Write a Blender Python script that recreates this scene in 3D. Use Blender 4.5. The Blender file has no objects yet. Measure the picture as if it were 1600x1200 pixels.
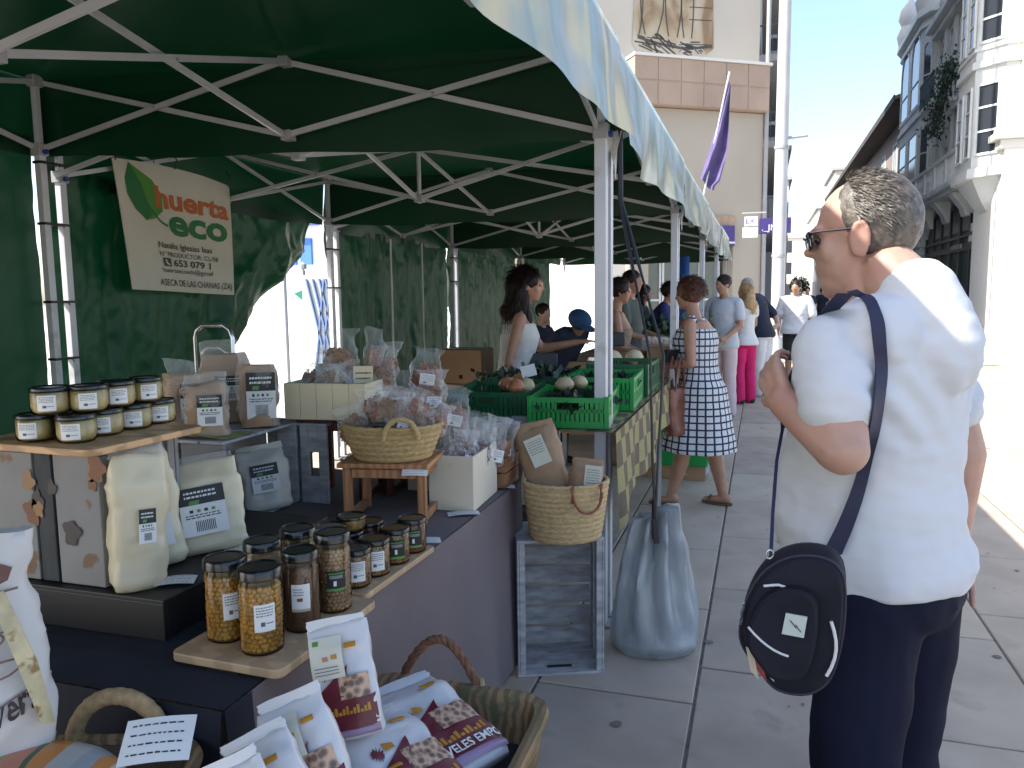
import bpy, bmesh, math, random
from mathutils import Vector, Matrix, Euler, noise, Quaternion
R = math.radians
random.seed(7)
SC = bpy.context.scene
COL = SC.collection
# ---------------------------------------------------------------- camera, sky, sun, exposure
YAW, PITCH, ROLL, FPX, EYE = R(17.7), R(6.4), R(0.7), 1220.0, 1.5
_f = Vector((-math.sin(YAW)*math.cos(PITCH), math.cos(YAW)*math.cos(PITCH), -math.sin(PITCH)))
_r0 = Vector((math.cos(YAW), math.sin(YAW), 0)); _u0 = _r0.cross(_f)
_r = _r0*math.cos(ROLL) - _u0*math.sin(ROLL); _u = _r0*math.sin(ROLL) + _u0*math.cos(ROLL)
cd = bpy.data.cameras.new('camera'); cam = bpy.data.objects.new('camera', cd); COL.objects.link(cam)
cd.sensor_width = 36; cd.lens = 36*FPX/1600; cd.clip_start = 0.05; cd.clip_end = 2000
M = Matrix((( _r.x, _u.x, -_f.x, 0), (_r.y, _u.y, -_f.y, 0), (_r.z, _u.z, -_f.z, EYE), (0, 0, 0, 1)))
cam.matrix_world = M
SC.camera = cam
SC.render.resolution_x = 1024; SC.render.resolution_y = 768
SUN_AZ, SUN_EL = R(57.5), R(45.7)            # sun stands behind the camera to the left
tosun = Vector((-math.sin(SUN_AZ)*math.cos(SUN_EL), -math.cos(SUN_AZ)*math.cos(SUN_EL), math.sin(SUN_EL)))
w = bpy.data.worlds.new('World'); SC.world = w; w.use_nodes = True
nt = w.node_tree; bg = nt.nodes['Background']
sky = nt.nodes.new('ShaderNodeTexSky'); sky.sky_type = 'NISHITA'; sky.sun_disc = False
sky.sun_elevation = SUN_EL; sky.sun_rotation = math.atan2(tosun.x, tosun.y)
sky.altitude = 650; sky.air_density = 1.0; sky.dust_density = 3.0; sky.ozone_density = 1.2
nt.links.new(sky.outputs[0], bg.inputs[0]); bg.inputs[1].default_value = 0.14
sd = bpy.data.lights.new('sun', 'SUN'); sd.energy = 3.9; sd.angle = R(0.53); sd.color = (1, .95, .87)
so = bpy.data.objects.new('sun', sd); COL.objects.link(so); so.rotation_euler = tosun.to_track_quat('Z', 'Y').to_euler()
SC.view_settings.view_transform = 'Standard'; SC.view_settings.look = 'None'
SC.view_settings.exposure = 1.57; SC.view_settings.gamma = 1
SC.cycles.max_bounces = 8; SC.cycles.transparent_max_bounces = 24

def at(px, py, z=None, X=None, Y=None, d=None):
    """point of the place seen at (px,py) of the photograph that lies on a given plane"""
    r = _f + _r*((px-800)/FPX) + _u*((600-py)/FPX)
    t = (z-EYE)/r.z if z is not None else X/r.x if X is not None else Y/r.y if Y is not None else d
    return Vector((0, 0, EYE)) + r*t

# ---------------------------------------------------------------- materials
MC = {}
def _n(nt, t, **k):
    n = nt.nodes.new(t)
    for a, b in k.items(): setattr(n, a, b)
    return n
def mat(name, col, rough=.6, metal=0, var=.15, scale=8, bump=.15, bscale=60, spec=.5, transl=0, sss=0,
        col2=None, c2scale=None, c2lo=.5, c2hi=.6, stretch=(1,1,1), coat=0, kind='noise', bdist=.002, detail=4, ridged=0):
    if name in MC: return MC[name]
    m = bpy.data.materials.new(name); m.use_nodes = True; nt = m.node_tree; L = nt.links.new
    p = nt.nodes['Principled BSDF']; out = nt.nodes['Material Output']
    p.inputs['Roughness'].default_value = rough; p.inputs['Metallic'].default_value = metal
    p.inputs['Specular IOR Level'].default_value = spec
    if coat: p.inputs['Coat Weight'].default_value = coat; p.inputs['Coat Roughness'].default_value = .1
    tc = _n(nt, 'ShaderNodeTexCoord'); mp = _n(nt, 'ShaderNodeMapping'); mp.inputs['Scale'].default_value = stretch
    L(tc.outputs['Object'], mp.inputs[0])
    c = tuple(col[:3])
    if kind == 'wave':
        t1 = _n(nt, 'ShaderNodeTexWave'); t1.inputs['Scale'].default_value = scale; t1.inputs['Distortion'].default_value = 6
        t1.inputs['Detail'].default_value = 3; t1.inputs['Detail Scale'].default_value = 1.5; fo = t1.outputs['Fac']
    elif kind == 'voronoi':
        t1 = _n(nt, 'ShaderNodeTexVoronoi'); t1.inputs['Scale'].default_value = scale; fo = t1.outputs['Distance']
    else:
        t1 = _n(nt, 'ShaderNodeTexNoise'); t1.inputs['Scale'].default_value = scale; t1.inputs['Detail'].default_value = detail
        fo = t1.outputs['Fac']
    L(mp.outputs[0], t1.inputs['Vector'])
    cr = _n(nt, 'ShaderNodeValToRGB'); e = cr.color_ramp.elements
    e[0].position = .3; e[1].position = .7
    e[0].color = tuple(max(0, x*(1-var)) for x in c)+(1,); e[1].color = tuple(min(1, x*(1+var)) for x in c)+(1,)
    L(fo, cr.inputs[0]); cur = cr.outputs[0]
    if col2:
        t2 = _n(nt, 'ShaderNodeTexNoise'); t2.inputs['Scale'].default_value = c2scale or scale*.4; t2.inputs['Detail'].default_value = 6
        L(mp.outputs[0], t2.inputs['Vector'])
        r2 = _n(nt, 'ShaderNodeMapRange'); r2.inputs[1].default_value = c2lo; r2.inputs[2].default_value = c2hi
        L(t2.outputs['Fac'], r2.inputs[0])
        mx = _n(nt, 'ShaderNodeMix', data_type='RGBA'); L(r2.outputs[0], mx.inputs[0]); L(cur, mx.inputs[6])
        mx.inputs[7].default_value = tuple(col2[:3])+(1,); cur = mx.outputs[2]
    L(cur, p.inputs['Base Color'])
    if bump:
        b = _n(nt, 'ShaderNodeBump'); b.inputs['Strength'].default_value = bump; b.inputs['Distance'].default_value = bdist
        t3 = _n(nt, 'ShaderNodeTexNoise'); t3.inputs['Scale'].default_value = bscale; t3.inputs['Detail'].default_value = 3
        if ridged: t3.noise_type = 'RIDGED_MULTIFRACTAL'; t3.inputs['Distortion'].default_value = ridged
        L(mp.outputs[0], t3.inputs['Vector']); L(t3.outputs['Fac'], b.inputs['Height']); L(b.outputs[0], p.inputs['Normal'])
    if sss:
        p.inputs['Subsurface Weight'].default_value = sss; p.inputs['Subsurface Radius'].default_value = (.01, .004, .002)
        p.inputs['Subsurface Scale'].default_value = 1
    if transl:
        tr = _n(nt, 'ShaderNodeBsdfTranslucent'); L(cur, tr.inputs[0]); ms = _n(nt, 'ShaderNodeMixShader')
        ms.inputs[0].default_value = transl; L(p.outputs[0], ms.inputs[1]); L(tr.outputs[0], ms.inputs[2]); L(ms.outputs[0], out.inputs[0])
    MC[name] = m
    return m
def film_mat(name, alpha=.3, col=(.9,.92,.9), rough=.12):
    if name in MC: return MC[name]
    m = bpy.data.materials.new(name); m.use_nodes = True; nt = m.node_tree; L = nt.links.new
    p = nt.nodes['Principled BSDF']; out = nt.nodes['Material Output']
    p.inputs['Base Color'].default_value = col+(1,); p.inputs['Roughness'].default_value = rough
    t = _n(nt, 'ShaderNodeBsdfTransparent'); ms = _n(nt, 'ShaderNodeMixShader')
    lw = _n(nt, 'ShaderNodeLayerWeight'); lw.inputs[0].default_value = .35
    tc = _n(nt, 'ShaderNodeTexCoord'); no = _n(nt, 'ShaderNodeTexNoise'); no.inputs['Scale'].default_value = 18; no.inputs['Detail'].default_value = 5
    L(tc.outputs['Object'], no.inputs['Vector'])
    bm_ = _n(nt, 'ShaderNodeBump'); bm_.inputs['Strength'].default_value = .9; bm_.inputs['Distance'].default_value = .012
    L(no.outputs['Fac'], bm_.inputs['Height']); L(bm_.outputs[0], p.inputs['Normal']); L(bm_.outputs[0], lw.inputs['Normal'])
    mr = _n(nt, 'ShaderNodeMapRange'); mr.inputs[3].default_value = alpha; mr.inputs[4].default_value = min(1, alpha+.42)
    L(lw.outputs['Facing'], mr.inputs[0]); L(mr.outputs[0], ms.inputs[0])
    L(t.outputs[0], ms.inputs[1]); L(p.outputs[0], ms.inputs[2]); L(ms.outputs[0], out.inputs[0])
    MC[name] = m; return m
def glass_mat(name, tint=(.9,.95,.9)):
    if name in MC: return MC[name]
    m = bpy.data.materials.new(name); m.use_nodes = True; nt = m.node_tree; L = nt.links.new
    p = nt.nodes['Principled BSDF']; out = nt.nodes['Material Output']
    g = _n(nt, 'ShaderNodeBsdfGlossy'); g.inputs['Roughness'].default_value = .03
    t = _n(nt, 'ShaderNodeBsdfTransparent'); t.inputs[0].default_value = tint+(1,)
    fr = _n(nt, 'ShaderNodeFresnel'); fr.inputs[0].default_value = 1.5
    ms = _n(nt, 'ShaderNodeMixShader'); L(fr.outputs[0], ms.inputs[0]); L(t.outputs[0], ms.inputs[1]); L(g.outputs[0], ms.inputs[2])
    L(ms.outputs[0], out.inputs[0]); nt.nodes.remove(p); MC[name] = m; return m
def C(name, r, g, b, **k):
    k.setdefault('var', .06); k.setdefault('bump', .0); return mat(name, (r, g, b), **k)

# ---------------------------------------------------------------- mesh builder
class MB:
    def __init__(s): s.v = []; s.f = []; s.m = []
    def add(s, vs, fs, mi=0, M=None):
        o = len(s.v)
        s.v += [tuple(M @ Vector(p)) for p in vs] if M is not None else [tuple(p) for p in vs]
        s.f += [tuple(i+o for i in f) for f in fs]; s.m += [mi]*len(fs); return s
    def box(s, c, size, mi=0, rot=None, M=None):
        x, y, z = [a/2 for a in size]
        vs = [Vector(p) for p in ((-x,-y,-z),(x,-y,-z),(x,y,-z),(-x,y,-z),(-x,-y,z),(x,-y,z),(x,y,z),(-x,y,z))]
        if rot is not None:
            e = Euler(rot).to_matrix(); vs = [e @ v for v in vs]
        c = Vector(c); vs = [v+c for v in vs]
        return s.add(vs, [(3,2,1,0),(4,5,6,7),(0,1,5,4),(1,2,6,5),(2,3,7,6),(3,0,4,7)], mi, M)
    def bx(s, x0, x1, y0, y1, z0, z1, mi=0):
        return s.box(((x0+x1)/2,(y0+y1)/2,(z0+z1)/2), (abs(x1-x0),abs(y1-y0),abs(z1-z0)), mi)
    def bar(s, a, b, w, h=None, mi=0, up=(0,0,1)):
        a, b = Vector(a), Vector(b); h = h or w; d = (b-a); L = d.length
        if L < 1e-6: return s
        z = d/L; u = Vector(up)
        if abs(z.dot(u)) > .98: u = Vector((1,0,0))
        x = z.cross(u).normalized(); y = x.cross(z)
        vs = [p+x*i*w/2+y*j*h/2 for p in (a, b) for i, j in ((-1,-1),(1,-1),(1,1),(-1,1))]
        return s.add(vs, [(0,1,2,3),(7,6,5,4),(1,0,4,5),(2,1,5,6),(3,2,6,7),(0,3,7,4)], mi)
    def tube(s, pts, r, seg=8, mi=0, closed=False, flat=1.0, up=(0,0,1)):
        pts = [Vector(p) for p in pts]; n = len(pts); rr = r if isinstance(r, (list, tuple)) else [r]*n
        vs = []; px = None
        for i, p in enumerate(pts):
            a = pts[i-1] if (i or closed) else p; b = pts[(i+1) % n] if (i < n-1 or closed) else p
            z = (b-a).normalized()
            u = px.cross(z)*-1 if px is not None else Vector(up)
            if px is None:
                if abs(z.dot(u)) > .95: u = Vector((1,.2,0))
                x = z.cross(u).normalized()
            else:
                x = (px - z*px.dot(z)).normalized()
            px = x; y = z.cross(x)
            for k in range(seg):
                t = 2*math.pi*k/seg; vs.append(p + (x*math.cos(t) + y*math.sin(t)*flat)*rr[i])
        fs = []
        for i in range(n if closed else n-1):
            j = (i+1) % n
            for k in range(seg):
                l = (k+1) % seg; fs.append((i*seg+k, i*seg+l, j*seg+l, j*seg+k))
        if not closed: fs += [tuple(range(seg))[::-1], tuple((n-1)*seg+k for k in range(seg))]
        return s.add(vs, fs, mi)
    def lathe(s, prof, seg=24, mi=0, c=(0,0,0), sx=1, sy=1, cap=True, fn=None):
        vs = []; c = Vector(c)
        for (r, z) in prof:
            for k in range(seg):
                t = 2*math.pi*k/seg; q = fn(t, z) if fn else 1
                vs.append(c+Vector((r*q*math.cos(t)*sx, r*q*math.sin(t)*sy, z)))
        fs = []
        for i in range(len(prof)-1):
            for k in range(seg):
                l = (k+1) % seg; fs.append((i*seg+k, i*seg+l, (i+1)*seg+l, (i+1)*seg+k))
        if cap: fs += [tuple(range(seg))[::-1], tuple((len(prof)-1)*seg+k for k in range(seg))]
        return s.add(vs, fs, mi)
    def loft(s, rings, mi=0, cap=True):
        n = len(rings[0]); vs = [p for r in rings for p in r]; fs = []
        for i in range(len(rings)-1):
            for k in range(n):
                l = (k+1) % n; fs.append((i*n+k, i*n+l, (i+1)*n+l, (i+1)*n+k))
        if cap: fs += [tuple(range(n))[::-1], tuple((len(rings)-1)*n+k for k in range(n))]
        return s.add(vs, fs, mi)
    def ell(s, c, r, rot=None, seg=12, rings=8, mi=0, jit=0):
        if not isinstance(r, (tuple, list)): r = (r, r, r)
        e = Euler(rot).to_matrix() if rot is not None else None; c = Vector(c); rs = []
        vs = []
        for i in range(rings+1):
            ph = math.pi*i/rings
            for k in range(seg):
                t = 2*math.pi*k/seg
                v = Vector((r[0]*math.sin(ph)*math.cos(t), r[1]*math.sin(ph)*math.sin(t), -r[2]*math.cos(ph)))
                if jit: v *= 1+random.uniform(-jit, jit)
                vs.append(c+(e @ v if e else v))
        fs = []
        for i in range(rings):
            for k in range(seg):
                l = (k+1) % seg
                if i == 0: fs.append((0, seg+l, seg+k))
                elif i == rings-1: fs.append((i*seg+k, i*seg+l, rings*seg))
                else: fs.append((i*seg+k, i*seg+l, (i+1)*seg+l, (i+1)*seg+k))
        return s.add(vs, fs, mi)
    def grid(s, fn, nu, nv, mi=0, flip=False):
        vs = [fn(i/nu, j/nv) for j in range(nv+1) for i in range(nu+1)]; W = nu+1
        fs = [(j*W+i, j*W+i+1, (j+1)*W+i+1, (j+1)*W+i) for j in range(nv) for i in range(nu)]
        if flip: fs = [f[::-1] for f in fs]
        return s.add(vs, fs, mi)
    def poly(s, pts, thick=0, mi=0, n=None):
        pts = [Vector(p) for p in pts]; k = len(pts)
        if not thick: return s.add(pts, [tuple(range(k))], mi)
        nn = n or (pts[1]-pts[0]).cross(pts[2]-pts[0]).normalized()
        n = Vector(nn)*thick
        vs = pts + [p+n for p in pts]
        return s.add(vs, [tuple(range(k))[::-1], tuple(range(k, 2*k))] + [(i, (i+1) % k, k+(i+1) % k, k+i) for i in range(k)], mi)
    def cap(s, a, b, ra, rb, seg=12, mi=0):      # tapered capsule
        a, b = Vector(a), Vector(b); d = b-a; L = d.length; z = d/L if L > 1e-6 else Vector((0,0,1))
        pts = []; rr = []
        for t in (-.98, -.8, -.5, 0): pts.append(a+z*ra*t); rr.append(ra*math.sqrt(max(0.02, 1-t*t)))
        for t in (0, .5, .8, .98): pts.append(b+z*rb*t); rr.append(rb*math.sqrt(max(0.02, 1-t*t)))
        return s.tube(pts, rr, seg, mi)
    def mesh(s, name, mats, smooth=True, ang=40):
        me = bpy.data.meshes.new(name); me.from_pydata(s.v, [], s.f)
        for m in (mats if isinstance(mats, (list, tuple)) else [mats]): me.materials.append(m)
        me.polygons.foreach_set('material_index', s.m)
        if smooth:
            me.polygons.foreach_set('use_smooth', [True]*len(s.f))
            me.set_sharp_from_angle(angle=R(ang))
        me.validate(); me.update(); return me
    def build(s, name, mats, parent=None, smooth=True, ang=40, bev=0, kind=None, label=None, loc=None, rz=0, remesh=0, sm=0):
        me = s.mesh(name, mats, smooth, ang); o = bpy.data.objects.new(name, me); COL.objects.link(o)
        if remesh:
            md = o.modifiers.new('r', 'REMESH'); md.mode = 'VOXEL'; md.voxel_size = remesh; md.use_smooth_shade = True
            if sm: m2 = o.modifiers.new('s', 'SMOOTH'); m2.iterations = sm; m2.factor = .6
            bake(o, mats)
        if parent: o.parent = parent
        if loc is not None: o.location = loc
        if rz: o.rotation_euler.z = rz
        if bev:
            b = o.modifiers.new('bevel', 'BEVEL'); b.width = bev; b.segments = 2; b.limit_method = 'ANGLE'; b.angle_limit = R(50)
        if kind: o['kind'] = kind
        if label: o['label'] = label
        return o
def bake(o, mats=None):
    dg = bpy.context.evaluated_depsgraph_get(); dg.update()
    me = bpy.data.meshes.new_from_object(o.evaluated_get(dg)); o.modifiers.clear(); old = o.data; o.data = me; me.name = o.name
    if mats is not None:
        me.materials.clear()
        for m in (mats if isinstance(mats, (list, tuple)) else [mats]): me.materials.append(m)
    me.polygons.foreach_set('use_smooth', [True]*len(me.polygons))
def thing(name, label, cat, loc=(0,0,0), rz=0, group=None):
    o = bpy.data.objects.new(name, None); COL.objects.link(o); o.location = loc; o.rotation_euler = (0,0,rz)
    o.empty_display_size = .1
    return tag(o, label, cat, group)
def tag(o, label, cat, group=None):
    o['label'] = label; o['category'] = cat
    if group: o['group'] = group
    return o
def struct(o): o['kind'] = 'structure'; return o
def dup(root, loc=None, rz=None, label=None, group=None, scale=None):
    def cp(o, par):
        c = o.copy(); COL.objects.link(c); c.parent = par
        for ch in [x for x in KIDS(o)]: cp(ch, c)
        return c
    r = cp(root, None)
    if loc is not None: r.location = loc
    if rz is not None: r.rotation_euler.z = rz
    if label: r['label'] = label
    if group: r['group'] = group
    if scale: r.scale = scale if isinstance(scale, (tuple, list)) else (scale,)*3
    return r
def KIDS(o): return list(o.children)
def instance(me, name, parent, loc=(0,0,0), rot=(0,0,0), sc=None):
    o = bpy.data.objects.new(name, me); COL.objects.link(o); o.parent = parent; o.location = loc; o.rotation_euler = rot
    if sc: o.scale = sc
    return o
def text_mesh(body, size, extrude=.0005, shear=0, sx=1, bold=0):
    cu = bpy.data.curves.new('t', 'FONT'); cu.body = body; cu.size = size; cu.extrude = extrude; cu.shear = shear
    cu.resolution_u = 3; cu.offset = bold
    o = bpy.data.objects.new('t', cu); COL.objects.link(o)
    dg = bpy.context.evaluated_depsgraph_get(); dg.update()
    me = bpy.data.meshes.new_from_object(o.evaluated_get(dg)); bpy.data.objects.remove(o); bpy.data.curves.remove(cu)
    vs = [(v.co.x*sx, v.co.y, v.co.z) for v in me.vertices]; fs = [tuple(p.vertices) for p in me.polygons]
    bpy.data.meshes.remove(me); return vs, fs
def fold(p, s, seed=0): return noise.noise(Vector((p[0]*s+seed, p[1]*s-seed*.7, p[2]*s+seed*1.3)))
# ================================================================ GROUND
m_slab = mat('paving_concrete', (.43,.355,.275), rough=.8, var=.16, scale=2.2, bump=.35, bscale=180, col2=(.30,.25,.20), c2scale=3.2, c2lo=.58, c2hi=.74)
m_slab2 = mat('paving_concrete_warm', (.47,.39,.30), rough=.8, var=.14, scale=3, bump=.35, bscale=180, col2=(.33,.28,.22), c2scale=2.4, c2lo=.6, c2hi=.74)
m_slab3 = mat('paving_concrete_dark', (.38,.315,.25), rough=.8, var=.18, scale=2.6, bump=.35, bscale=180, col2=(.27,.23,.18), c2scale=4, c2lo=.57, c2hi=.72)
m_joint = mat('joint_dirt', (.14,.125,.105), rough=.9, var=.3, scale=20)
m_plaza = mat('pale_plaza_granite', (.50,.47,.43), rough=.8, var=.1, scale=1.5, bump=.2, bscale=80)
b = MB(); b.add([(-300,-60,-.012),(300,-60,-.012),(300,400,-.012),(-300,400,-.012)], [(0,1,2,3)])
# far paving colour with drawn-on joints only where slabs are too far away to tell apart
def far_ground():
    m = bpy.data.materials.new('far_paving'); m.use_nodes = True; nt = m.node_tree; L = nt.links.new; p = nt.nodes['Principled BSDF']
    p.inputs['Roughness'].default_value = .8
    tc = _n(nt,'ShaderNodeTexCoord'); bt = _n(nt,'ShaderNodeTexBrick'); bt.inputs['Scale'].default_value = 1
    bt.inputs['Brick Width'].default_value = .9; bt.inputs['Row Height'].default_value = .6; bt.inputs['Mortar Size'].default_value = .012
    bt.inputs['Color1'].default_value = (.43,.355,.275,1); bt.inputs['Color2'].default_value = (.47,.39,.30,1); bt.inputs['Mortar'].default_value = (.16,.14,.12,1)
    mp = _n(nt,'ShaderNodeMapping'); mp.inputs['Rotation'].default_value = (0,0,math.pi/2); L(tc.outputs['Object'], mp.inputs[0]); L(mp.outputs[0], bt.inputs[0])
    no = _n(nt,'ShaderNodeTexNoise'); no.inputs['Scale'].default_value = .8; no.inputs['Detail'].default_value = 6; L(tc.outputs['Object'], no.inputs[0])
    mx = _n(nt,'ShaderNodeMix', data_type='RGBA', blend_type='MULTIPLY'); mx.inputs[0].default_value = .5
    L(bt.outputs[0], mx.inputs[6]); L(no.outputs['Fac'], mx.inputs[7]); L(mx.outputs[2], p.inputs['Base Color']); return m
gr = struct(b.build('ground', far_ground(), smooth=False))
# plaza pavement with real slabs near the camera
pv = bpy.data.objects.new('plaza_pavement', None); COL.objects.link(pv); struct(pv)
b = MB(); b.add([(-2.0,1.0,-.008),(4.6,1.0,-.008),(4.6,17.2,-.008),(-2.0,17.2,-.008)], [(0,1,2,3)]); b.build('joint_bed', m_joint, pv, smooth=False, kind='stuff')
slabs = []
for k, mm in enumerate((m_slab, m_slab2, m_slab3)):
    bb = MB(); x, y, e = .2945, .4445, .004
    vs = [(-x,-y,-.03),(x,-y,-.03),(x,y,-.03),(-x,y,-.03),(-x,-y,-e),(x,-y,-e),(x,y,-e),(-x,y,-e),(-x+e,-y+e,0),(x-e,-y+e,0),(x-e,y-e,0),(-x+e,y-e,0)]
    bb.add(vs, [(0,1,5,4),(1,2,6,5),(2,3,7,6),(3,0,4,7),(4,5,9,8),(5,6,10,9),(6,7,11,10),(7,4,8,11),(8,9,10,11)])
    slabs.append(bb.mesh('paving_slab', mm, smooth=False))
for i in range(11):
    X = -2.0+.23+.6*i-.035+.1
    for j in range(18):
        Y = 1.45+.9*j + (.3 if i % 2 else 0)
        instance(random.choice(slabs), 'paving_slab', pv, (X, Y, random.uniform(-.0015,.0015)), (random.uniform(-.0012,.0012), random.uniform(-.0015,.0015), random.choice((0,math.pi))))
# gum spots and stains: flat flecks on the slabs
b = MB()
for k in range(230):
    x, y, r_ = random.uniform(-1.2,4.2), random.uniform(1.4,12), random.choice((.006,.008,.01,.012,.02))
    b.add([(x+r_*random.uniform(.7,1.2)*math.cos(t*math.pi/4), y+r_*random.uniform(.7,1.2)*math.sin(t*math.pi/4), .004) for t in range(8)], [tuple(range(8))])
b.build('gum_stain', C('gum_stain_dark', .17,.15,.13, rough=.9), pv, smooth=False, kind='stuff')
# pale sunlit square beyond the market, right and left
b = MB(); b.add([(4.62,-20,-.004),(60,-20,-.004),(60,140,-.004),(4.62,140,-.004)], [(0,1,2,3)])
b.add([(-60,-20,-.004),(-4.2,-20,-.004),(-4.2,60,-.004),(-60,60,-.004)], [(0,1,2,3)])
struct(b.build('pale_square_paving', m_plaza, smooth=False))
b = MB(); b.add([(.2,18,-.0),(4.6,18,-.0),(4.6,140,-.0),(.2,140,-.0)], [(0,1,2,3)])
struct(b.build('street_surface', mat('street_surface', (.42,.40,.37), rough=.8, var=.1, scale=1), smooth=False))
b = MB(); b.bx(4.65,4.95,1,26.5,-.05,.05); b.bx(4.65,4.95,26.6,60,-.05,.05)
struct(b.build('kerb', mat('kerb_granite', (.42,.40,.38), var=.12), smooth=False, bev=.01))

# ================================================================ TENTS
m_al = mat('painted_aluminium', (.50,.51,.53), rough=.38, metal=.25, var=.05, bump=.03)
m_alw = mat('white_aluminium_leg', (.52,.535,.57), rough=.35, metal=.1, var=.05, bump=.03, col2=(.4,.4,.4), c2scale=6, c2lo=.62, c2hi=.7)
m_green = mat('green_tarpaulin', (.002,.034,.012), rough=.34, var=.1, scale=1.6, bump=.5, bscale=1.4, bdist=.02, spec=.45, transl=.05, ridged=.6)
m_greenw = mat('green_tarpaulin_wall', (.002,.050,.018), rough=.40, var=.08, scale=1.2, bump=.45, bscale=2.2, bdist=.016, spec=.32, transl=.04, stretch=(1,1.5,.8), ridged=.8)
m_val = mat('valance_painted_sheen', (.27,.38,.37), rough=.2, var=.18, scale=3, bump=.9, bscale=3, bdist=.03, spec=1, transl=.3, col2=(.46,.46,.38), c2scale=1.6, c2lo=.47, c2hi=.62, stretch=(1,1,.3), ridged=.8)  # green tarp; reflected sky and sun streaks are put into this pale colour
m_blk = C('black_plastic', .012,.012,.013, rough=.4)
m_blue = C('blue_plastic_clamp', .01,.045,.22, rough=.35)
m_hub = C('grey_plastic_fitting', .30,.31,.32, rough=.5)
XF, XB = -.67, -3.78
tent_labels = ['green market canopy over the jars and bean bags nearest the camera',
 'green market canopy behind the first, over the green crates and long-haired vendor',
 'green market canopy third in the row, over the second group of vendors',
 'green market canopy fourth in the row, small, with open bright back',
 'green market canopy farthest along the row, mostly hidden',
 'added green market canopy behind the camera, unseen, darkening the near stall']
def tent(i, y0, zf, zb, L=3.0):
    t = thing('market_canopy', tent_labels[i], 'canopy', (0, y0, 0), group='green market canopies in a row')
    xm, ym = (XF+XB)/2, L/2
    zs = lambda x: zf + (zb-zf)*(XF-x)/(XF-XB)
    H = .36
    for x in (XF, XB):
        for yy in (.06, L-.06):
            m = MB(); z = zs(x)
            q = .026 if x == XF else .021; m.bx(x-q, x+q, yy-q, yy+q, .012, z+.02); m.bx(x-.016, x+.016, yy-.016, yy+.016, z, z+H+.03)
            lg = m.build('leg', m_alw, t, smooth=False, bev=.003)
            m = MB(); m.bx(x-.05,x+.05,yy-.05,yy+.05,0,.012); m.build('foot_plate', m_hub, lg, smooth=False)
            m = MB(); m.bx(x-.032,x+.032,yy-.032,yy+.032,z-.035,z+.03); m.build('slider_bracket', m_hub, lg, smooth=False, bev=.004)
            m = MB(); m.bx(x-.03,x+.03,yy-.03,yy+.03,z+H-.03,z+H+.03); m.build('top_bracket', m_hub, lg, smooth=False, bev=.004)
            m = MB(); m.tube([(x+.034,yy,z-.015),(x+.05,yy,z-.015)], .014, 8)
            m.build('lock_button', m_blue, lg, smooth=False)
    def sc(p, q, off):   # scissor pair between two corner lines p,q (x,y): one bar each way, offset sideways
        P, Q = Vector((p[0],p[1],0)), Vector((q[0],q[1],0)); n = (Q-P).normalized().cross(Vector((0,0,1)))*.013
        zl0, zh0, zl1, zh1 = off
        for (a, za, bb_, zb_, s_) in ((P, zl0, Q, zh1, 1), (P, zh0, Q, zl1, -1)):
            m = MB(); m.bar(Vector((a.x,a.y,za))+n*s_, Vector((bb_.x,bb_.y,zb_))+n*s_, .014, .026)
            m.build('truss_bar', m_al, t, smooth=False)
        mid = (P+Q)/2; zc = (zl0+zh1)/2*.5+(zh0+zl1)/2*.5
        m = MB(); m.tube([Vector((mid.x,mid.y,zc))-n*2, Vector((mid.x,mid.y,zc))+n*2], .007, 8); m.build('pivot_bolt', m_hub, t)
    cs = [(XF,.04),(XF,L-.04),(XB,L-.04),(XB,.04)]
    for k in range(4):
        p, q = cs[k], cs[(k+1) % 4]; mid = ((p[0]+q[0])/2, (p[1]+q[1])/2)
        zp, zq, zm = zs(p[0]), zs(q[0]), zs(mid[0])
        sc(p, mid, (zp, zp+H, zm+.03, zm+.03+H*.97)); sc(mid, q, (zm+.03, zm+.03+H*.97, zq, zq+H))
        zc = zs(xm); sc(mid, (xm,ym), (zm+.03, zm+.03+H*.97, zc-.02, zc+.31))
        for z_ in (zm+.03, zm+.03+H*.97):
            m = MB(); m.box((mid[0],mid[1],z_), (.055,.055,.05)); m.build('joint_bracket', m_hub, t, smooth=False, bev=.004)
    zc = zs(xm)
    m = MB(); m.tube([(xm,ym,zc-.05),(xm,ym,zc+.85)], .014, 10); m.build('centre_pole', m_al, t)
    for z_ in (zc-.02, zc+.31):
        m = MB(); m.box((xm,ym,z_),(.06,.06,.05)); m.build('hub', m_hub, t, smooth=False, bev=.004)
    # roof: slightly sagging pyramid
    e = .05; zt = .02
    def roof(u, v):
        x = (XB-e)+(XF-XB+2*e)*u; y = -.005+(L+.01)*v
        r = max(abs(u-.5), abs(v-.5))*2
        a = math.atan2(v-.5, u-.5); corner = abs(math.sin(2*a))
        z = zs(x)+H+zt + (1-r)*.72 - .10*math.sin(math.pi*r)*(1-.6*corner*r) + .006*fold((x*2,y*2,i),1.3,i)
        return (x, y, z)
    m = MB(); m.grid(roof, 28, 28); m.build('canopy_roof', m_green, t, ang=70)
    # valances
    def val(x0,yy0,x1,yy1,out,name,mt,amp,scal):
        n = Vector((out[0],out[1],0)); m = MB()
        def fn(u, v):
            x, y = x0+(x1-x0)*u, yy0+(yy1-yy0)*u; L_ = L*u
            top = zs(x)+H+zt+(.008 if 'front' in name else .035); low = zs(x)-.03+.008*math.sin(5*u*math.pi+i)-.02*math.sin(u*math.pi)
            z = top+(low-top)*v
            d = amp*v*(.7*math.sin(L_*2.6+i*2)+.25*math.sin(L_*9.7+i+v*2)+1.6*fold((L_,v,i),1.7,i+3)) + .012+.03*v
            return (x+n.x*d, y+n.y*d, z)
        m.grid(fn, 60, 8); m.build(name, mt, t, ang=80)
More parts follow.
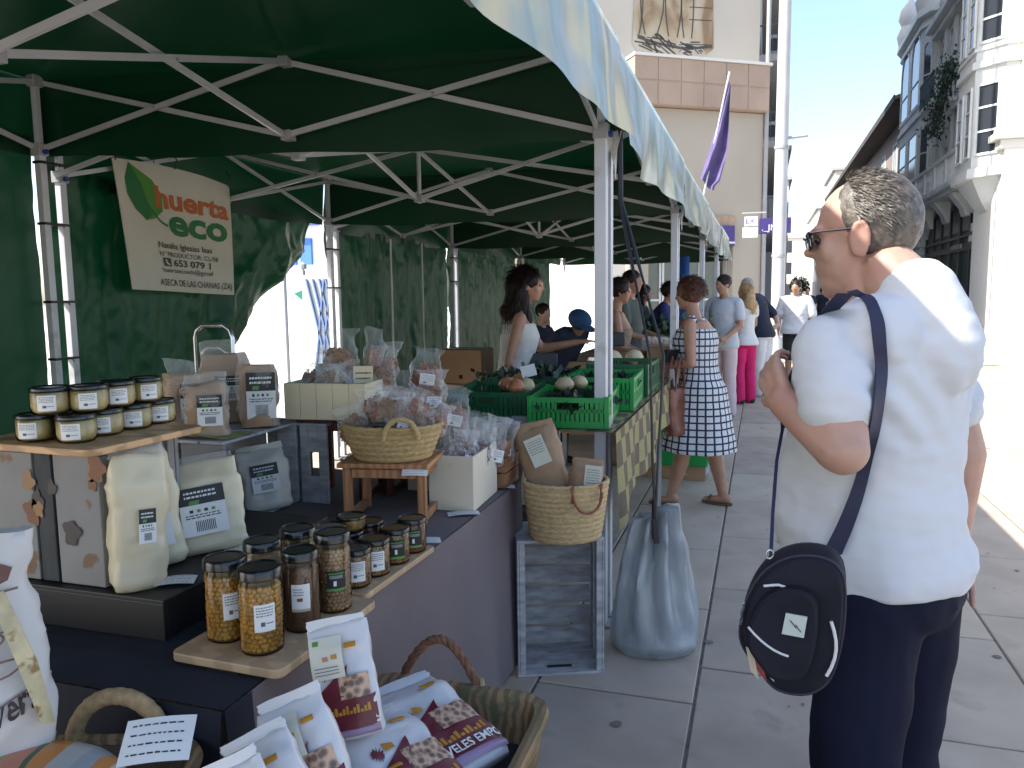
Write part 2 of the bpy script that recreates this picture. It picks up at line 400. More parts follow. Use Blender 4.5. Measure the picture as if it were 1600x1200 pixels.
    val(XF+e, 0.0, XF+e, L, (1,0), 'front_valance', m_val, .035, 1)
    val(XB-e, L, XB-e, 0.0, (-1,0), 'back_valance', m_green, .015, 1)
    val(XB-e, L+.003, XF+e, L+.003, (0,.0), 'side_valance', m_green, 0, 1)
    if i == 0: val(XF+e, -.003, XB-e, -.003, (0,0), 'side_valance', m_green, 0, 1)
    return t
tents = [tent(5,-2.76,2.2,2.25), tent(0,.26,2.20,2.33,3.2), tent(1,3.46,2.17,2.2), tent(2,6.46,2.15,2.15), tent(3,9.46,2.12,2.15), tent(4,12.46,2.15,2.15)]  # first canopy is added out of view to darken the near stall
# straps tying leg pairs
def strap(x, y, z, lab):
    m = MB(); m.bx(x-.03,x+.03,y-.085,y+.085,z-.007,z+.007); m.tube([(x+.03,y-.01,z),(x+.05,y+.0,z+.004),(x+.06,y+.01,z-.02)], .003, 6)
    return m
t = thing('leg_tie', 'black straps binding the two rear tent legs beside the banner together', 'strap', (XB, 3.46, 1))
for z in (2.26, 1.93, 1.5, 1.18): strap(0,0,z-1,'').build('strap', m_blk, t, smooth=False)
t = thing('leg_tie', 'black straps binding the paired tent legs left of the cardboard boxes', 'strap', (XB, 9.46, 1))
for z in (2.0, 1.7): strap(0,0,z-1,'').build('strap', m_blk, t, smooth=False)
t = thing('leg_tie', 'black straps on the rear leg pair at the bright opening', 'strap', (XB, 6.46, 1))
for z in (1.95, 1.6): strap(0,0,z-1,'').build('strap', m_blk, t, smooth=False)

# tarpaulin walls (real folds)
def wall(lab, y0, y1, zt, seed, edge=None, amp=.03, pull=None, nu=110, nv=60):
    def fn(u, v):
        z = .06+(zt-.06)*v; ye = edge(v) if edge else y1
        y = y0+(ye-y0)*u; L_ = y
        d = amp*(math.sin(L_*7+seed)*.35+math.sin(L_*15+seed*2+z*.6)*.3+.6*fold((L_*1.2,z*.5,seed),1.6,seed)+.55*fold((L_*3.2,z*.7,seed),3,seed)+.3*fold((L_*2,z*2,seed),7,seed))
        if pull: d += pull(u, v)
        # diagonal pull creases from the top corners
        c = math.sin((L_-y0)*9-(zt-z)*11)*math.exp(-((L_-y0)+(zt-z))*1.1)*.02
        return (XB-.085-abs(d)*.8+c, y, z)
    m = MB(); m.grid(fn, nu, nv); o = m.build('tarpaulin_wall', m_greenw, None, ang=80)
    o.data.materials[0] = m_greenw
    return tag(o, lab, 'tarpaulin', 'green tarpaulin back walls')
wall('green tarpaulin wall at the far left edge, left of the paired legs', .2, 3.42, 2.42, 1)
def edge2(v):
    z = 2.3*v
    if z > 1.95: return 6.3
    if z > 1.0: return 4.98+1.3*((z-1.0)/.95)**1.25
    return 4.98+.25*(1-z)
def pull2(u, v):
    return (.16*math.sin(u*9+v*3)*max(0,u-.45) + .09*math.sin(u*22+v*9)*max(0,u-.5) + .07*math.sin(v*26+u*7)*max(0,u-.55))
wall('green tarpaulin wall behind the printed banner, drawn aside at its right edge', 3.5, 6.4, 2.26, 4, edge2, .05, pull2, 150, 80)
wall('green tarpaulin wall with two hanging white cords behind the nut bags', 6.52, 9.42, 2.17, 9, amp=.055)
wall('green tarpaulin wall behind the cardboard boxes and long-haired vendor', 9.5, 12.4, 2.12, 13, amp=.06)
wall('green tarpaulin wall panel right of the vendor, ending at the bright opening', 12.5, 14.6, 2.12, 17, amp=.05)
def cord(px, lab):
    p = at(px, 500, X=XB+.02)
    m = MB(); m.tube([(XB+.02+.004*math.sin(z*5), p.y+.012*math.sin(z*3), z) for z in [.3+.13*k for k in range(15)]], .011, 6)
    tag(m.build('cord', C('white_rope', .6,.6,.58), None), lab, 'cord', 'white cords hanging on the green wall')
cord(614, 'left one of two white cords hanging down the green wall'); cord(662, 'right one of two white cords hanging down the green wall')
# ================================================================ BUILDINGS
m_stucco = mat('beige_stucco', (.36,.315,.255), rough=.85, var=.07, scale=.5, bump=.15, bscale=20, col2=(.29,.255,.21), c2scale=.35, c2lo=.5, c2hi=.75, stretch=(1,1,.6))
m_pink = mat('pink_stone_panel', (.34,.25,.19), rough=.75, var=.1, scale=1.3, bump=.1, bscale=30)
m_white_w = mat('white_render', (.60,.58,.54), rough=.8, var=.05, scale=.8, bump=.1, bscale=20)
m_grey_w = mat('pale_grey_stone', (.60,.62,.60), rough=.8, var=.07, scale=.9, bump=.2, bscale=12, col2=(.44,.47,.46), c2scale=.8, c2lo=.56, c2hi=.72, stretch=(1,1,.5))
m_glass_d = C('dark_window_glass', .03,.035,.045, rough=.08, spec=.8)
m_frame_w = C('white_window_frame', .6,.62,.6)
m_dgreen = mat('dark_green_shopfront', (.010,.030,.028), rough=.35, var=.25, scale=2)
m_purple = C('purple_awning', .055,.035,.17, rough=.6)
m_conc = mat('grey_concrete_slab', (.33,.33,.33), rough=.8, var=.1, scale=1)
m_roofd = mat('dark_eave_timber', (.06,.048,.04), rough=.8, var=.2, scale=2)
m_tile = mat('roof_clay', (.22,.13,.09), rough=.8, var=.2, scale=3)
m_brown_w = mat('brown_grey_plaster', (.24,.20,.18), rough=.85, var=.12, scale=.8, bump=.2)
class Face:      # a local frame on a facade: s along it, z up, o outward
    def __init__(s, o, u, n): s.o, s.u, s.n = Vector(o), Vector(u).normalized(), Vector(n).normalized()
    def p(s, a, z, out=0): return s.o + s.u*a + s.n*out + Vector((0,0,z))
    def box(s, m, a0, a1, z0, z1, o0, o1, mi=0):
        vs = [s.p(a,z,o) for z in (z0,z1) for a, o in ((a0,o0),(a1,o0),(a1,o1),(a0,o1))]
        return m.add(vs, [(0,1,2,3),(7,6,5,4),(1,0,4,5),(2,1,5,6),(3,2,6,7),(0,3,7,4)], mi)
    def window(s, par, a0, a1, z0, z1, fr=.07, rec=.12, bars=1, mull=0, arch=False, label=None, gm=None, fm=None):
        m = MB(); fm = fm or m_frame_w
        s.box(m, a0,a0+fr,z0,z1,.0,.06); s.box(m, a1-fr,a1,z0,z1,.0,.06); s.box(m, a0+fr,a1-fr,z0,z0+fr,.0,.06)
        if not arch: s.box(m, a0+fr,a1-fr,z1-fr,z1,.0,.06)
        for k in range(bars): zz = z0+(z1-z0)*(k+1)/(bars+1); s.box(m, a0+fr,a1-fr,zz-.03,zz+.03,.0,.05)
        for k in range(mull): aa = a0+(a1-a0)*(k+1)/(mull+1); s.box(m, aa-.025,aa+.025,z0+fr,z1-fr,.0,.045)
        if arch:
            c = (a0+a1)/2; r_ = (a1-a0)/2
            for k in range(8):
                t0, t1 = math.pi*k/8, math.pi*(k+1)/8
                P = [s.p(c+math.cos(t)*q, z1+math.sin(t)*q, o) for o in (0,.06) for t, q in ((t0,r_-fr),(t1,r_-fr),(t1,r_),(t0,r_))]
                m.add(P, [(3,2,1,0),(4,5,6,7),(0,1,5,4),(1,2,6,5),(2,3,7,6),(3,0,4,7)])
        w_ = m.build('window', fm, par, smooth=False, label=label)
        g = MB(); s.box(g, a0+fr*.5,a1-fr*.5,z0+fr*.5,z1,.002,.02)
        if arch:
            c = (a0+a1)/2; r_ = (a1-a0)/2-.02; g.poly([s.p(c+math.cos(math.pi*k/10)*r_, z1+math.sin(math.pi*k/10)*r_, .018) for k in range(11)])
        g.build('pane', gm or m_glass_d, w_, smooth=False)
        return w_
Z = Vector((0,0,1))
# ---- tall building with the mural
A = at(985,90,d=20); B_ = at(1195,107,z=A.z)
u = Vector((B_.x-A.x, B_.y-A.y, 0)); Wd = u.length; u.normalize(); n = Vector((u.y,-u.x,0))
A0 = Vector((A.x,A.y,0)); zb = A.z
mb = thing('mural_building', 'tall beige block with a faded mural, pink stone band and purple awning', 'building', (0,0,0))
F = Face(A0, u, n)
z_band = at(990,165,Y=A.y).z
m = MB(); F.box(m, 0,Wd,3.6,z_band,-14,0); m.build('lower_wall', m_stucco, mb, smooth=False)
m = MB(); F.box(m, .55,Wd,0,3.6,-14,-.9); m.build('shop_wall', m_conc, mb, smooth=False)
for k in range(6):   # pink stone panels
    for j in range(2):
        m = MB(); a0 = Wd*k/6; h_ = (zb-z_band)/2
        F.box(m, a0+.012, a0+Wd/6-.012, z_band+.03+h_*j+.01, z_band+h_*(j+1)-.01, .02,.25); m.build('stone_panel', m_pink, mb, smooth=False)
m = MB(); F.box(m, .01,Wd-.01,z_band+.02,zb-.01,-2,.235); m.build('band_backing', m_pink, mb, smooth=False)
m = MB(); F.box(m, -.02,Wd+.05,zb,zb+.07,-2,.3); m.build('band_coping', m_white_w, mb, smooth=False)
m = MB(); F.box(m, -1.1,Wd+.12,zb+.07,34,-14,-.45); m.build('upper_wall', mat('pale_beige_render', (.46,.42,.36), rough=.85, var=.05, scale=.5, bump=.1, bscale=15), mb, smooth=False)  # unseen height stretched upward to block sun from the ornate facade
m = MB(); F.box(m, -.35,-.0,0,zb+.05,-13.9,-.3); m.build('side_wall_painted_lit', m_white_w, mb, smooth=False)  # left flank in white, its stronger light put into the colour
# faded generic mural: draped figure lines and washes on a panel of its own
fz0 = zb+.25
def wash_mat():
    mt = bpy.data.materials.new('mural_wash'); mt.use_nodes = True; nt = mt.node_tree; L = nt.links.new; p = nt.nodes['Principled BSDF']; p.inputs['Roughness'].default_value = .9
    tc = _n(nt,'ShaderNodeTexCoord'); mp = _n(nt,'ShaderNodeMapping'); mp.inputs['Scale'].default_value = (1,1,.5); L(tc.outputs['Object'], mp.inputs[0])
    n1 = _n(nt,'ShaderNodeTexNoise'); n1.inputs['Scale'].default_value = 1.1; n1.inputs['Detail'].default_value = 8; n1.inputs['Distortion'].default_value = 1.2; L(mp.outputs[0], n1.inputs[0])
    cr = _n(nt,'ShaderNodeValToRGB'); e = cr.color_ramp.elements; e[0].position=.38; e[0].color=(.22,.15,.09,1); e[1].position=.62; e[1].color=(.42,.38,.32,1)
    e2 = cr.color_ramp.elements.new(.48); e2.color=(.36,.29,.19,1); L(n1.outputs['Fac'], cr.inputs[0]); L(cr.outputs[0], p.inputs['Base Color']); return mt
m = MB(); rg = random.Random(3)
pts = [(.25,fz0+.25)]+[(.25+2.35*k/14, fz0+.0+rg.uniform(0,.14)) for k in range(1,14)]+[(2.65,fz0+.3),(2.6,fz0+2.4),(2.5,fz0+5),(.5,fz0+5),(.35,fz0+2.2)]
m.poly([F.p(a,z,-.43) for a,z in pts]); m.build('mural', wash_mat(), mb, smooth=False)
m_ink = C('mural_ink', .07,.065,.06, rough=.9); m_ochre = C('mural_ochre', .40,.27,.10, rough=.9)
m = MB()
def ink(pts, wd):
    for k in range(len(pts)-1):
        (a,z),(a2,z2) = pts[k], pts[k+1]; d = Vector((a2-a,z2-z)); L_ = d.length or 1; q = Vector((-d.y,d.x))/L_*wd/2
        m.add([F.p(a+q.x,z+q.y,-.425),F.p(a2+q.x,z2+q.y,-.425),F.p(a2-q.x,z2-q.y,-.425),F.p(a-q.x,z-q.y,-.425)], [(0,1,2,3)])
for k in range(26):    # ground hatching and drapery folds
    a = .3+rg.random()*1.0; z = fz0+.12+rg.random()*.45; ink([(a,z),(a+rg.uniform(.1,.4),z-rg.uniform(.02,.25))], rg.uniform(.02,.05))
for k in range(22):
    a = 1.6+rg.random()*.8; z = fz0+.12+rg.random()*.3; ink([(a,z),(a+rg.uniform(.05,.3),z-rg.uniform(-.06,.12))], rg.uniform(.02,.045))
for a0, sw in ((.45,.1),(.62,-.14),(.95,.2),(1.3,-.1),(1.55,.12),(1.75,-.08),(1.98,.05)):
    ink([(a0+sw*math.sin(j*.55), fz0+.5+j*.3) for j in range(12)], .035)
for z in (fz0+.35, fz0+.98, fz0+1.3, fz0+1.62): ink([(1.9,z),(2.6,z+.03)], .025)
ink([(.4,fz0+.42),(1.0,fz0+.3),(1.8,fz0+.22),(2.6,fz0+.34)], .07)
m.build('mural_drawing', m_ink, mb, smooth=False, kind='stuff')
# ground floor: piers, awning, doors
for a0, a1 in ((0,.55),(Wd*.78,Wd)):
    m = MB(); F.box(m, a0,a1,0,3.6,-.9,0); m.build('pier', m_stucco, mb, smooth=False)
m = MB(); F.box(m, .55,Wd*.78,3.35,3.6,-.3,.06); m.build('lintel', mat('tan_panel', (.36,.25,.16), rough=.7), mb, smooth=False)
m = MB(); F.box(m, .6,Wd*.76,2.78,3.34,-.1,.22); m.build('awning', m_purple, mb, smooth=False, bev=.02)
m = MB(); F.box(m, .6,Wd*.76,2.85,2.9,.222,.226); m.build('awning_stripe', m_frame_w, mb, smooth=False)
for k in range(4):
    a0 = .58+k*(Wd*.76-.6)/4; F.window(mb, a0, a0+(Wd*.76-.6)/4-.03, .1, 2.6, bars=1, fr=.06, gm=C('grey_green_shop_glass',.12,.14,.12,rough=.15,spec=.7)).location = n*-.5
# drain pipe and projecting sign
m = MB(); m.tube([F.p(Wd+.06,z,.05) for z in (0,5,10,20)], .06, 8); m.build('drain_pipe', C('grey_pipe',.3,.3,.3), mb)
sg = thing('shop_sign', 'purple and white projecting shop sign right of the purple awning', 'sign', tuple(at(1190,352,d=18.5)))
m = MB(); m.box((.3,0,-.02),(.72,.1,.36)); m.build('sign_panel', C('purple_sign',.035,.02,.13,rough=.4), sg, smooth=False, bev=.01)
m = MB(); m.box((-.24,0,.1),(.3,.12,.22)); m.box((-.26,0,-.16),(.34,.12,.24)); m.build('white_panel', m_frame_w, sg, smooth=False, kind='stuff')
m = MB(); m.bar((-.45,0,.3),(.1,0,.3),.03); m.build('bracket', m_hub, sg, smooth=False)
for tx, ox, oz, s_ in (('EX',-.37,.04,.18),('._JMI',.0,-.13,.2)):
    vs, fs = text_mesh(tx, s_, .002); m = MB(); m.add([(x+ox, -.055-.006-z, y+oz) for x,y,z in vs], fs)
    m.build('lettering', C('sign_violet',.06,.03,.25) if tx=='EX' else m_frame_w, sg, smooth=False)
# ---- apartment block with stacked balconies
ab = thing('apartment_building', 'narrow apartment block with stacked dark balconies beside the street lamp', 'building')
bx0, by0 = -.25, 27.5
m = MB(); m.bx(bx0-9,bx0,by0,by0+14,3.6,25); m.bx(bx0-9,bx0-.6,by0,by0+14,0,3.6); m.build('wall', mat('tan_plaster', (.22,.17,.13), rough=.85, var=.1, scale=1), ab, smooth=False)
for k in range(8):
    z = 3.6+2.7*k
    m = MB(); m.bx(bx0,bx0+.8,by0-.2,by0+13,z-.11,z+.11); bl = m.build('balcony', m_conc, ab, smooth=False, bev=.01)
    m = MB()
    for j in range(44): m.bar((bx0+.76,by0+j*.3,z+.1),(bx0+.76,by0+j*.3,z+1.0),.02)
    for j in range(5): m.bar((bx0+.1+.15*j,by0-.16,z+.1),(bx0+.1+.15*j,by0-.16,z+1.0),.02)
    m.bar((bx0+.76,by0-.2,z+1.0),(bx0+.76,by0+13,z+1.0),.05); m.bar((bx0,by0-.16,z+1.0),(bx0+.76,by0-.16,z+1.0),.05)
    m.build('railing', C('dark_railing',.08,.08,.085), bl, smooth=False, kind='stuff')
    Ff = Face((bx0-1.4,by0,0),(1,0,0),(0,-1,0)); Ff.window(ab, .2,1.2,z+.3,z+2.0, bars=0, mull=1)
    Fg = Face((bx0,by0,0),(0,1,0),(1,0,0)); Fg.window(ab, .6,1.9,z+.15,z+2.2, bars=0, mull=1); Fg.window(ab, 4.6,5.9,z+.15,z+2.2, bars=0, mull=1)
    if k in (1,2,4,6):
        m = MB(); m.bx(bx0+.25,bx0+.65,by0+.0,by0+.7,z+.12,z+.75); a_ = m.build('air_conditioner', C('ac_white',.4,.4,.4), ab, smooth=False, bev=.02)
        m = MB(); m.tube([(bx0+.45,by0-.02,z+.44),(bx0+.45,by0-.0,z+.44)], .2, 16); m.build('fan_grille', m_blk, a_)
# ---- white modernist corner building, right side of the street
XR = 7.0
fy = lambda px: at(px, 400, X=XR).y
fz = lambda px, py, X=XR: at(px, py, X=X).z
y_near, y_far = fy(1576), fy(1412)
rb = thing('ornate_building', 'ornate pale grey building with bay windows, balustrade and dark green arched doors', 'building')
G = Face((XR,0,0),(0,1,0),(-1,0,0))
zc = 12.4
m = MB(); m.bx(XR,XR+12,y_near,y_far,5.4,zc); m.build('upper_wall', m_grey_w, rb, smooth=False)
m = MB(); m.bx(XR+.5,XR+12,y_near,y_far,0,5.4); m.build('ground_floor_wall', m_grey_w, rb, smooth=False)
# ground floor pillars
pill = [(1520,1541),(1556,1574),(1428,1436)]
for a, b2 in pill:
    y1_, y0_ = fy(a), fy(b2); m = MB(); m.bx(XR,XR+.6,y0_,y1_,0,4.2); p_ = m.build('pillar', m_grey_w, rb, smooth=False, bev=.04)
    for z_, h_, e_ in ((.0,1.3,.04),(3.2,.22,.14),(3.55,.3,.1),(4.2,.5,.2)):
        m = MB(); m.bx(XR-e_,XR+.5,y0_-e_,y1_+e_,z_,z_+h_); m.build('moulding', m_grey_w, p_, smooth=False, bev=.03)
def arch_fill(y0_, y1_, zs_, z1_, thick=.5):      # wall above an elliptical opening
    c, r_ = (y0_+y1_)/2, (y1_-y0_)/2; m = MB(); N = 14; ri = min(r_, z1_-zs_-.1)
    for k in range(N):
        t0, t1 = math.pi*k/N, math.pi*(k+1)/N
        a, za, b2, zb_ = c+r_*math.cos(t0), zs_+ri*math.sin(t0), c+r_*math.cos(t1), zs_+ri*math.sin(t1)
        for X_ in (XR+.02,): m.add([(X_,a,za),(X_,b2,zb_),(X_,b2,z1_),(X_,a,z1_)], [(0,1,2,3)])
        m.add([(XR+.02,a,za),(XR+.02,b2,zb_),(XR+.02+thick,b2,zb_),(XR+.02+thick,a,za)], [(0,1,2,3)])
    return m.build('arch_wall', m_grey_w, rb, smooth=False)
yA, yB = fy(1520), fy(1437); arch_fill(yA, yB, 3.6, 5.4)
yC, yD = fy(1556), fy(1541); arch_fill(yC, yD, 3.7, 5.2)
m = MB(); m.bx(XR+.3,XR+.36,yA,yB,0,4.9); big = m.build('door', m_dgreen, rb, smooth=False, label='wide dark green arched shopfront')
for k in range(7):
    yy = yA+(yB-yA)*k/6; m = MB(); m.bx(XR+.22,XR+.3,yy-.09,yy+.09,0,4.7); m.build('mullion', m_dgreen, big, smooth=False)
m = MB(); m.bx(XR+.2,XR+.3,yA,yB,3.0,3.25); m.bx(XR+.2,XR+.3,yA,yB,3.5,3.6); m.build('transom', m_dgreen, big, smooth=False)
for k in (1,2,3,4):
    yy = yA+(yB-yA)*(k+.5)/6; m = MB(); m.bx(XR+.26,XR+.3,yy-.5,yy+.5,3.75,4.6); m.build('pane', C('pale_curtain_glass',.10,.12,.12,rough=.3), big, smooth=False)
m = MB(); m.bx(XR+.15,XR+.2,yA+2.6,yA+4.2,3.1,3.28); m.build('sign_plate', C('sign_lettering_pale',.35,.35,.33), big, smooth=False)
m = MB(); m.bx(XR+.3,XR+.36,yC,yD,0,4.8); m.build('door', m_dgreen, rb, smooth=False, label='narrow dark green arched side door')
m = MB(); m.bx(XR-.06,XR,fy(1558)-.0,fy(1558)+.25,2.35,2.7); m.build('wall_box', m_blk, rb, smooth=False)
# big balcony slab, corbels, balustrade
yb0, yb1 = fy(1568), fy(1424)
m = MB(); m.bx(XR-.8,XR,yb0+1,yb1,5.2,5.4); m.bx(XR-.65,XR,yb0+1.1,yb1-.1,5.05,5.2); bal = m.build('balcony', m_grey_w, rb, smooth=False, bev=.04)
for k in range(5):
    yy = yb0+2.0+(yb1-yb0-3)*k/4; m = MB(); m.loft([[Vector((XR-o_,yy-.35,z_)),Vector((XR-o_,yy+.35,z_)),Vector((XR+.1,yy+.35,z_)),Vector((XR+.1,yy-.35,z_))] for o_, z_ in ((.05,4.2),(.15,4.5),(.4,4.85),(.55,5.05))])
    m.build('corbel', m_grey_w, bal, smooth=False, bev=.03)
nb = 46
for k in range(nb):
    yy = yb0+1.1+(yb1-yb0-1.2)*k/(nb-1); m = MB()
    if k % 6 == 0: m.bx(XR-.78,XR-.56,yy-.11,yy+.11,5.4,6.35)
    else: m.lathe([(.05,5.4),(.08,5.55),(.05,5.7),(.09,5.9),(.05,6.1),(.06,6.25)], 6, c=(XR-.67,yy,0))
    m.build('baluster', m_grey_w, bal, smooth=False)
m = MB(); m.bx(XR-.8,XR-.54,yb0+1,yb1,6.25,6.4); m.build('handrail', m_grey_w, bal, smooth=False, bev=.02)
# bays
def bay(y0_, y1_, z0_, z1_, prot, lab):
    m = MB(); ch = min(.7, (y1_-y0_)*.28)
    ring = lambda z_, e: [Vector((XR+.2,y0_-e,z_)),Vector((XR-prot*.35-e,y0_-e,z_)),Vector((XR-prot-e,y0_+ch,z_)),Vector((XR-prot-e,y1_-ch,z_)),Vector((XR-prot*.35-e,y1_+e,z_)),Vector((XR+.2,y1_+e,z_))]
    m.loft([ring(z0_,0),ring(z1_,0)]); bo = m.build('bay', m_grey_w, rb, smooth=False, label=lab)
    for z_, h_, e_ in ((z0_-.3,.3,.12),(z0_+2.9,.22,.1),(z0_+3.4,.12,.06),(z1_-.5,.2,.12),(z1_-.05,.35,.28)):
        m = MB(); m.loft([ring(z_,e_),ring(z_+h_,e_*.8)]); m.build('cornice', m_grey_w, bo, smooth=False, bev=.02)
    m = MB(); c = (y0_+y1_)/2
    m.loft([[Vector((XR+.1+(p.x-XR-.1)*q, c+(p.y-c)*q, z_)) for p in ring(z_,0)] for z_, q in ((z0_-1.5,.25),(z0_-1.0,.6),(z0_-.6,.8),(z0_-.3,.95))]); m.build('corbel', m_grey_w, bo, smooth=False)
    # windows on the slanted near face and on the front
    P0, P1 = Vector((XR-prot*.35,y0_,0)), Vector((XR-prot,y0_+ch,0)); d_ = (P1-P0); L_ = d_.length
    Fs = Face(P0, d_, Vector((-d_.y, -abs(d_.x), 0)).normalized() if False else Vector((d_.y*-1, d_.x, 0)))
    nn = Vector((d_.y,-d_.x,0)).normalized()
    if nn.y > 0: nn = -nn
    Fs = Face(P0, d_, nn)
    Fr = Face((XR-prot,y0_+ch,0),(0,1,0),(-1,0,0)); W_ = y1_-y0_-2*ch
    return bo, Fs, L_, Fr, W_
y0n, y1n = fy(1578), fy(1530)
bo, Fs, L_, Fr, W_ = bay(y0n, y1n, 5.2, zc+1.2, 1.0, 'wide bay nearest the square, over the green side door')
Fn = Face((XR-.2,y0n,0),(1,0,0),(0,-1,0))
for z_ in (5.45, 8.7):
    Fs.window(rb, .12, L_-.1, z_+.1, z_+2.2, bars=2, label=None)
    for k in range(2): Fr.window(rb, .2+W_*k/2, W_*(k+1)/2-.15, z_+.1, z_+2.2, bars=2, arch=(z_>8))
y0f, y1f = fy(1454), y_far-.1
bo, Fs, L_, Fr, W_ = bay(y0f, y1f, 6.2, zc+.9, .55, 'far bay at the end of the ornate facade')
for z_ in (6.3, 9.6):
    Fs.window(rb, .1, L_-.08, z_+.1, z_+2.3, bars=1, arch=(z_>8))
    for k in range(2): Fr.window(rb, .3+W_*k/2, W_*(k+1)/2-.2, z_+.1, z_+2.3, bars=1, arch=(z_>8))
# middle: windows, pilasters, iron balcony
ys = [fy(p) for p in (1525,1508,1494,1480,1466,1454)]
for k, yy in enumerate(ys):
    m = MB(); m.bx(XR-.14,XR,yy-.16,yy+.16,5.4,zc-.3); m.build('pilaster', m_grey_w, rb, smooth=False, bev=.03)
    if k < 5:
        ya_, yb_ = yy+.5, ys[k+1]-.5
        for z_ in (5.9, 9.3): G.window(rb, ya_, yb_, z_, z_+2.3, bars=1, mull=1, arch=(z_>8))
        m = MB(); m.bx(XR-.2,XR,ya_-.1,yb_+.1,8.45,8.6); m.build('sill', m_grey_w, rb, smooth=False)
m = MB(); m.bx(XR-.35,XR,y1n,y0f,zc-.35,zc-.1); m.bx(XR-.6,XR+12,y1n,y0f,zc-.1,zc+.15); m.build('cornice', m_grey_w, rb, smooth=False, bev=.03)
m = MB(); m.bx(XR-.1,XR+.3,y1n,y0f,zc+.15,zc+.95); m.build('parapet', m_white_w, rb, smooth=False)
for k in range(7):
    yy = y1n+(y0f-y1n)*(k+.2)/6.6; m = MB(); m.bx(XR-.15,XR+.35,yy-.3,yy+.3,zc+.95,zc+1.5); f_ = m.build('finial', m_white_w, rb, smooth=False, bev=.05)
    m = MB(); m.lathe([(.2,0),(.28,.15),(.15,.35),(.22,.55),(.3,.75),(.2,.95),(.02,1.15)], 10, c=(XR+.1,yy,zc+1.5)); m.build('urn', m_white_w, f_)
for yy in (y0f+1.0, y1f-.9):
    m = MB(); m.lathe([(.5,0),(.6,.4),(.4,.9),(.55,1.2),(.45,1.7),(.05,2.2)], 10, c=(XR-.3,yy,zc+1.2)); m.build('finial', m_white_w, rb)
m = MB(); m.bx(XR-.9,XR,ys[4]-2.2,ys[4]+.6,8.75,8.95); ib = m.build('iron_balcony', m_grey_w, rb, smooth=False, bev=.05)
m = MB()
for k in range(22): m.bar((XR-.86,ys[4]-2.15+k*.128,8.95),(XR-.86,ys[4]-2.15+k*.128,9.95),.03)
for k in range(6): m.bar((XR-.1-.15*k,ys[4]-2.15,8.95),(XR-.1-.15*k,ys[4]-2.15,9.95),.03)
m.bar((XR-.86,ys[4]-2.2,9.95),(XR-.86,ys[4]+.6,9.95),.06); m.build('railing', C('blue_black_iron',.03,.04,.06), ib, smooth=False, kind='stuff')
m = MB(); m.loft([[Vector((XR-o_,ys[4]-.8-w_,z_)),Vector((XR-o_,ys[4]-.8+w_,z_)),Vector((XR,ys[4]-.8+w_,z_)),Vector((XR,ys[4]-.8-w_,z_))] for o_, w_, z_ in ((.1,.2,7.2),(.3,.5,7.7),(.5,.9,8.2),(.85,1.3,8.75))]); m.build('corbel', m_grey_w, ib, smooth=False, bev=.03)
# trailing plant on the facade
pl = thing('climbing_plant', 'dark green plant hanging over the upper balcony of the ornate building', 'plant', (XR-.5, 33.0, 8.4))
m = MB(); rg = random.Random(5)
for k in range(800):
    t = rg.random(); y = -1.5+t*3.1; z = .95-1.9*t**1.8
    c = Vector((rg.gauss(-.35,.2), y+rg.gauss(0,.16), z+rg.gauss(0,.26))); a = rg.random()*6.3; s_ = rg.uniform(.05,.12)
    q = Euler((rg.random()*3,rg.random()*3,a)).to_matrix()
    m.add([c+q@Vector(p)*s_ for p in ((-1,0,0),(0,-.5,.1),(1,0,0),(0,.5,.1))], [(0,1,2,3)])
m.build('foliage', mat('dark_foliage', (.02,.05,.03), rough=.6, var=.5, scale=4), pl, smooth=False, kind='stuff')
m = MB()
for k in range(3): m.tube([(-.2-.1*k, -1.5+3.1*t, .95-1.9*t**1.8) for t in [j/8 for j in range(9)]], .03, 5)
m.build('stem', m_roofd, pl)
# ---- sunlit cream building at the right edge (faces the camera)
wb = thing('corner_building', 'sunlit white building at the right edge with a yellow-cream upper wall', 'building')
P = at(1575, 400, d=23.0); x0 = P.x; yw = P.y
m = MB(); m.bx(x0-.25,x0+14,yw,yw+3.2,0,5.6); m.build('lower_wall', mat('white_paint_wall', (.75,.74,.70), rough=.8, var=.03), wb, smooth=False)
m = MB(); m.bx(x0+.12,x0+14,yw+.05,yw+3.2,6.2,14); m.build('upper_wall', mat('cream_wall', (.62,.55,.36), rough=.8, var=.04), wb, smooth=False)
for z_, h_, e_ in ((5.6,.25,.15),(5.85,.2,.3),(6.05,.15,.2)):
    m = MB(); m.bx(x0-.25-e_,x0+14,yw-e_,yw+3.2,z_,z_+h_); m.build('cornice', m_white_w, wb, smooth=False, bev=.02)
# ---- brown building with dark eave beyond it
db = thing('eaved_building', 'brownish building with a dark overhanging eave beyond the ornate one', 'building')
yd0, yd1 = y_far+.1, 92
m = MB(); m.bx(XR+.4,XR+14,yd0,yd1,0,11.2); m.build('wall', m_brown_w, db, smooth=False)
m = MB(); m.loft([[Vector((XR-.7,y,11.3)),Vector((XR-.7,y,11.5)),Vector((XR+7,y,14.2)),Vector((XR+14,y,11.5)),Vector((XR+14,y,11.3)),Vector((XR+7,y,13.6))] for y in (yd0,yd1)]); rf = m.build('roof', m_tile, db, smooth=False)
m = MB(); m.add([(XR-.72,yd0,11.27),(XR-.72,yd1,11.27),(XR+.4,yd1,11.2),(XR+.4,yd0,11.2)], [(0,1,2,3)]); m.bx(XR-.76,XR-.7,yd0,yd1,11.22,11.55); m.build('eave', m_roofd, rf, smooth=False)
Gd = Face((XR+.4,0,0),(0,1,0),(-1,0,0))
for k in range(8):
    for z_ in (1.0, 4.6, 8.2): Gd.window(db, yd0+1.5+k*4.6, yd0+2.9+k*4.6, z_, z_+2.0, bars=0, mull=1)
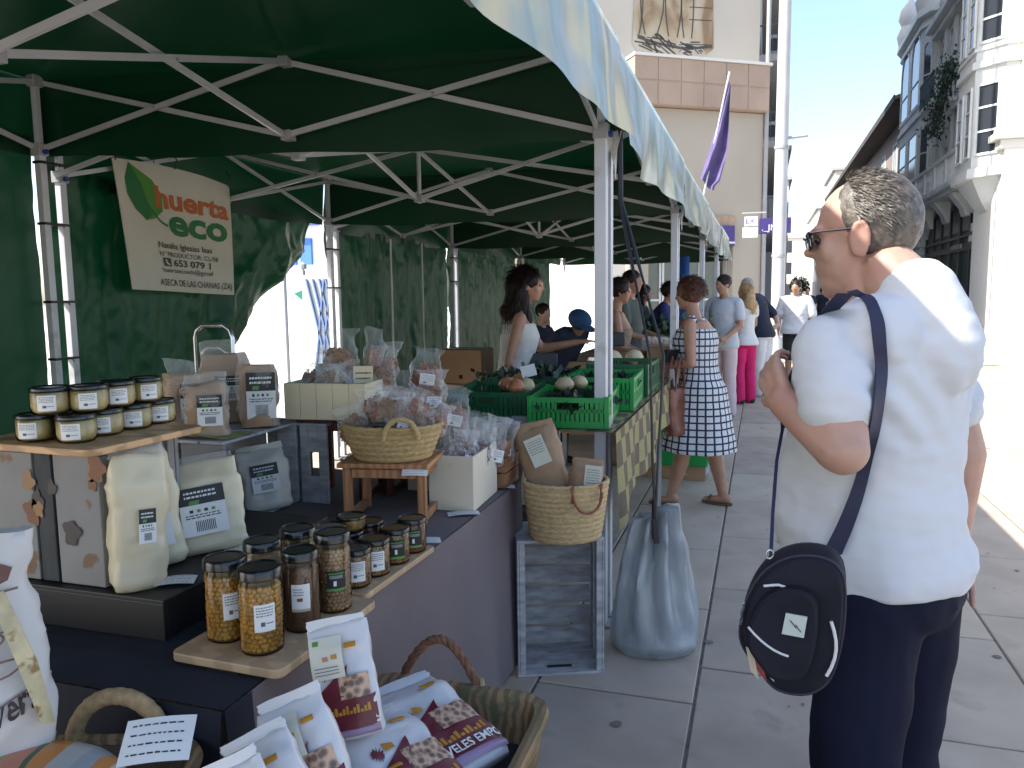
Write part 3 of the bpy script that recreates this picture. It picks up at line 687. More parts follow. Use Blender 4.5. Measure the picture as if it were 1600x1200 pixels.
# ---- rows of bright buildings down the street
def plain(lab, x0, x1, y0, y1, h, mt, name='townhouse', rows=3, side=1, roof=None):
    t = thing(name, lab, 'building'); m = MB(); m.bx(x0,x1,y0,y1,0,h); m.build('wall', mt, t, smooth=False)
    m = MB(); m.bx(x0-.3,x1+.3,y0-.3,y1+.3,h,h+.3); m.build('cornice', m_conc, t, smooth=False)
    xf = x1 if side > 0 else x0; Fq = Face((xf,0,0),(0,1,0),(side,0,0)); ncol = int((y1-y0)/3.4)
    Fn_ = Face((x0,y0,0),(1,0,0),(0,-1,0)); nc2 = min(7, int((x1-x0)/2.6))
    for r_ in range(rows):
        z_ = 1+r_*h/rows
        for k in range(ncol): Fq.window(t, y0+1+k*3.4, y0+2.2+k*3.4, z_, z_+min(2,h/rows*.6), bars=0, mull=0)
        for k in range(nc2): Fn_.window(t, .8+k*(x1-x0-1)/nc2, 1.9+k*(x1-x0-1)/nc2, z_, z_+min(2,h/rows*.6), bars=0, mull=0)
    return t
plain('pale townhouse over the dark eave with a stepped roofline', 7.3, 18, 93, 106, 14.6, m_white_w, side=-1)
plain('farthest white townhouse at the end of the street, right', 6.6, 18, 107, 130, 12.0, m_white_w, side=-1)
plain('pale house just past the balcony block, left side of street', -8, .6, 42, 56, 13, m_white_w)
plain('cream house halfway down the left side of the street', -8, 1.4, 57, 78, 11, m_stucco)
plain('white house closing the street far ahead', -6, 6.4, 131, 140, 10, m_white_w, side=-1)
plain('far white house on the left of the street end', -8, 2.2, 79, 110, 12, m_white_w)
# white building seen in the bright gap under the tents
wt = plain('low white building behind the stalls, bright through the open tent back', -17, -3.4, 32, 44, 9, mat('bright_white_wall', (.8,.8,.78), rough=.8, var=.02), rows=2)
# kiosk and panels seen through the drawn-aside tarpaulin
kk = thing('kiosk', 'white kiosk with blue panels seen through the gap in the tarpaulin', 'kiosk', (-12.2,16.2,0))
m = MB(); m.bx(-2.2,2.4,0,3,0,3.6); m.build('wall', mat('kiosk_white', (.78,.8,.82), rough=.5, var=.03), kk, smooth=False)
for k in range(5):
    m = MB(); m.bx(.2+.42*k,.5+.42*k,-.06,-.0,2.3,2.9); m.build('panel', C('kiosk_blue',.05,.17,.55), kk, smooth=False)
m = MB(); m.bx(-2.2,2.4,-.3,-.0,3.2,3.4); m.build('fascia', C('kiosk_violet',.12,.14,.5), kk, smooth=False)
ss = thing('sunshade', 'green sunshade on a pole in the bright gap beside the banner', 'parasol', tuple(at(505,470,d=10.5)))
m = MB(); m.poly([(-.45,0,.1),(.3,-.1,.35),(.4,.1,-.1),(-.1,.2,-.25)], .03); m.build('canopy', C('mint_green',.05,.32,.22), ss, smooth=False)
m = MB(); m.tube([(0,0,0),(0,0,-1.3)], .03, 8); m.build('pole', m_hub, ss)
ls = thing('lattice_screen', 'blue and white lattice screen beside the tent leg in the bright gap', 'screen', tuple(at(520,500,d=9.5)))
m = MB()
for k in range(6):
    m.bar((-.25+.09*k,0,-.55),(-.1+.09*k,0,.5),.03,.02); m.bar((.35-.09*k,0,-.55),(.1-.09*k,0,.5),.03,.02)
m.build('lattice', C('lattice_blue',.12,.18,.34), ls, smooth=False, kind='stuff')
m = MB(); m.bx(-.42,.42,.02,.05,-.6,.55); m.build('backing', m_frame_w, ls, smooth=False)
for px_, lab in ((448,'thin post in the bright square, left one'),(478,'thin post in the bright square, right one')):
    p = at(px_, 512, z=0) if False else at(px_, 520, d=11); tt = thing('bollard', lab, 'bollard', (p.x,p.y,0)); m = MB(); m.tube([(0,0,0),(0,0,1.9)], .03, 8); m.build('post', m_hub, tt)
    m = MB(); m.lathe([(.0,1.9),(.05,1.92),(.05,1.98),(.0,2.02)], 8); m.build('cap', m_hub, tt)
# ---- street lamp
lp = at(1213,560,z=0); lamp = thing('street_lamp', 'tall pale round lamp post standing in the walkway behind the shoppers', 'lamp post', (lp.x,lp.y,0))
m = MB(); m.tube([(0,0,0),(0,0,.5),(0,0,.52),(0,0,4),(0,0,11)], [.17,.17,.15,.145,.12], 20); m.build('pole', mat('grey_painted_steel', (.40,.40,.40), rough=.45, var=.1, scale=2, bump=.05), lamp)
for z_ in (4.75, 2.35): m = MB(); m.lathe([(.15,z_-.03),(.165,z_-.03),(.165,z_+.03),(.15,z_+.03)], 20); m.build('clamp_ring', m_hub, lamp)
m = MB(); m.tube([(.1,0,4.95),(.55,0,4.98)], .035, 8); m.build('arm', m_hub, lamp)
m = MB(); m.bar((0,0,10.9),(-1.6,-.6,11.4),.08); m.build('lantern_arm', m_hub, lamp)
m = MB(); m.ell((-1.8,-.7,11.4),(.4,.16,.09)); m.build('lantern', m_hub, lamp)
# ---- flag
f0, f1 = at(1093,335,d=9.2), at(1140,112,d=9.0)
fl = thing('flag', 'limp purple flag on a leaning pole above the tents', 'flag', tuple(f0)); dv = f1-f0
m = MB(); m.tube([Vector((0,0,0))-dv*.2, dv*1.0], .011, 8); m.build('pole', m_alw, fl)
m = MB()
def ff(a, b2):
    t = .93-.68*b2; base = dv*t; wd_ = (.02+.19*min(1,b2*1.6)**1.1)*(1 if b2 < .93 else .8)
    return base + Vector((-.10*b2+.02+a*wd_*.95, .05*math.sin(a*9+b2*3)+.04*a, -.02*a-.12*a*b2+ .015*math.sin(a*7)))
m.grid(ff, 16, 24); m.build('cloth', mat('purple_cloth', (.12,.09,.22), rough=.7, var=.2, scale=6, transl=.2), fl)
# ================================================================ STALL GOODS
m_cloth = mat('mauve_grey_cloth', (.155,.125,.13), rough=.85, var=.1, scale=3, bump=.3, bscale=300, bdist=.0006)
m_navy = mat('dark_navy_cloth', (.012,.014,.024), rough=.85, var=.15, scale=3, bump=.3, bscale=300, bdist=.0006)
m_black = mat('black_board', (.008,.008,.009), rough=.45, var=.2, scale=4, bump=.1, bscale=40)
m_pine = mat('pine_wood', (.50,.30,.15), rough=.5, var=.22, scale=2.2, kind='wave', stretch=(1,6,6), bump=.12, bscale=60)
m_pineo = mat('orange_pine_wood', (.42,.20,.09), rough=.5, var=.2, scale=2.2, kind='wave', stretch=(5,5,1), bump=.12, bscale=60)
m_beech = mat('beech_board', (.50,.34,.20), rough=.5, var=.13, scale=3, kind='wave', stretch=(1,5,1), bump=.12, bscale=70)
m_redwood = mat('red_brown_wood', (.11,.035,.02), rough=.5, var=.25, scale=3, kind='wave', stretch=(5,5,1))
m_cream = mat('cream_painted_wood', (.62,.53,.36), rough=.6, var=.06, scale=3, bump=.1, bscale=60)
m_creamw = mat('pale_cream_box', (.66,.59,.46), rough=.6, var=.05, scale=3, bump=.08, bscale=60)
m_brownc = mat('brown_crate_wood', (.26,.12,.055), rough=.6, var=.25, scale=2.5, kind='wave', stretch=(1,1,6))
m_greyw = mat('grey_washed_wood', (.40,.40,.41), rough=.75, var=.3, scale=12, stretch=(1,3,3), bump=.3, bscale=60, col2=(.26,.26,.27), c2scale=9, c2lo=.55, c2hi=.75)
m_greyd = mat('dark_wood_and_gap_shade', (.035,.04,.045), rough=.7, var=.3, scale=12, stretch=(3,3,1), bump=.3, bscale=60)
m_print = mat('printed_grey_board', (.235,.23,.225), rough=.7, var=.12, scale=6, bump=.15, bscale=60, col2=(.20,.12,.07), c2scale=9, c2lo=.63, c2hi=.67)
m_straw = mat('straw_esparto', (.46,.32,.14), rough=.75, var=.28, scale=70, bump=.6, bscale=160, bdist=.002, stretch=(1,1,2.5))
m_straw2 = mat('pale_straw_esparto', (.50,.36,.18), rough=.75, var=.25, scale=60, bump=.6, bscale=150, bdist=.002, stretch=(1,1,2.5))
m_kraft = mat('kraft_paper', (.36,.225,.13), rough=.7, var=.12, scale=6, bump=.7, bscale=9, bdist=.008, ridged=.5)
m_paper = C('white_paper', .74,.74,.72, rough=.7)
m_ink2 = C('printed_ink', .03,.03,.035, rough=.7)
m_lblk = C('label_black', .015,.018,.017, rough=.5)
m_lgrn = C('label_green', .10,.28,.06, rough=.5)
m_flour = mat('flour_bag_cream', (.66,.58,.40), rough=.38, var=.06, scale=7, bump=.6, bscale=7, bdist=.008, spec=.5, ridged=.6)
m_film = film_mat('clear_film', .05)
m_film2 = film_mat('clear_film_bright', .09, col=(.95,.95,.93), rough=.15)
m_nut = mat('cookie_brown', (.24,.12,.06), rough=.6, var=.5, scale=90, bump=.8, bscale=90, bdist=.004)
m_nutl = mat('nut_reddish', (.27,.11,.06), rough=.5, var=.45, scale=110, bump=.6, bscale=120, bdist=.003)
m_cork = mat('grain_tan', (.40,.26,.15), rough=.7, var=.3, scale=160, bump=.6, bscale=200, bdist=.002)
m_pea = mat('chickpea', (.62,.33,.06), rough=.3, var=.25, scale=30, bump=0, spec=.6, sss=.05)
m_bean = mat('pale_bean', (.52,.34,.20), rough=.35, var=.25, scale=40, bump=0, spec=.6)
m_lentil = mat('lentil_brown', (.16,.075,.035), rough=.4, var=.5, scale=260, bump=.9, bscale=260, bdist=.002)
m_glass = glass_mat('jar_glass', (.93,.95,.92))
m_lid = mat('black_lid', (.008,.008,.009), rough=.22, var=.1, bump=0, spec=.6)
m_honey = mat('pale_cream_spread', (.55,.42,.19), rough=.35, var=.12, scale=14, bump=.1, bscale=40)
m_wht = mat('white_woven_sack', (.60,.58,.56), rough=.6, var=.05, scale=10, bump=.6, bscale=8, bdist=.008, ridged=.6)

def planks(name, par, specs, mt, bev=.0025, label=None):
    out = []
    for (x0,x1,y0,y1,z0,z1) in specs:
        m = MB(); m.bx(x0,x1,y0,y1,z0,z1); o = m.build(name, mt, par, smooth=False, bev=bev)
        if label: o['label'] = label
        out.append(o)
    return out
def dashes(m, w, h, rows, x0=0, z0=0, mi=0, rg=random, y=-.0012, lh=.5):
    """rows of short printed strokes on a label in the xz plane (front is -y)"""
    for r_ in range(rows):
        z = z0+h/2-h*(r_+.5)/rows; t = h/rows*lh/2; x = x0-w/2
        while x < x0+w/2-w*.06:
            l = w*rg.uniform(.04,.13); x2 = min(x+l, x0+w/2)
            m.add([(x,y,z-t),(x2,y,z-t*rg.uniform(.6,1)),(x2,y,z+t),(x,y,z+t*rg.uniform(.6,1))], [(0,1,2,3)], mi); x = x2+w*.03
def eco_label(par, w, h, loc, rot=(0,0,0), top=.42, name='label'):
    rg = random.Random(int(loc[0]*1e4)+3)
    m = MB(); m.box((0,0,0),(w,.0012,h),0); zt = h/2-h*top/2
    m.add([(-w/2,-.0009,h/2-h*top),(w/2,-.0009,h/2-h*top),(w/2,-.0009,h/2),(-w/2,-.0009,h/2)], [(0,1,2,3)], 1)
    dashes(m, w*.75, h*top*.5, 2, 0, zt+h*.03, 0, rg, -.0014); m.add([(-w*.3,-.0014,zt-h*.17),(-w*.08,-.0014,zt-h*.17),(-w*.05,-.0014,zt-h*.09),(-w*.27,-.0014,zt-h*.09)], [(0,1,2,3)], 3)
    for k in range(4): m.add([(-w*.3+k*w*.16,-.0014,h*.0-h*.02),(-w*.22+k*w*.16,-.0014,h*.0-h*.02),(-w*.22+k*w*.16,-.0014,h*.04),(-w*.3+k*w*.16,-.0014,h*.04)], [(0,1,2,3)], 3 if k % 2 else 1)
    for k in range(11):
        x = -w*.2+k*w*.04; m.add([(x,-.0014,-h*.42),(x+w*.018,-.0014,-h*.42),(x+w*.018,-.0014,-h*.2),(x,-.0014,-h*.2)], [(0,1,2,3)], 2)
    dashes(m, w*.8, h*.1, 2, 0, -h*.1, 2, rg, -.0014)
    o = m.build(name, [m_paper, m_lblk, m_ink2, m_lgrn], par, smooth=False, loc=loc); o.rotation_euler = rot; return o
def white_label(par, w, h, loc, rot=(0,0,0), rows=4, icon=(.3,.12,.1), name='label', base=None):
    rg = random.Random(int(loc[2]*1e4)+5); m = MB(); m.box((0,0,0),(w,.001,h),0)
    dashes(m, w*.8, h*.5, rows, 0, h*.15, 1, rg, -.0012, .35)
    if icon: m.add([(w*.12*math.cos(t*math.pi/4)-w*.15,-.0012,-h*.28+h*.1*math.sin(t*math.pi/4)) for t in range(8)], [tuple(range(8))], 2)
    o = m.build(name, [base or m_paper, C('soft_ink',.16,.17,.19), C('icon_%d' % int(icon[0]*100 if icon else 0), *(icon or (.1,.1,.1)))], par, smooth=False, loc=loc); o.rotation_euler = rot; return o
def pillow_rings(w, h, d, prof, seed, amp, ns=30, nr=22, sq=2.6):
    rings = []
    for i in range(nr+1):
        v = i/nr; fw, fd, oy = prof(v); ring = []
        for k in range(ns):
            t = 2*math.pi*k/ns; c, s_ = math.cos(t), math.sin(t)
            x = math.copysign(abs(c)**(2/sq), c)*w/2*fw; y = math.copysign(abs(s_)**(2/sq), s_)*d/2*fd + oy*d
            q = fold((x*9,y*9,v*h*9), 1.6, seed)*amp + fold((x*26,y*26,v*h*26), 1.6, seed+5)*amp*.45
            ring.append(Vector((x+c*q, y+s_*q, v*h+fold((x*14,v*4,seed),1,seed)*amp*(.8 if v>.9 else .15))))
        rings.append(ring)
    return rings
def flour_bag(lab, loc, rz, w, h, d, seed, tilt=0, label=True, roll=0, mt=None, lw=.55, lh=.42, lz=.5, grp=None, name='flour_bag', cat='bag', ltop=.42):
    t = thing(name, lab, cat, loc, rz, grp); t.rotation_euler = (tilt, roll, rz)
    def prof(v):
        if v < .06: return (.82+v*2.5, .65+v*5, 0)
        if v < .8: return (1-.04*math.sin(v*6), 1-.1*v, 0)
        q = (v-.8)/.2; return (.97-.03*q, max(.05, .9*(1-q)**.9), 0)
    m = MB(); m.loft(pillow_rings(w,h,d,prof,seed,.010,40,30)); m.build('bag_body', mt or m_flour, t, ang=75)
    m = MB(); m.loft(pillow_rings(w*.97,h*.10,d*.12,lambda v:(1-.04*v,1,.0+.3*v),seed+2,.008,nr=6)); m.build('sealed_top', m_film2 if not mt else mt, t, ang=80, loc=(0,0,h*.97))
    if label: eco_label(t, w*lw, h*lh, (.02*w, -d*.5-.006, h*lz), (R(-2),0,R(2)), ltop)
    return t
def nut_bag(lab, loc, rz, w, h, d, seed, fill=.55, mt=None, tilt=0, roll=0, label=True, fan=1.15, grp=None, lumps=70, film=None, name='snack_bag', lump=.009, cat='bag', solid=False):
    t = thing(name, lab, cat, loc, rz, grp); t.rotation_euler = (tilt, roll, rz); rg = random.Random(seed); mt = mt or m_nut
    def pc(v): return ((.75+v*2 if v < .1 else .97-1.6*max(0,v-.68)**1.3*(1.2+.5*math.sin(seed))), (.6+v*4 if v < .1 else max(.15,1-2.6*max(0,v-.65))), .25*max(0,v-.7)*math.sin(seed*2))
    m = MB(); rr = pillow_rings(w*.93,h*fill,d*.9,pc,seed,.012,24,14); m.loft(rr)
    for k in range(lumps):
        ring = rg.choice(rr[1:]); a, b2 = rg.choice(ring), Vector((0,0,0)); c = a*1.0
        m.ell((c.x*.97,c.y*.97,c.z), (lump*rg.uniform(.7,1.3),lump*rg.uniform(.6,1.1),lump*rg.uniform(.5,1)), (rg.random()*3,rg.random()*3,0), 7, 5)
    m.build('contents', mt, t, ang=60, kind='stuff')
    def pf(v):
        if v < .08: return (.8+v*2.5,.7+v*4,0)
        if v < fill: return (1.03,1.05,0)
        q = (v-fill)/(1-fill); return (1.03-.25*math.sin(q*math.pi)*(1 if fan > 1 else .4)+(fan-1)*q, max(.10,(1-q)**.7), .12*math.sin(q*5+seed))
    m = MB(); m.loft(pillow_rings(w,h,d,pf,seed+1,.02,34,24), cap=False); m.build('film_wrapper', film or m_film, t, ang=85)
    if label: white_label(t, w*.5, h*.25, (w*.05, -d*.5-.012, h*fill*.5), (0,0,0), 3)
    return t
def price_card(lab, loc, rz, w=.085, h=.055, tilt=0, rows=3, grp='small white price cards on the stall', writing=None):
    t = thing('price_card', lab, 'card', loc, rz, grp); m = MB()
    m.grid(lambda u,v: ((u-.5)*w, (v-.5)*h, .004*math.sin(u*3.1)+.0025), 6, 3); m.grid(lambda u,v: ((u-.5)*w, (v-.5)*h, .004*math.sin(u*3.1)+.0015), 6, 3, flip=True)
    m.build('card', m_paper, t); rg = random.Random(int(loc[1]*999)); m = MB()
    for r_ in range(rows):
        y = h*.32-h*.64*r_/max(1,rows-1); x = -w*.4
        while x < w*.34:
            l = w*rg.uniform(.03,.1); f = lambda xx: .004*math.sin((xx/w+.5)*3.1)+.0031
            m.add([(x,y,f(x)),(x+l,y,f(x+l)),(x+l,y+h*.035,f(x+l)),(x,y+h*.035*rg.uniform(.6,1.2),f(x))], [(0,1,2,3)]); x += l+w*.03
    m.build('writing', m_ink2, t, smooth=False, kind='stuff'); t.rotation_euler = (tilt,0,rz); return t
# ---------------- main table, cloth, risers
TZ = .75
t = thing('trestle_table', 'trestle table hidden under the mauve grey cloth', 'table', (-1.45,2.05,0))
m = MB(); m.bx(-.48,.49,-.9,.92,TZ-.035,TZ-.006); m.build('table_top', m_beech, t, smooth=False)
for x in (-.42,.44):
    for y in (-.82,.84): m = MB(); m.bar((x,y,0),(x*.95,y*.95,TZ-.035),.035); m.build('leg', m_al, t, smooth=False)
def cloth_side(m, P0, P1, n, zt, zb, amp, seed, nu=90, nv=18):
    P0, P1, n = Vector(P0), Vector(P1), Vector(n); L_ = (P1-P0).length
    def fn(u, v):
        p = P0+(P1-P0)*u; s_ = u*L_; d = .004+amp*v**.8*(.5+.5*math.sin(s_*9+seed)+.35*math.sin(s_*17+seed*2)+fold((s_,v*.5,seed),2.2,seed))
        return p+n*(d+.012*v)+Vector((0,0,zt+(zb-zt)*v))
    m.grid(fn, nu, nv)
m = MB(); x0,x1,y0,y1 = -1.95,-.925,1.13,2.99
m.grid(lambda u,v: (x0+(x1-x0)*u, y0+(y1-y0)*v, TZ+.0012+.0016*fold((u*3,v*5,0),2,3)), 40, 60)
cloth_side(m,(x1,y0,0),(x1,y1,0),(1,0,0),TZ+.001,.03,.03,2); cloth_side(m,(x0,y0,0),(x1,y0,0),(0,-1,0),TZ+.001,.03,.03,4); cloth_side(m,(x1,y1,0),(x0,y1,0),(0,1,0),TZ+.001,.03,.02,6)
tag(m.build('tablecloth', m_cloth, None, ang=80), 'mauve grey cloth draped over the front jar table down to the paving', 'tablecloth')
# low bench with navy cloth carrying the near baskets
m = MB(); m.grid(lambda u,v: (-1.75+1.32*u, .45+.66*v if u < .62 else .45+(.66+.0*v)*v, .52+.002*fold((u*3,v*3,1),2,3)), 30, 16)
cloth_side(m,(-.43,.45,0),(-.43,1.11,0),(1,0,0),.52,.03,.02,2,40); cloth_side(m,(-1.75,.45,0),(-.43,.45,0),(0,-1,0),.52,.03,.02,3,50)
cloth_side(m,(-.43,1.11,0),(-.9,1.11,0),(0,1,0),.52,.03,.006,3,30)
tag(m.build('bench_cloth', m_navy, None, ang=80), 'dark navy cloth over the low bench under the near baskets', 'tablecloth')
m = MB(); m.bx(-1.72,-.47,.48,1.08,.44,.515); t = thing('low_bench','low bench under the navy cloth at the near end of the stall','bench',(0,0,0)); m.build('bench_top', m_beech, t, smooth=False)
for x in (-1.65,-.53):
    for y in (.55,1.0): m = MB(); m.bx(x-.02,x+.02,y-.02,y+.02,0,.44); m.build('leg', m_beech, t, smooth=False)
# added navy sheet on the near table end, shade put into its colour
m = MB(); m.grid(lambda u,v: (-1.94+1.02*u, 1.125+.30*v+.06*u*v, TZ+.006+.003*fold((u*3,v*5,2),2,3)+.004*math.exp(-((u-.55-.2*v)*22)**2)), 60, 20)
cloth_side(m,(-1.94,1.122,0),(-.92,1.122,0),(0,-1,0),TZ+.006,.3,.03,4,60); cloth_side(m,(-.917,1.12,0),(-.917,1.20,0),(1,0,0),TZ+.006,.5,.01,4,10)
tag(m.build('shade_sheet', m_navy, None, ang=80), 'dark navy sheet standing in for shade on the near end of the jar table', 'cloth')
# black riser
t = thing('display_riser', 'black display box under the flour bags and printed crate', 'box', (-1.6,1.58,TZ+.004)); ZR = .853
m = MB(); m.bx(-.36,.375,-.255,-.243,0.004,ZR-TZ-.014); m.build('front_panel', m_black, t, smooth=False, bev=.002)
m = MB(); m.bx(.363,.375,-.242,.42,0.004,ZR-TZ-.014); m.build('side_panel', m_black, t, smooth=False, bev=.002)
m = MB(); m.bx(-.362,.379,-.258,.42,ZR-TZ-.0135,ZR-TZ-.004); m.build('top_panel', m_black, t, smooth=False, bev=.002)
# ---------------- crate A (printed, on its side, opening to the aisle)
def side_crate(lab, x0, x1, y0, y1, z0, z1, mt, gaps, opening='x', inner=None, label=None, slots=True):
    t = thing('wooden_crate', lab, 'crate', (x0,y0,z0)); W, D, H = x1-x0, y1-y0, z1-z0
    n = len(gaps)   # boards of the near end as (a0,a1) fractions
    for y in (0, D-.012):
        for a0, a1, mm in gaps:
            m = MB(); m.bx(W*a0, W*a1, y, y+.012, .002, H-.016); m.build('board', mm, t, smooth=False, bev=.002)
    for k in range(4):
        a0 = W*(k/4)+.004; m = MB(); m.bx(a0, a0+W/4-.008, 0, D, H-.0155, H-.004); m.build('slat', mt, t, smooth=False, bev=.002)
        m = MB(); m.bx(a0, a0+W/4-.008, .013, D-.013, 0, .008); m.build('slat', mt, t, smooth=False, bev=.002)
    for k in range(3):
        m = MB(); m.bx(0, .009, .013, D-.013, .01+H*k/3, .0+H*(k+1)/3-.02); m.build('slat', mt, t, smooth=False, bev=.002)
    for y in (.0125, D-.036):
        m = MB(); m.bx(W-.022, W-.001, y, y+.022, .009, H-.017); m.build('corner_post', mt, t, smooth=False, bev=.002)
    return t
ca = side_crate('grey crate printed with brown leaves, on its side under the cream jars', -1.80,-1.40,1.345,1.60,ZR,1.172, m_print, [(.0,.52,m_print),(.54,.66,m_greyd),(.68,1,m_print)])  # dark middle board stands in for the shaded gap between slats
# leaf prints as raised decoupage flecks on the near end
rg = random.Random(11)
for k in range(13):
    cx, cz, s_ = rg.uniform(-.15,.21), rg.uniform(.02,.28), rg.uniform(.015,.032); a = rg.random()*6
    pts = [(cx+s_*(1+.16*math.cos(5*q+k)+.14*math.cos(3*q))*math.cos(q+a)*.8, -.0015-.0006*(k % 4), cz+s_*(1+.16*math.cos(5*q+k)+.14*math.cos(3*q))*math.sin(q+a)) for q in [j*math.pi/10 for j in range(20)]]
    m = MB(); m.poly(pts); m.build('leaf', [C('leaf_brown',.20,.085,.04),C('leaf_tan',.30,.17,.08),C('leaf_dark',.06,.05,.045)][k % 3], ca, smooth=False, loc=(.19,-.001,0))
# beech board with cream spread jars
t = thing('wooden_board', 'thin wooden board under the small cream jars', 'board', (-1.50,1.435,1.176)); m = MB()
def rboard(w, l, h, r=.03):
    pts = []
    for cx, cy, a0 in ((w/2-r,l/2-r,0),(-w/2+r,l/2-r,90),(-w/2+r,-l/2+r,180),(w/2-r,-l/2+r,270)):
        for k in range(6): a = R(a0+k*18); pts.append((cx+r*math.cos(a), cy+r*math.sin(a), 0))
    return MB().poly(pts, h, n=(0,0,1))
t.rotation_euler.z = R(-3)
rboard(.37,.34,.016).build('board', m_pine, t, smooth=False, bev=.003)
def jar_label(par, r, z0, z1, a0, a1, kind='white', seed=1):
    rg = random.Random(seed); m = MB(); N = 10
    P = lambda a, z, e=0: ((r+.0008+e)*math.cos(a), (r+.0008+e)*math.sin(a), z)
    m.grid(lambda u,v: P(a0+(a1-a0)*u, z0+(z1-z0)*v), N, 1, 0)
    def patch(u0,u1,v0,v1,mi,e=.0005): m.grid(lambda u,v: P(a0+(a1-a0)*(u0+(u1-u0)*u), z0+(z1-z0)*(v0+(v1-v0)*v), e), max(1,int((u1-u0)*8)), 1, mi)
    if kind == 'white':
        for r_ in range(4):
            u = .1
            while u < .85: l = rg.uniform(.04,.14); patch(u, min(.9,u+l), .56+.1*r_, .60+.1*r_, 1); u += l+.03
        patch(.3,.5,.2,.36,2); patch(.55,.9,.28,.32,1)
        mats = [m_paper, C('soft_ink',.16,.17,.19), C('icon_dark',.10,.10,.13)]
    elif kind == 'pea':
        for r_ in range(3):
            u = .1
            while u < .6: l = rg.uniform(.04,.1); patch(u, u+l, .6+.1*r_, .64+.1*r_, 1); u += l+.03
        patch(.3,.6,.38,.5,2); patch(0,1,0,.1,3)
        mats = [m_paper, C('soft_ink',.16,.17,.19), C('lentil_print',.22,.06,.03), C('label_sand',.45,.38,.25)]
    else:
        patch(.15,.85,.62,.78,1); patch(.35,.5,.25,.5,2); patch(0,1,0,.12,3); patch(.1,.9,.84,.9,3)
        mats = [m_lblk, C('label_grey',.2,.22,.2), m_paper, m_lgrn]
    return m.build('label', mats, par)
def glass_jar(lab, loc, rz, r, h, fill, label=None, seed=1, name='glass_jar', grp=None, peas=0, pm=None, pr=.0060, lid_r=None):
    t = thing(name, lab, 'jar', loc, rz, grp); lid_r = lid_r or r*.98; rg = random.Random(seed); zl = h*.90
    m = MB(); m.lathe([(r*.86,.0),(r*.97,.004),(r,.012),(r,h*.80),(r*.93,h*.86),(lid_r*.93,h*.89)], 32); m.build('glass', m_glass, t)
    m = MB()
    m.lathe([(r*.80,.003),(r*.90,.008),(r*(.85 if peas else .965),.015),(r*(.85 if peas else .965),h*.78),(r*.8,h*.80)], 24, 1 if peas else 0);  # darker amber core puts the shade between the peas into the colour
    if peas:
        nr = int(h*.80/(pr*1.62))
        for i in range(nr):
            na = int(2*math.pi*r*.93/(pr*1.85))
            for k in range(na):
                a = 2*math.pi*(k+.5*(i % 2)+rg.uniform(-.2,.2))/na; z = .006+pr+i*pr*1.62+rg.uniform(-.0015,.0015); q = r*.93-pr*.55+rg.uniform(-.0012,.0005)
                if math.sin(a+rz) > .55: continue
                m.ell((q*math.cos(a),q*math.sin(a),z),(pr*rg.uniform(.85,1.1),pr*rg.uniform(.85,1.1),pr*rg.uniform(.8,1.05)),(rg.random()*3,rg.random()*3,0),6,4)
    m.build('contents', [fill, C('amber_core_gap_shade',.20,.10,.02,rough=.3)], t, ang=80, kind='stuff')
    m = MB(); e = lid_r*1.035
    m.lathe([(e*.98,zl-.004),(e*1.02,zl-.002),(e*1.02,zl+.002),(e,zl+.004),(e,h-.004),(e*.96,h-.001),(e*.88,h),(e*.84,h-.0022),(.0005,h-.0022)], 40, fn=lambda a,z: 1+.006*math.cos(a*40) if z < h-.003 and z > zl+.003 else 1)
    m.build('lid', m_lid, t, ang=35)
    if label: jar_label(t, r, h*label[1], h*label[2], label[3], label[4], label[0], seed)
    return t
gj = 'small round jars of cream spread on the board'
front = R(-50)-R(0)
row1 = [(-1.545,1.325,'small cream jar, front left of the board'),(-1.44,1.335,'small cream jar, front right corner of the board, beside no stack'),(-1.452,1.425,'small cream jar second from the front in the lower right row'),(-1.452,1.515,'small cream jar third from the front in the lower right row'),(-1.455,1.60,'small cream jar at the back of the lower right row')]
row1[1] = (-1.44,1.335,'small cream jar at the front right corner of the board')
for k, (x, y, l) in enumerate(row1):
    glass_jar(l, (x,y,1.1935), 0, .041, .060, m_honey, ('white',.14,.72,R(-95+k*6),R(-40+k*6)), k, 'spread_jar', gj)
row2 = [(-1.50,1.335,'upper small cream jar stacked at the front, leftmost'),(-1.452,1.385,'upper small cream jar stacked second from the front'),(-1.455,1.47,'upper small cream jar stacked third from the front'),(-1.452,1.555,'upper small cream jar stacked at the back')]
for k, (x, y, l) in enumerate(row2):
    glass_jar(l, (x+(-.008 if k==0 else 0),y,1.2540), 0, .041, .060, m_honey, ('white',.14,.72,R(-80+k*7),R(-28+k*7)), k+9, 'spread_jar', gj)
# tiered plastic tray behind
# ---------------- flour bags by crate A
g = 'cream flour bags beside the printed crate'
flour_bag('tall twisted flour bag slumped in front of the printed crate', (-1.335,1.375,ZR), R(62), .125,.305,.085, 3, tilt=R(-3), roll=R(4), lw=.3, lh=.25, lz=.48, grp=g)
flour_bag('flour bag with black label standing behind the slumped one', (-1.395,1.50,ZR), R(52), .15,.29,.07, 7, tilt=R(-10), roll=R(-6), lw=.55, lh=.5, lz=.42, grp=g)
flour_bag('flat square flour bag leaning at the riser end beside the price card', (-1.345,1.63,ZR), R(36), .20,.235,.075, 12, tilt=R(-14), roll=R(-7), lw=.55, lh=.52, lz=.46, grp=g, ltop=.36)
price_card('white price card on the black riser by the slumped flour bag', (-1.275,1.42,ZR+.002), R(30), .09,.055)
price_card('white price card on the riser in front of the square flour bag', (-1.265,1.66,ZR+.002), R(30), .10,.06)
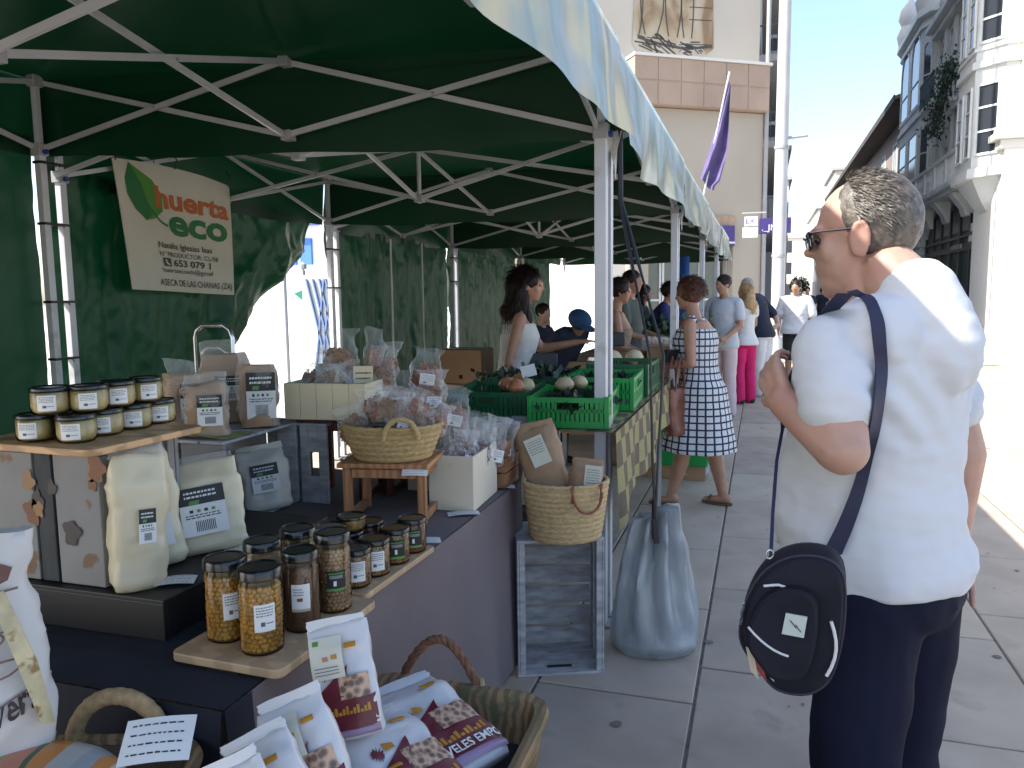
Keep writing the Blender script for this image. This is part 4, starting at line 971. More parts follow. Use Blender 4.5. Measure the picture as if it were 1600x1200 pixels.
# ---------------- crate B
CBx0, CBx1, CBy0, CBy1, CBz0, CBz1 = -2.0,-1.60,2.05,2.52,TZ+.004,1.055
t = thing('wooden_crate', 'grey slatted crate on its side holding labelled bags, kraft bags on top', 'crate', (CBx0,CBy0,CBz0)); W, D, H = .38,.47,.30
planks('board', t, [(.0,.20,0,.014,.002,H-.014),(.215,W,0,.014,.002,H-.014)], m_print)
planks('board', t, [(W-.16,W-.06,D-.014,D,.002,H-.014),(W-.05,W,D-.014,D,.002,H-.014),(0,W-.17,D-.014,D,.002,H-.014)], m_greyw)
planks('slat', t, [(W*k/4+.003,W*(k+1)/4-.003,0,D+.02,H-.0135,H-.003) for k in range(4)], m_greyw)
planks('slat', t, [(W*k/4+.003,W*(k+1)/4-.003,.015,D-.015,0,.009) for k in range(4)], m_greyw)
planks('slat', t, [(0,.009,.016,D-.016,.012+H*k/3,H*(k+1)/3-.022) for k in range(3)], m_greyw)
# standing grey end board to the right with handle slot
t = thing('wooden_crate', 'grey crate end with an oval handle slot standing behind the kraft bag crate', 'crate', (-1.60,2.30,TZ+.004)); W = .10
for x0_, x1_, z0_, z1_ in ((0,.035,0,.285),(.075,.11,0,.285),(.0355,.0745,0,.10),(.0355,.0745,.19,.285)):
    m = MB(); m.bx(x0_,x1_,.15,.164,z0_,z1_); m.build('board', m_greyw, t, smooth=False, bev=.002)
planks('board', t, [(-.10,-.02,.155,.167,0,.285)], m_greyw)
planks('slat', t, [(-.10,.11,.15,.30,.2855,.296)], m_greyw)
# patterned magazine on the crate
m = MB(); m.grid(lambda u,v: (-.11+.22*u, -.07+.14*v+.03*u, .004+.006*math.sin(u*5+v*2)), 14, 8)
tag(m.build('magazine', mat('yellow_green_print', (.34,.35,.12), rough=.35, var=.3, scale=16, bump=.2, col2=(.12,.17,.06), c2scale=30, c2lo=.52, c2hi=.6), None, loc=(-1.72,2.12,1.056)), 'yellow green printed sheet on the grey crate edge', 'magazine')
# ---------------- kraft/clear bags on crate B
def block_bag(lab, loc, rz, w, h, d, seed, fm, lblw=.6, grp=None, film=None, tilt=0, lz=.42, lh=.5):
    t = thing('grain_bag', lab, 'bag', loc, rz, grp); t.rotation_euler = (tilt,0,rz)
    m = MB(); m.loft(pillow_rings(w*.97,h*.82,d*.96,lambda v:(1-.06*abs(v-.5)-.1*max(0,v-.8),1-.12*v-1.5*max(0,v-.75),0),seed,.018,28,16,4)); m.build('contents', fm, t, ang=60)
    def pf(v):
        if v < .74: return (1,1,0)
        q = (v-.74)/.26; return (1-.10*math.sin(q*3), max(.12,1-q*.95), -.1*q)
    m = MB(); m.loft(pillow_rings(w*1.02,h,d*1.05,pf,seed+1,.022,40,28,4), cap=False); m.build('film_wrapper', film or m_film2, t, ang=85)
    eco_label(t, w*lblw, h*lh, (w*.12,-d*.52-.004,h*lz), (0,0,R(1)), .4); return t
g = 'clear labelled bags standing on the grey crate'
bz = 1.0565
block_bag('clear grain bag at the left end of the crate top, label turned aside', (-1.90,2.20,bz), R(60), .115,.24,.085, 31, m_cork, grp=g)
block_bag('short brown grain bag standing frontmost on the crate top', (-1.745,2.135,bz), R(32), .13,.205,.085, 33, m_kraft, grp=g)
block_bag('crumpled clear bag of pale flakes behind, tallest on the crate', (-1.87,2.40,bz), R(30), .17,.30,.09, 35, m_kraft, lh=.3, grp=g)
block_bag('kraft bag with large black and white label at right on the crate top', (-1.685,2.33,bz), R(30), .13,.26,.085, 37, m_kraft, lblw=.75, lh=.62, grp=g, tilt=R(-3))
# bags inside crate B
flour_bag('white flour bag with black label leaning inside the grey crate', (-1.635,2.30,TZ+.012), R(38), .17,.22,.07, 41, tilt=R(-18), roll=R(-7), lw=.55, lh=.45, lz=.5, grp='bags leaning inside the grey crate', mt=mat('flour_white',(.62,.58,.50),rough=.4,bump=.6,bscale=18,bdist=.005))
flour_bag('brown grain bag tilted low at the front of the grey crate', (-1.70,2.13,TZ+.012), R(48), .12,.16,.06, 43, tilt=R(-28), roll=R(-28), lw=.6, lh=.5, lz=.5, grp='bags leaning inside the grey crate', mt=m_cork)
# ---------------- luggage trolley handle and wooden chair behind
t = thing('luggage_trolley', 'chrome trolley handle rising behind the grain bags', 'trolley', (-2.09,2.62,-.03)); mm = mat('chrome', (.6,.6,.62), rough=.2, metal=.9, var=.05, bump=0)
m = MB(); m.tube([(-.09,0,.1),(-.09,0,1.38),(-.08,0,1.41),(-.05,0,1.43),(.05,0,1.43),(.08,0,1.41),(.09,0,1.38),(.09,0,.1)], .009, 10); m.build('handle_frame', mm, t)
m = MB(); m.tube([(-.06,.0,1.2),(-.06,0,1.32),(-.03,0,1.34),(.03,0,1.34),(.06,0,1.32),(.06,0,1.2)], .007, 10); m.build('inner_handle', mm, t)
m = MB(); m.bx(-.14,.14,-.02,.25,.06,.08); m.build('platform', m_blk, t, smooth=False)
for x in (-.12,.12): m = MB(); m.tube([(x-.012,0,.07),(x+.012,0,.07)], .07, 16); m.build('wheel', m_blk, t)
t = thing('folding_chair', 'red brown wooden chair top visible by the green wall', 'chair', (-2.62,2.45,-.0), R(8)); 
m = MB(); m.bx(-.2,.2,-.015,.015,.98,1.06); m.build('backrest', m_redwood, t, smooth=False, bev=.004)
for x in (-.2,.2): m = MB(); m.bar((x,.0,0),(x,0,1.06),.03); m.build('leg', m_redwood, t, smooth=False); m = MB(); m.bar((x,-.35,0),(x,.02,.6),.03); m.build('leg', m_redwood, t, smooth=False)
m = MB(); m.bx(-.2,.2,-.38,.0,.44,.46); m.build('seat', m_redwood, t, smooth=False)
# ---------------- red-brown stool and cream box of nut bags
def stool(lab, cx, cy, rz, w, d, h, mt, z=TZ+.004, lw=.028, low=.12):
    t = thing('wooden_stool', lab, 'stool', (cx,cy,z), rz)
    for x in (-1,1):
        for y in (-1,1): m = MB(); m.bx(x*(w/2-lw)-lw/2,x*(w/2-lw)+lw/2,y*(d/2-lw)-lw/2,y*(d/2-lw)+lw/2,0,h-.017); m.build('leg', mt, t, smooth=False, bev=.003)
        for zz in (.0, h-.055): m = MB(); m.bx(x*(w/2-lw)-lw*.35,x*(w/2-lw)+lw*.35,-(d/2-lw*1.55),d/2-lw*1.55,zz+.004,zz+.032); m.build('rail', mt, t, smooth=False, bev=.002)
        m = MB(); m.bx(-(w/2-lw*1.55),w/2-lw*1.55,x*(d/2-lw)-lw*.35,x*(d/2-lw)+lw*.35,h-.052,h-.022); m.build('rail', mt, t, smooth=False, bev=.002)
    m = MB(); m.bx(-w/2,w/2,-d/2,d/2,h-.016,h); m.build('seat', mt, t, smooth=False, bev=.003)
    return t
stool('red brown wooden stool under the cream box of nut bags', -1.50,2.60,R(8), .27,.26,.315, m_redwood)
t = thing('wooden_box', 'cream wooden box crammed with nut bags on the red brown stool', 'box', (-1.485,2.545,1.071), R(6)); w_,d_,h_ = .31,.26,.13
for k in range(5): m = MB(); m.bx(-w_/2+w_*k/5+.0006,-w_/2+w_*(k+1)/5-.0006,-d_/2,-d_/2+.01,0,h_); m.build('board', m_cream, t, smooth=False, bev=.001)
planks('board', t, [(-w_/2,w_/2,d_/2-.01,d_/2,0,h_),(-w_/2,-w_/2+.01,-d_/2+.0105,d_/2-.0105,0,h_),(w_/2-.01,w_/2,-d_/2+.0105,d_/2-.0105,0,h_),(-w_/2+.011,w_/2-.011,-d_/2+.011,d_/2-.011,.001,.01)], m_cream)
g = 'clear nut bags in the cream box'
zz = 1.12
NB = [('tall clear bag of brown nuts, highest in the cream box',-1.515,2.60,zz+.06,R(25),.13,.21,.07,.62,m_nut,R(-4),R(2)),
 ('narrow tall clear bag of reddish nuts at the right of the cream box',-1.40,2.64,zz+.07,R(10),.075,.20,.055,.62,m_nutl,R(-6),R(4)),
 ('slim clear bag beside the narrow reddish one, at its right',-1.345,2.66,zz+.06,R(30),.06,.16,.05,.6,m_nut,R(0),R(10)),
 ('dark nut bag low at the left front corner of the cream box',-1.585,2.47,zz-.01,R(30),.10,.10,.06,.7,m_nut,R(-12),R(-12)),
 ('folded clear bag in the middle front of the cream box',-1.50,2.46,zz-.01,R(20),.09,.16,.055,.5,m_nutl,R(-8),R(6)),
 ('clear bag with white sticker, front right in the cream box',-1.42,2.47,zz-.01,R(40),.09,.14,.055,.55,m_nutl,R(-10),R(14)),
 ('clear bag behind the sticker bag in the cream box',-1.44,2.56,zz,R(10),.11,.15,.06,.5,m_nut,R(2),R(-8))]
for k, (l,x,y,z,rz,w,h,d,f,mm_,tl,rl) in enumerate(NB): nut_bag(l,(x,y,z),rz,w,h,d,50+k,f,mm_,tl,rl,label=(k in (5,)),grp=g,lumps=130 if k<3 else 80,lump=.0065)
t = tag(MB().box((0,0,.055),(.07,.004,.14)).build('price_sign', m_cream, None, smooth=False, loc=(-1.375,2.53,1.13), rz=R(25)), 'upright cream price sign in the nut box', 'sign')
m = MB(); dashes(m,.055,.1,5,0,.06,0,random.Random(2),-.003,.3); m.build('writing', m_ink2, t, smooth=False, kind='stuff')
EX = [('clear nut bag lying over the right edge of the cream box',-1.36,2.50,1.10,R(50),.09,.13,.055,R(-4),R(40)),('crumpled clear bag on top of the others in the cream box',-1.47,2.50,1.17,R(20),.10,.13,.05,R(-20),R(-30)),('clear bag at the far left corner of the cream box',-1.60,2.56,1.12,R(20),.10,.17,.06,R(0),R(-8))]
EX += [('clear nut bag standing at the back right corner of the cream box',-1.36,2.62,1.13,R(35),.10,.19,.055,R(0),R(8)),('small clear bag leaning on the cream price sign, left side',-1.44,2.50,1.13,R(10),.08,.13,.05,R(-6),R(-14)),('clear bag of nuts at the back left corner of the cream box',-1.59,2.63,1.14,R(15),.11,.18,.06,R(2),R(-5))]
for k,(l,x,y,z,rz,w,h,d,tl,rl) in enumerate(EX): nut_bag(l,(x,y,z),rz,w,h,d,80+k,.6,m_nut if k else m_nutl,tl,rl,label=(k==0),grp=g,lumps=90,lump=.0065)
g = 'clear cookie bags stacked behind the straw basket'
for k,(l,x,y,z,rz) in enumerate([('clear bag of dark cookies behind the basket, left',-1.29,2.66,1.06,R(15)),('clear bag of dark cookies behind the basket, right',-1.19,2.70,1.06,R(35)),('clear bag of dark cookies behind the basket, middle and highest',-1.24,2.76,1.14,R(25)),('clear bag of cookies beside the cream sweet box, behind the basket',-1.11,2.68,1.0,R(30))]):
    nut_bag(l,(x,y,z),rz,.115,.17,.07,70+k,.6,m_nutl,0,R(6*k-3),label=True,grp=g,lumps=140,lump=.007)
stool('second wooden stool hidden behind the pine one, under the cookie bags', -1.24,2.70,R(4), .24,.2,.30, m_redwood)
# ---------------- pine stool + wide straw basket
stool('light pine stool under the wide straw basket', -1.195,2.385,R(10), .31,.25,.205, m_pineo)
def basket(lab, loc, rb, rt, h, rows, mt, sx=1, sy=1, rz=0, handles=None, seg=108, braid=18, hm=None):
    t = thing('straw_basket', lab, 'basket', loc, rz); prof = []; n = rows*5
    for i in range(n+1):
        v = i/n; r_ = rb+(rt-rb)*v**.8; prof.append((r_+.0035*abs(math.sin(v*rows*math.pi)), v*h))
    def fn(a, z): k = int(z/h*rows-1e-6); s_ = 1 if k % 2 else -1; return 1+.008*math.sin(a*braid*2+s_*z*(rows/h)*3.0+k)*abs(math.sin(z/h*rows*math.pi))
    m = MB(); m.lathe([(.001,.006),(rb*.96,.0)]+prof, seg, 0, sx=sx, sy=sy, fn=fn, cap=False)
    m.lathe([(p-.011,z) for p,z in prof[::-1]]+[(rb*.9,.012),(.001,.012)], 48, 0, sx=sx, sy=sy, cap=False); m.build('woven_body', mt, t, ang=75)
    m = MB(); m.tube([((rt-.004)*sx*math.cos(a), (rt-.004)*sy*math.sin(a), h+.004*math.sin(a*31)*.4) for a in [2*math.pi*k/96 for k in range(96)]], .009, 8, closed=True); m.build('rim', mt, t)
    for (a, kind) in (handles or []):
        c = Vector(((rt)*sx*math.cos(R(a)), (rt)*sy*math.sin(R(a)), 0)); tg = Vector((-math.sin(R(a))*sx, math.cos(R(a))*sy, 0)).normalized(); nn_ = Vector((math.cos(R(a)),math.sin(R(a)),0))
        if kind == 'up': pts = [c+tg*(.05*math.cos(q)*1.1)+nn_*.008+Vector((0,0,h-.03+.068*math.sin(q))) for q in [math.pi*j/14 for j in range(15)]]; rr = .009; hmm = hm or mt
        else: pts = [c+tg*(.06*math.cos(q))+nn_*(.012+.008*math.sin(q))+Vector((0,0,h-.02-.075*math.sin(q))) for q in [math.pi*j/14 for j in range(15)]]; rr = .0055; hmm = hm or mt
        m = MB(); m.tube(pts, [rr*(1+.12*math.sin(j*2.2)) for j in range(15)], 8); hd = m.build('handle', hmm, t)
        if kind == 'down':
            for s_ in (-1,1):
                m = MB()
                for j in range(4): m.tube([c+tg*(s_*.06+.004*(j-1.5))+nn_*.006+Vector((0,0,h-.055+.01*(j % 2))), c+tg*(s_*.06-.004*(j-1.5))+nn_*.006+Vector((0,0,h+.012-.006*(j % 2)))], .003, 6)
                m.build('stitching', C('rust_cord',.25,.08,.04), hd, kind='stuff')
    return t
basket('wide straw basket of cookie bags on the pine stool', (-1.185,2.37,.9605), .125,.172,.115, 6, m_straw, 1.0,.82, R(10), [(-68,'up'),(112,'up')])
g = 'clear cookie bags heaped in the wide straw basket'
CB = [(-1.30,2.335,1.03,R(20),.10,.11,.06,-8,-20,m_nut),(-1.235,2.375,1.04,R(5),.07,.14,.055,0,-4,m_nutl),(-1.16,2.33,1.035,R(40),.075,.14,.05,-14,26,m_nutl),(-1.10,2.36,1.03,R(30),.07,.12,.05,-6,30,m_nut),
      (-1.20,2.42,1.05,R(60),.10,.13,.06,8,10,m_nut),(-1.13,2.43,1.05,R(10),.10,.12,.06,6,-10,m_nutl),(-1.06,2.42,1.03,R(50),.08,.12,.05,0,24,m_nutl),(-1.26,2.44,1.05,R(30),.09,.12,.06,4,-12,m_nutl)]
CB += [(-1.18,2.36,1.075,R(30),.11,.13,.06,-4,6,m_nut),(-1.25,2.40,1.08,R(10),.09,.12,.05,2,-18,m_nutl),(-1.12,2.40,1.075,R(45),.09,.12,.05,2,22,m_nutl)]
cl = ['cookie bag with dark almonds at the left rim of the straw basket','upright reddish cookie bag left of centre in the straw basket','nut bar bag slanting right at the front of the straw basket','clear bag leaning over the right rim of the straw basket','cookie bag at the back centre of the straw basket','cookie bag at the back right of the straw basket','crumpled bag poking out at the far right of the straw basket','cookie bag at the back left of the straw basket','cookie bag riding on top at the centre of the straw basket heap','cookie bag on top of the heap, tipped to the left','cookie bag on top of the heap, tipped to the right']
for k,(x,y,z,rz,w,h,d,tl,rl,mm_) in enumerate(CB): nut_bag(cl[k],(x,y,z),rz,w,h,d,90+k,.66,mm_,R(tl),R(rl),label=(k in (2,5)),grp=g,lumps=110,lump=.006,fan=1.3)
m = MB(); m.grid(lambda u,v:(-.06+.12*u,-.035+.07*v,.01+.02*math.sin(u*3)+.004*math.sin(v*9)),10,8); tag(m.build('paper_tray', C('slate_blue_card',.04,.055,.07,rough=.4), None, loc=(-1.20,2.30,1.055), rz=R(15)), 'dark slate tray piece among the cookie bags in the basket', 'tray')
price_card('white price card hanging from the pine stool edge', (-1.065,2.285,.935), R(12), .085,.03, tilt=R(55))
# ---------------- pale cream box and bags
def open_box(lab, cx, cy, z, w, d, h, rz, mt, name='wooden_box', cat='box'):
    t = thing(name, lab, cat, (cx,cy,z), rz)
    planks('panel', t, [(-w/2,w/2,-d/2,-d/2+.008,0,h),(-w/2,w/2,d/2-.008,d/2,0,h)], mt, .0015)
    planks('panel', t, [(-w/2,-w/2+.008,-d/2+.0085,d/2-.0085,0,h),(w/2-.008,w/2,-d/2+.0085,d/2-.0085,0,h)], mt, .0015)
    planks('base', t, [(-w/2+.009,w/2-.009,-d/2+.009,d/2-.009,.001,.009)], mt, 0)
    return t
open_box('tall pale cream box of wrapped sweets at the table edge', -1.03,2.635,TZ+.004, .165,.30,.195, R(3), m_creamw)
open_box('cream box standing behind the pine stool legs', -1.24,2.80,TZ+.004, .12,.16,.17, 0, m_cream)
t = thing('wooden_crate', 'small reddish brown slatted crate at the far end of the jar table', 'crate', (-1.02,2.91,TZ+.004))
for k in range(3):
    z0_ = .004+.062*k
    planks('slat', t, [(-.09,.09,-.09,-.082,z0_,z0_+.056),(-.09,.09,.072,.08,z0_,z0_+.056),(.082,.09,-.081,.071,z0_,z0_+.056),(-.09,-.082,-.081,.071,z0_,z0_+.056)], m_brownc, .0015)
planks('corner_post', t, [(x_,x_+.012,y_,y_+.012,.002,.19) for x_ in (-.081,.069) for y_ in (-.081,.059)], m_brownc, .001)
g = 'clear bags of silver wrapped sweets in the pale cream box'
m_silver = mat('wrapped_sweets', (.42,.36,.35), rough=.25, var=.6, scale=60, bump=.9, bscale=70, bdist=.006, col2=(.13,.045,.035), c2scale=34, c2lo=.46, c2hi=.52)
SW = [(-1.075,2.53,.88,R(20),.11,.17,.08,-6,-8),(-1.0,2.53,.89,R(50),.09,.15,.07,-10,14),(-1.03,2.60,.89,R(10),.12,.20,.07,0,2),(-.985,2.66,.89,R(40),.09,.16,.06,0,16),(-1.07,2.68,.89,R(30),.11,.21,.07,2,-12),(-1.02,2.73,.88,R(10),.11,.19,.07,4,8),(-.985,2.78,.86,R(45),.10,.19,.06,2,16)]
sl = ['front left bag of wrapped sweets in the pale cream box','front right bag of wrapped sweets in the pale cream box','middle bag of wrapped sweets with the tall pointed film top','bag of wrapped sweets at the middle right of the cream box','bag at the back left of the cream box with a high film peak','back centre bag of wrapped sweets in the cream box','rearmost right bag with black printed loop on white']
for k,(x,y,z,rz,w,h,d,tl,rl) in enumerate(SW): nut_bag(sl[k],(x,y,z),rz,w,h,d,120+k,.45,m_silver,R(tl),R(rl),label=(k in (1,6)),grp=g,lumps=90,lump=.008,fan=1.0+.35*(k % 2),film=m_film)
for k,(x,y,z) in enumerate([(-1.06,2.91,.84),(-.98,2.90,.84)]): nut_bag(['left clear bag in the small brown crate','right clear bag in the small brown crate'][k],(x,y,z),R(30),.10,.18,.06,140+k,.5,m_silver,0,R(10*k-4),label=(k==1),grp='clear bags in the small brown crate',lumps=60,fan=1.3,film=m_film2)
price_card('white price card at the corner of the pale cream box', (-.965,2.455,TZ+.004), R(28), .11,.05)
price_card('white price card at the far corner beside the small brown crate', (-.955,2.85,TZ+.004), R(20), .10,.055)
# ---------------- boards and legume jars
t = thing('wooden_board', 'long beech chopping board under the tall legume jars, nearest', 'board', (-1.005,1.435,TZ+.012), R(-2)); rboard(.27,.385,.019,.02).build('board', m_beech, t, smooth=False, bev=.003)
m = MB(); m.bx(-.04,.035,-.1925,-.18,-.006,.0); m.build('foot', m_black, t, smooth=False)
t = thing('wooden_board', 'second beech board under the small jars, farther one', 'board', (-1.00,1.845,TZ+.012), R(-2)); rboard(.20,.40,.017,.012).build('board', m_beech, t, smooth=False, bev=.003)
BZ = TZ+.0315
g = 'tall glass legume jars on the near board'
glass_jar('chickpea jar front left on the near board, label at its right edge', (-1.075,1.345,BZ), R(0), .044,.178, m_pea, ('white',.30,.62,R(-62),R(-12)), 1, grp=g, peas=1)
glass_jar('chickpea jar nearest the camera on the board', (-.968,1.315,BZ), R(0), .044,.178, m_pea, ('white',.30,.62,R(-72),R(-18)), 2, grp=g, peas=1)
glass_jar('brown lentil jar behind the nearest chickpea jar', (-.948,1.432,BZ), 0, .039,.178, m_lentil, ('pea',.28,.62,R(-88),R(-30)), 3, grp=g)
glass_jar('pale bean jar with black label at the far end of the near board', (-.935,1.545,BZ), 0, .041,.186, m_bean, ('dark',.30,.55,R(-80),R(-20)), 4, grp=g, peas=1, pr=.0055)
glass_jar('tall jar at the back left of the near board, only its lid free', (-1.07,1.47,BZ), 0, .042,.178, m_bean, None, 5, grp=g)
glass_jar('tall jar at the back of the near board, between the other lids', (-1.045,1.575,BZ), 0, .042,.178, m_bean, None, 6, grp=g, peas=1, pr=.0055)
g = 'squat glass jars on the far board'; m_red = mat('red_pepper_preserve', (.30,.09,.03), rough=.35, var=.6, scale=50, bump=.4, bscale=60); m_mix = mat('mixed_beans', (.42,.24,.10), rough=.35, var=.6, scale=70, bump=.5, bscale=80)
BZ2 = TZ+.0295
sq = [(-.965,1.70,'squat bean jar nearest on the far board, white label','white',m_mix),(-.955,1.785,'squat jar second on the far board, pale label facing the aisle','white',m_mix),(-.945,1.885,'squat jar third on the far board with black label','dark',m_mix),(-.94,1.985,'squat red preserve jar farthest at the aisle side','dark',m_red),
 (-1.055,1.72,'squat jar in the back row nearest','white',m_red),(-1.05,1.82,'squat jar in the back row middle','white',m_mix),(-1.045,1.925,'squat jar in the back row farthest','dark',m_red)]
for k,(x,y,l,lb,mm_) in enumerate(sq):
    glass_jar(l,(x,y,BZ2),0,.041,.098,mm_,(lb,.20,.72,R(-85),R(-25)),20+k,'squat_jar',g,peas=1,pr=.0042)
    if k in (4,5): glass_jar(['stacked squat jar on the nearest back jar','stacked squat jar on the middle back jar'][k-4],(x+.004,y+.01,BZ2+.0985),0,.039,.04,mm_,None,30+k,'squat_jar',g)
price_card('white price card at the far end of the squat jars', (-.935,2.06,BZ2+.001), R(28), .095,.055)
# ================================================================ BANNER
bw = [at(172,246,X=XB+.05), at(357,291,X=XB+.05), at(361,461,X=XB+.05), at(207,452,X=XB+.05)]
def bmap(u, v, e=0):   # u right, v up
    TL, TR, BR, BL = bw; p = (BL*(1-u)+BR*u)*(1-v)+(TL*(1-u)+TR*u)*v
    p = p.copy(); p.x += .012*math.sin(u*7+v*2)+.02*u*(1-v)+e; p.z += .07*math.sin(u*math.pi)*max(0,v-.6)*1.2
    return p
t = thing('banner', 'cream printed market banner with green leaf logo hanging on the tarpaulin', 'banner', tuple(bw[0]))
O = Vector(t.location)
m = MB(); m.grid(lambda u,v: bmap(u,v)-O, 40, 40, flip=False); m.grid(lambda u,v: bmap(u,v,-.004)-O, 20, 20, flip=True)
m.build('sheet', mat('cream_banner_vinyl', (.52,.49,.40), rough=.5, var=.05, scale=5, bump=.2, bscale=12), t)
BW, BH = 1.0, 1.22
def btext(tx, size, x, y, mt, sx=1, bold=0, name='lettering', jig=0):
    vs, fs = text_mesh(tx, size, 0, 0, sx, bold); mm_ = MB()
    P = []
    for (a, b2, c) in vs:
        u = (x+a)/BW; v = 1-(y-b2)/BH; P.append(bmap(u, v, .004)-O)
    mm_.add(P, fs); return mm_.build(name, mt, t, smooth=False)
m_or = C('print_orange',.42,.10,.015); m_gr = C('print_green',.01,.14,.03); m_dk = C('print_dark',.05,.055,.05); m_lg = C('print_light_green',.06,.22,.02)
btext('huerta', .27, .30, .385, m_or, .93, .009); btext('eco', .38, .40, .63, m_gr, .98, .012)
btext('Natalia Iglesias Isas', .085, .27, .78, m_dk, .8, .001); btext('Nº PRODUCTOR: CL/08', .068, .27, .865, m_dk, .8, 0); btext('653 079 1', .095, .40, .955, m_dk, 1, .002)
btext('huertaecoeds@gmail', .07, .28, 1.025, m_dk, .85, 0); btext('ASECA DE LAS CHANAS (ZA)', .092, .24, 1.16, m_dk, .62, .001)
lf = [(.12,.02),(.30,.15),(.37,.27),(.36,.42),(.28,.50),(.20,.53),(.12,.44),(.07,.31),(.07,.17)]
m = MB(); m.poly([bmap(x/BW,1-y/BH,.003)-O for x,y in lf]); m.build('leaf_logo', m_lg, t, smooth=False)
m = MB(); m.poly([bmap(x/BW,1-y/BH,.0036)-O for x,y in [(.12,.02),(.20,.20),(.255,.47),(.20,.53),(.12,.44),(.07,.31),(.07,.17)]]); m.build('leaf_logo', m_gr, t, smooth=False)
m = MB()
for k in range(10):
    f_ = lambda q: (.22+.17*q, .36+.19*math.sin(q*1.5)); (xa,ya),(xb,yb) = f_(k/10), f_((k+1)/10); m.add([bmap(xa/BW,1-(ya-.012)/BH,.0045)-O,bmap(xb/BW,1-(yb-.012)/BH,.0045)-O,bmap(xb/BW,1-(yb+.012)/BH,.0045)-O,bmap(xa/BW,1-(ya+.012)/BH,.0045)-O], [(0,1,2,3)])
m.build('leaf_stem', m_gr, t, smooth=False)
m = MB(); m.poly([bmap(x/BW,1-y/BH,.0045)-O for x,y in [(.30,.88),(.375,.88),(.375,.965),(.30,.965)]]); m.build('phone_icon', m_dk, t, smooth=False)
m = MB(); m.poly([bmap(x/BW,1-y/BH,.006)-O for x,y in [(.315,.90),(.33,.895),(.338,.925),(.36,.945),(.35,.958),(.325,.94)]]); m.build('phone_receiver', C('banner_cream',.52,.49,.40), t, smooth=False)
for (u,v) in ((.02,.985),(.5,.99),(.98,.985)):
    m = MB(); p = bmap(u,v,.006)-O; m.tube([p, p+Vector((.02,0,.06)), p+Vector((-.01,0,.12))], .004, 6); m.build('tie_cord', m_blk, t)
# ================================================================ NEAR BASKETS AND BAGS
m_wick = mat('dark_wicker', (.13,.085,.05), rough=.7, var=.35, scale=30, bump=.6, bscale=70, bdist=.003)
m_wood_o = mat('old_tray_wood', (.27,.17,.085), rough=.7, var=.3, scale=2.5, kind='wave', stretch=(5,1,5), bump=.4, bscale=60, col2=(.12,.13,.06), c2scale=5, c2lo=.52, c2hi=.7)
m_rope = mat('sisal_rope', (.42,.28,.14), rough=.8, var=.25, scale=60, bump=.5, bscale=160, bdist=.002)
m_rope2 = mat('brown_rope', (.20,.09,.05), rough=.8, var=.3, scale=60, bump=.5, bscale=160, bdist=.002)
def rope(m, pts, r, strands=3, tw=26, seg=7, mi=0):
    pts = [Vector(p) for p in pts]; n = len(pts)
    for s_ in range(strands):
        q = []
        for i, p in enumerate(pts):
            z = (pts[min(n-1,i+1)]-pts[max(0,i-1)]).normalized(); x = z.orthogonal().normalized() if i == 0 else (x-z*x.dot(z)).normalized(); y = z.cross(x)
            a = tw*i/n+2*math.pi*s_/strands; q.append(p+(x*math.cos(a)+y*math.sin(a))*r*.5)
        m.tube(q, r*.62, seg, mi)
# big tray: rounded rim lined with cloth-like wood
TX0,TX1,TY0,TY1,TB,TT = -.915,-.445,1.13,1.68,.30,.56
t = thing('wicker_tray', 'big old wooden tray basket with rope handle holding the printed bean bags', 'basket', (-.68,1.4,.0))
cx, cy = -.68, 1.4
def tray_ring(e, z, ns=56, sq=7):
    w_, h_ = (TX1-TX0)/2+e, (TY1-TY0)/2+e; out = []
    for k in range(ns):
        a = 2*math.pi*k/ns; c, s_ = math.cos(a), math.sin(a); out.append(Vector((math.copysign(abs(c)**(2/sq),c)*w_, math.copysign(abs(s_)**(2/sq),s_)*h_, z+.006*fold((c*3,s_*3,0),1.3,2))))
    return out
m = MB(); m.loft([tray_ring(-.05,TB),tray_ring(-.02,TB+.06),tray_ring(0,TT-.02),tray_ring(.012,TT-.004),tray_ring(.008,TT+.008),tray_ring(-.016,TT+.008),tray_ring(-.024,TT-.01),tray_ring(-.05,TB+.05),tray_ring(-.07,TB+.02)]); m.build('tray_body', m_wood_o, t)
m = MB(); m.bx(-.2,.2,-.24,.24,0,TB); m.build('base_box', m_navy, t, smooth=False)
hp = [Vector((-.16+.21*q+.0, .285+.01*math.sin(q*3), TT-.02+.125*math.sin(math.pi*q)**.8)) for q in [j/26 for j in range(27)]]
m = MB(); rope(m, hp, .011, 3, 30); hd = m.build('handle', m_rope2, t, kind='stuff')
m = MB()
for j in range(7): a = j*.9; m.tube([hp[-1]+Vector((.016*math.cos(a),.012*math.sin(a),-.05+.012*j)), hp[-1]+Vector((.016*math.cos(a+2.5),.014*math.sin(a+2.5),-.045+.013*j))], .007, 6)
m.build('knot', m_rope, hd, kind='stuff')
m_bagw = mat('printed_bag_white', (.62,.61,.62), rough=.3, var=.04, bump=.5, bscale=22, bdist=.004, spec=.6)
m_mar = C('print_maroon',.13,.012,.022,rough=.35); m_yel = C('print_amber',.50,.22,.02,rough=.35); m_tan = mat('print_chickpea_photo', (.40,.25,.17), rough=.4, var=.6, kind='voronoi', scale=70, bump=0); m_lil = C('print_lilac',.30,.20,.32,rough=.4)
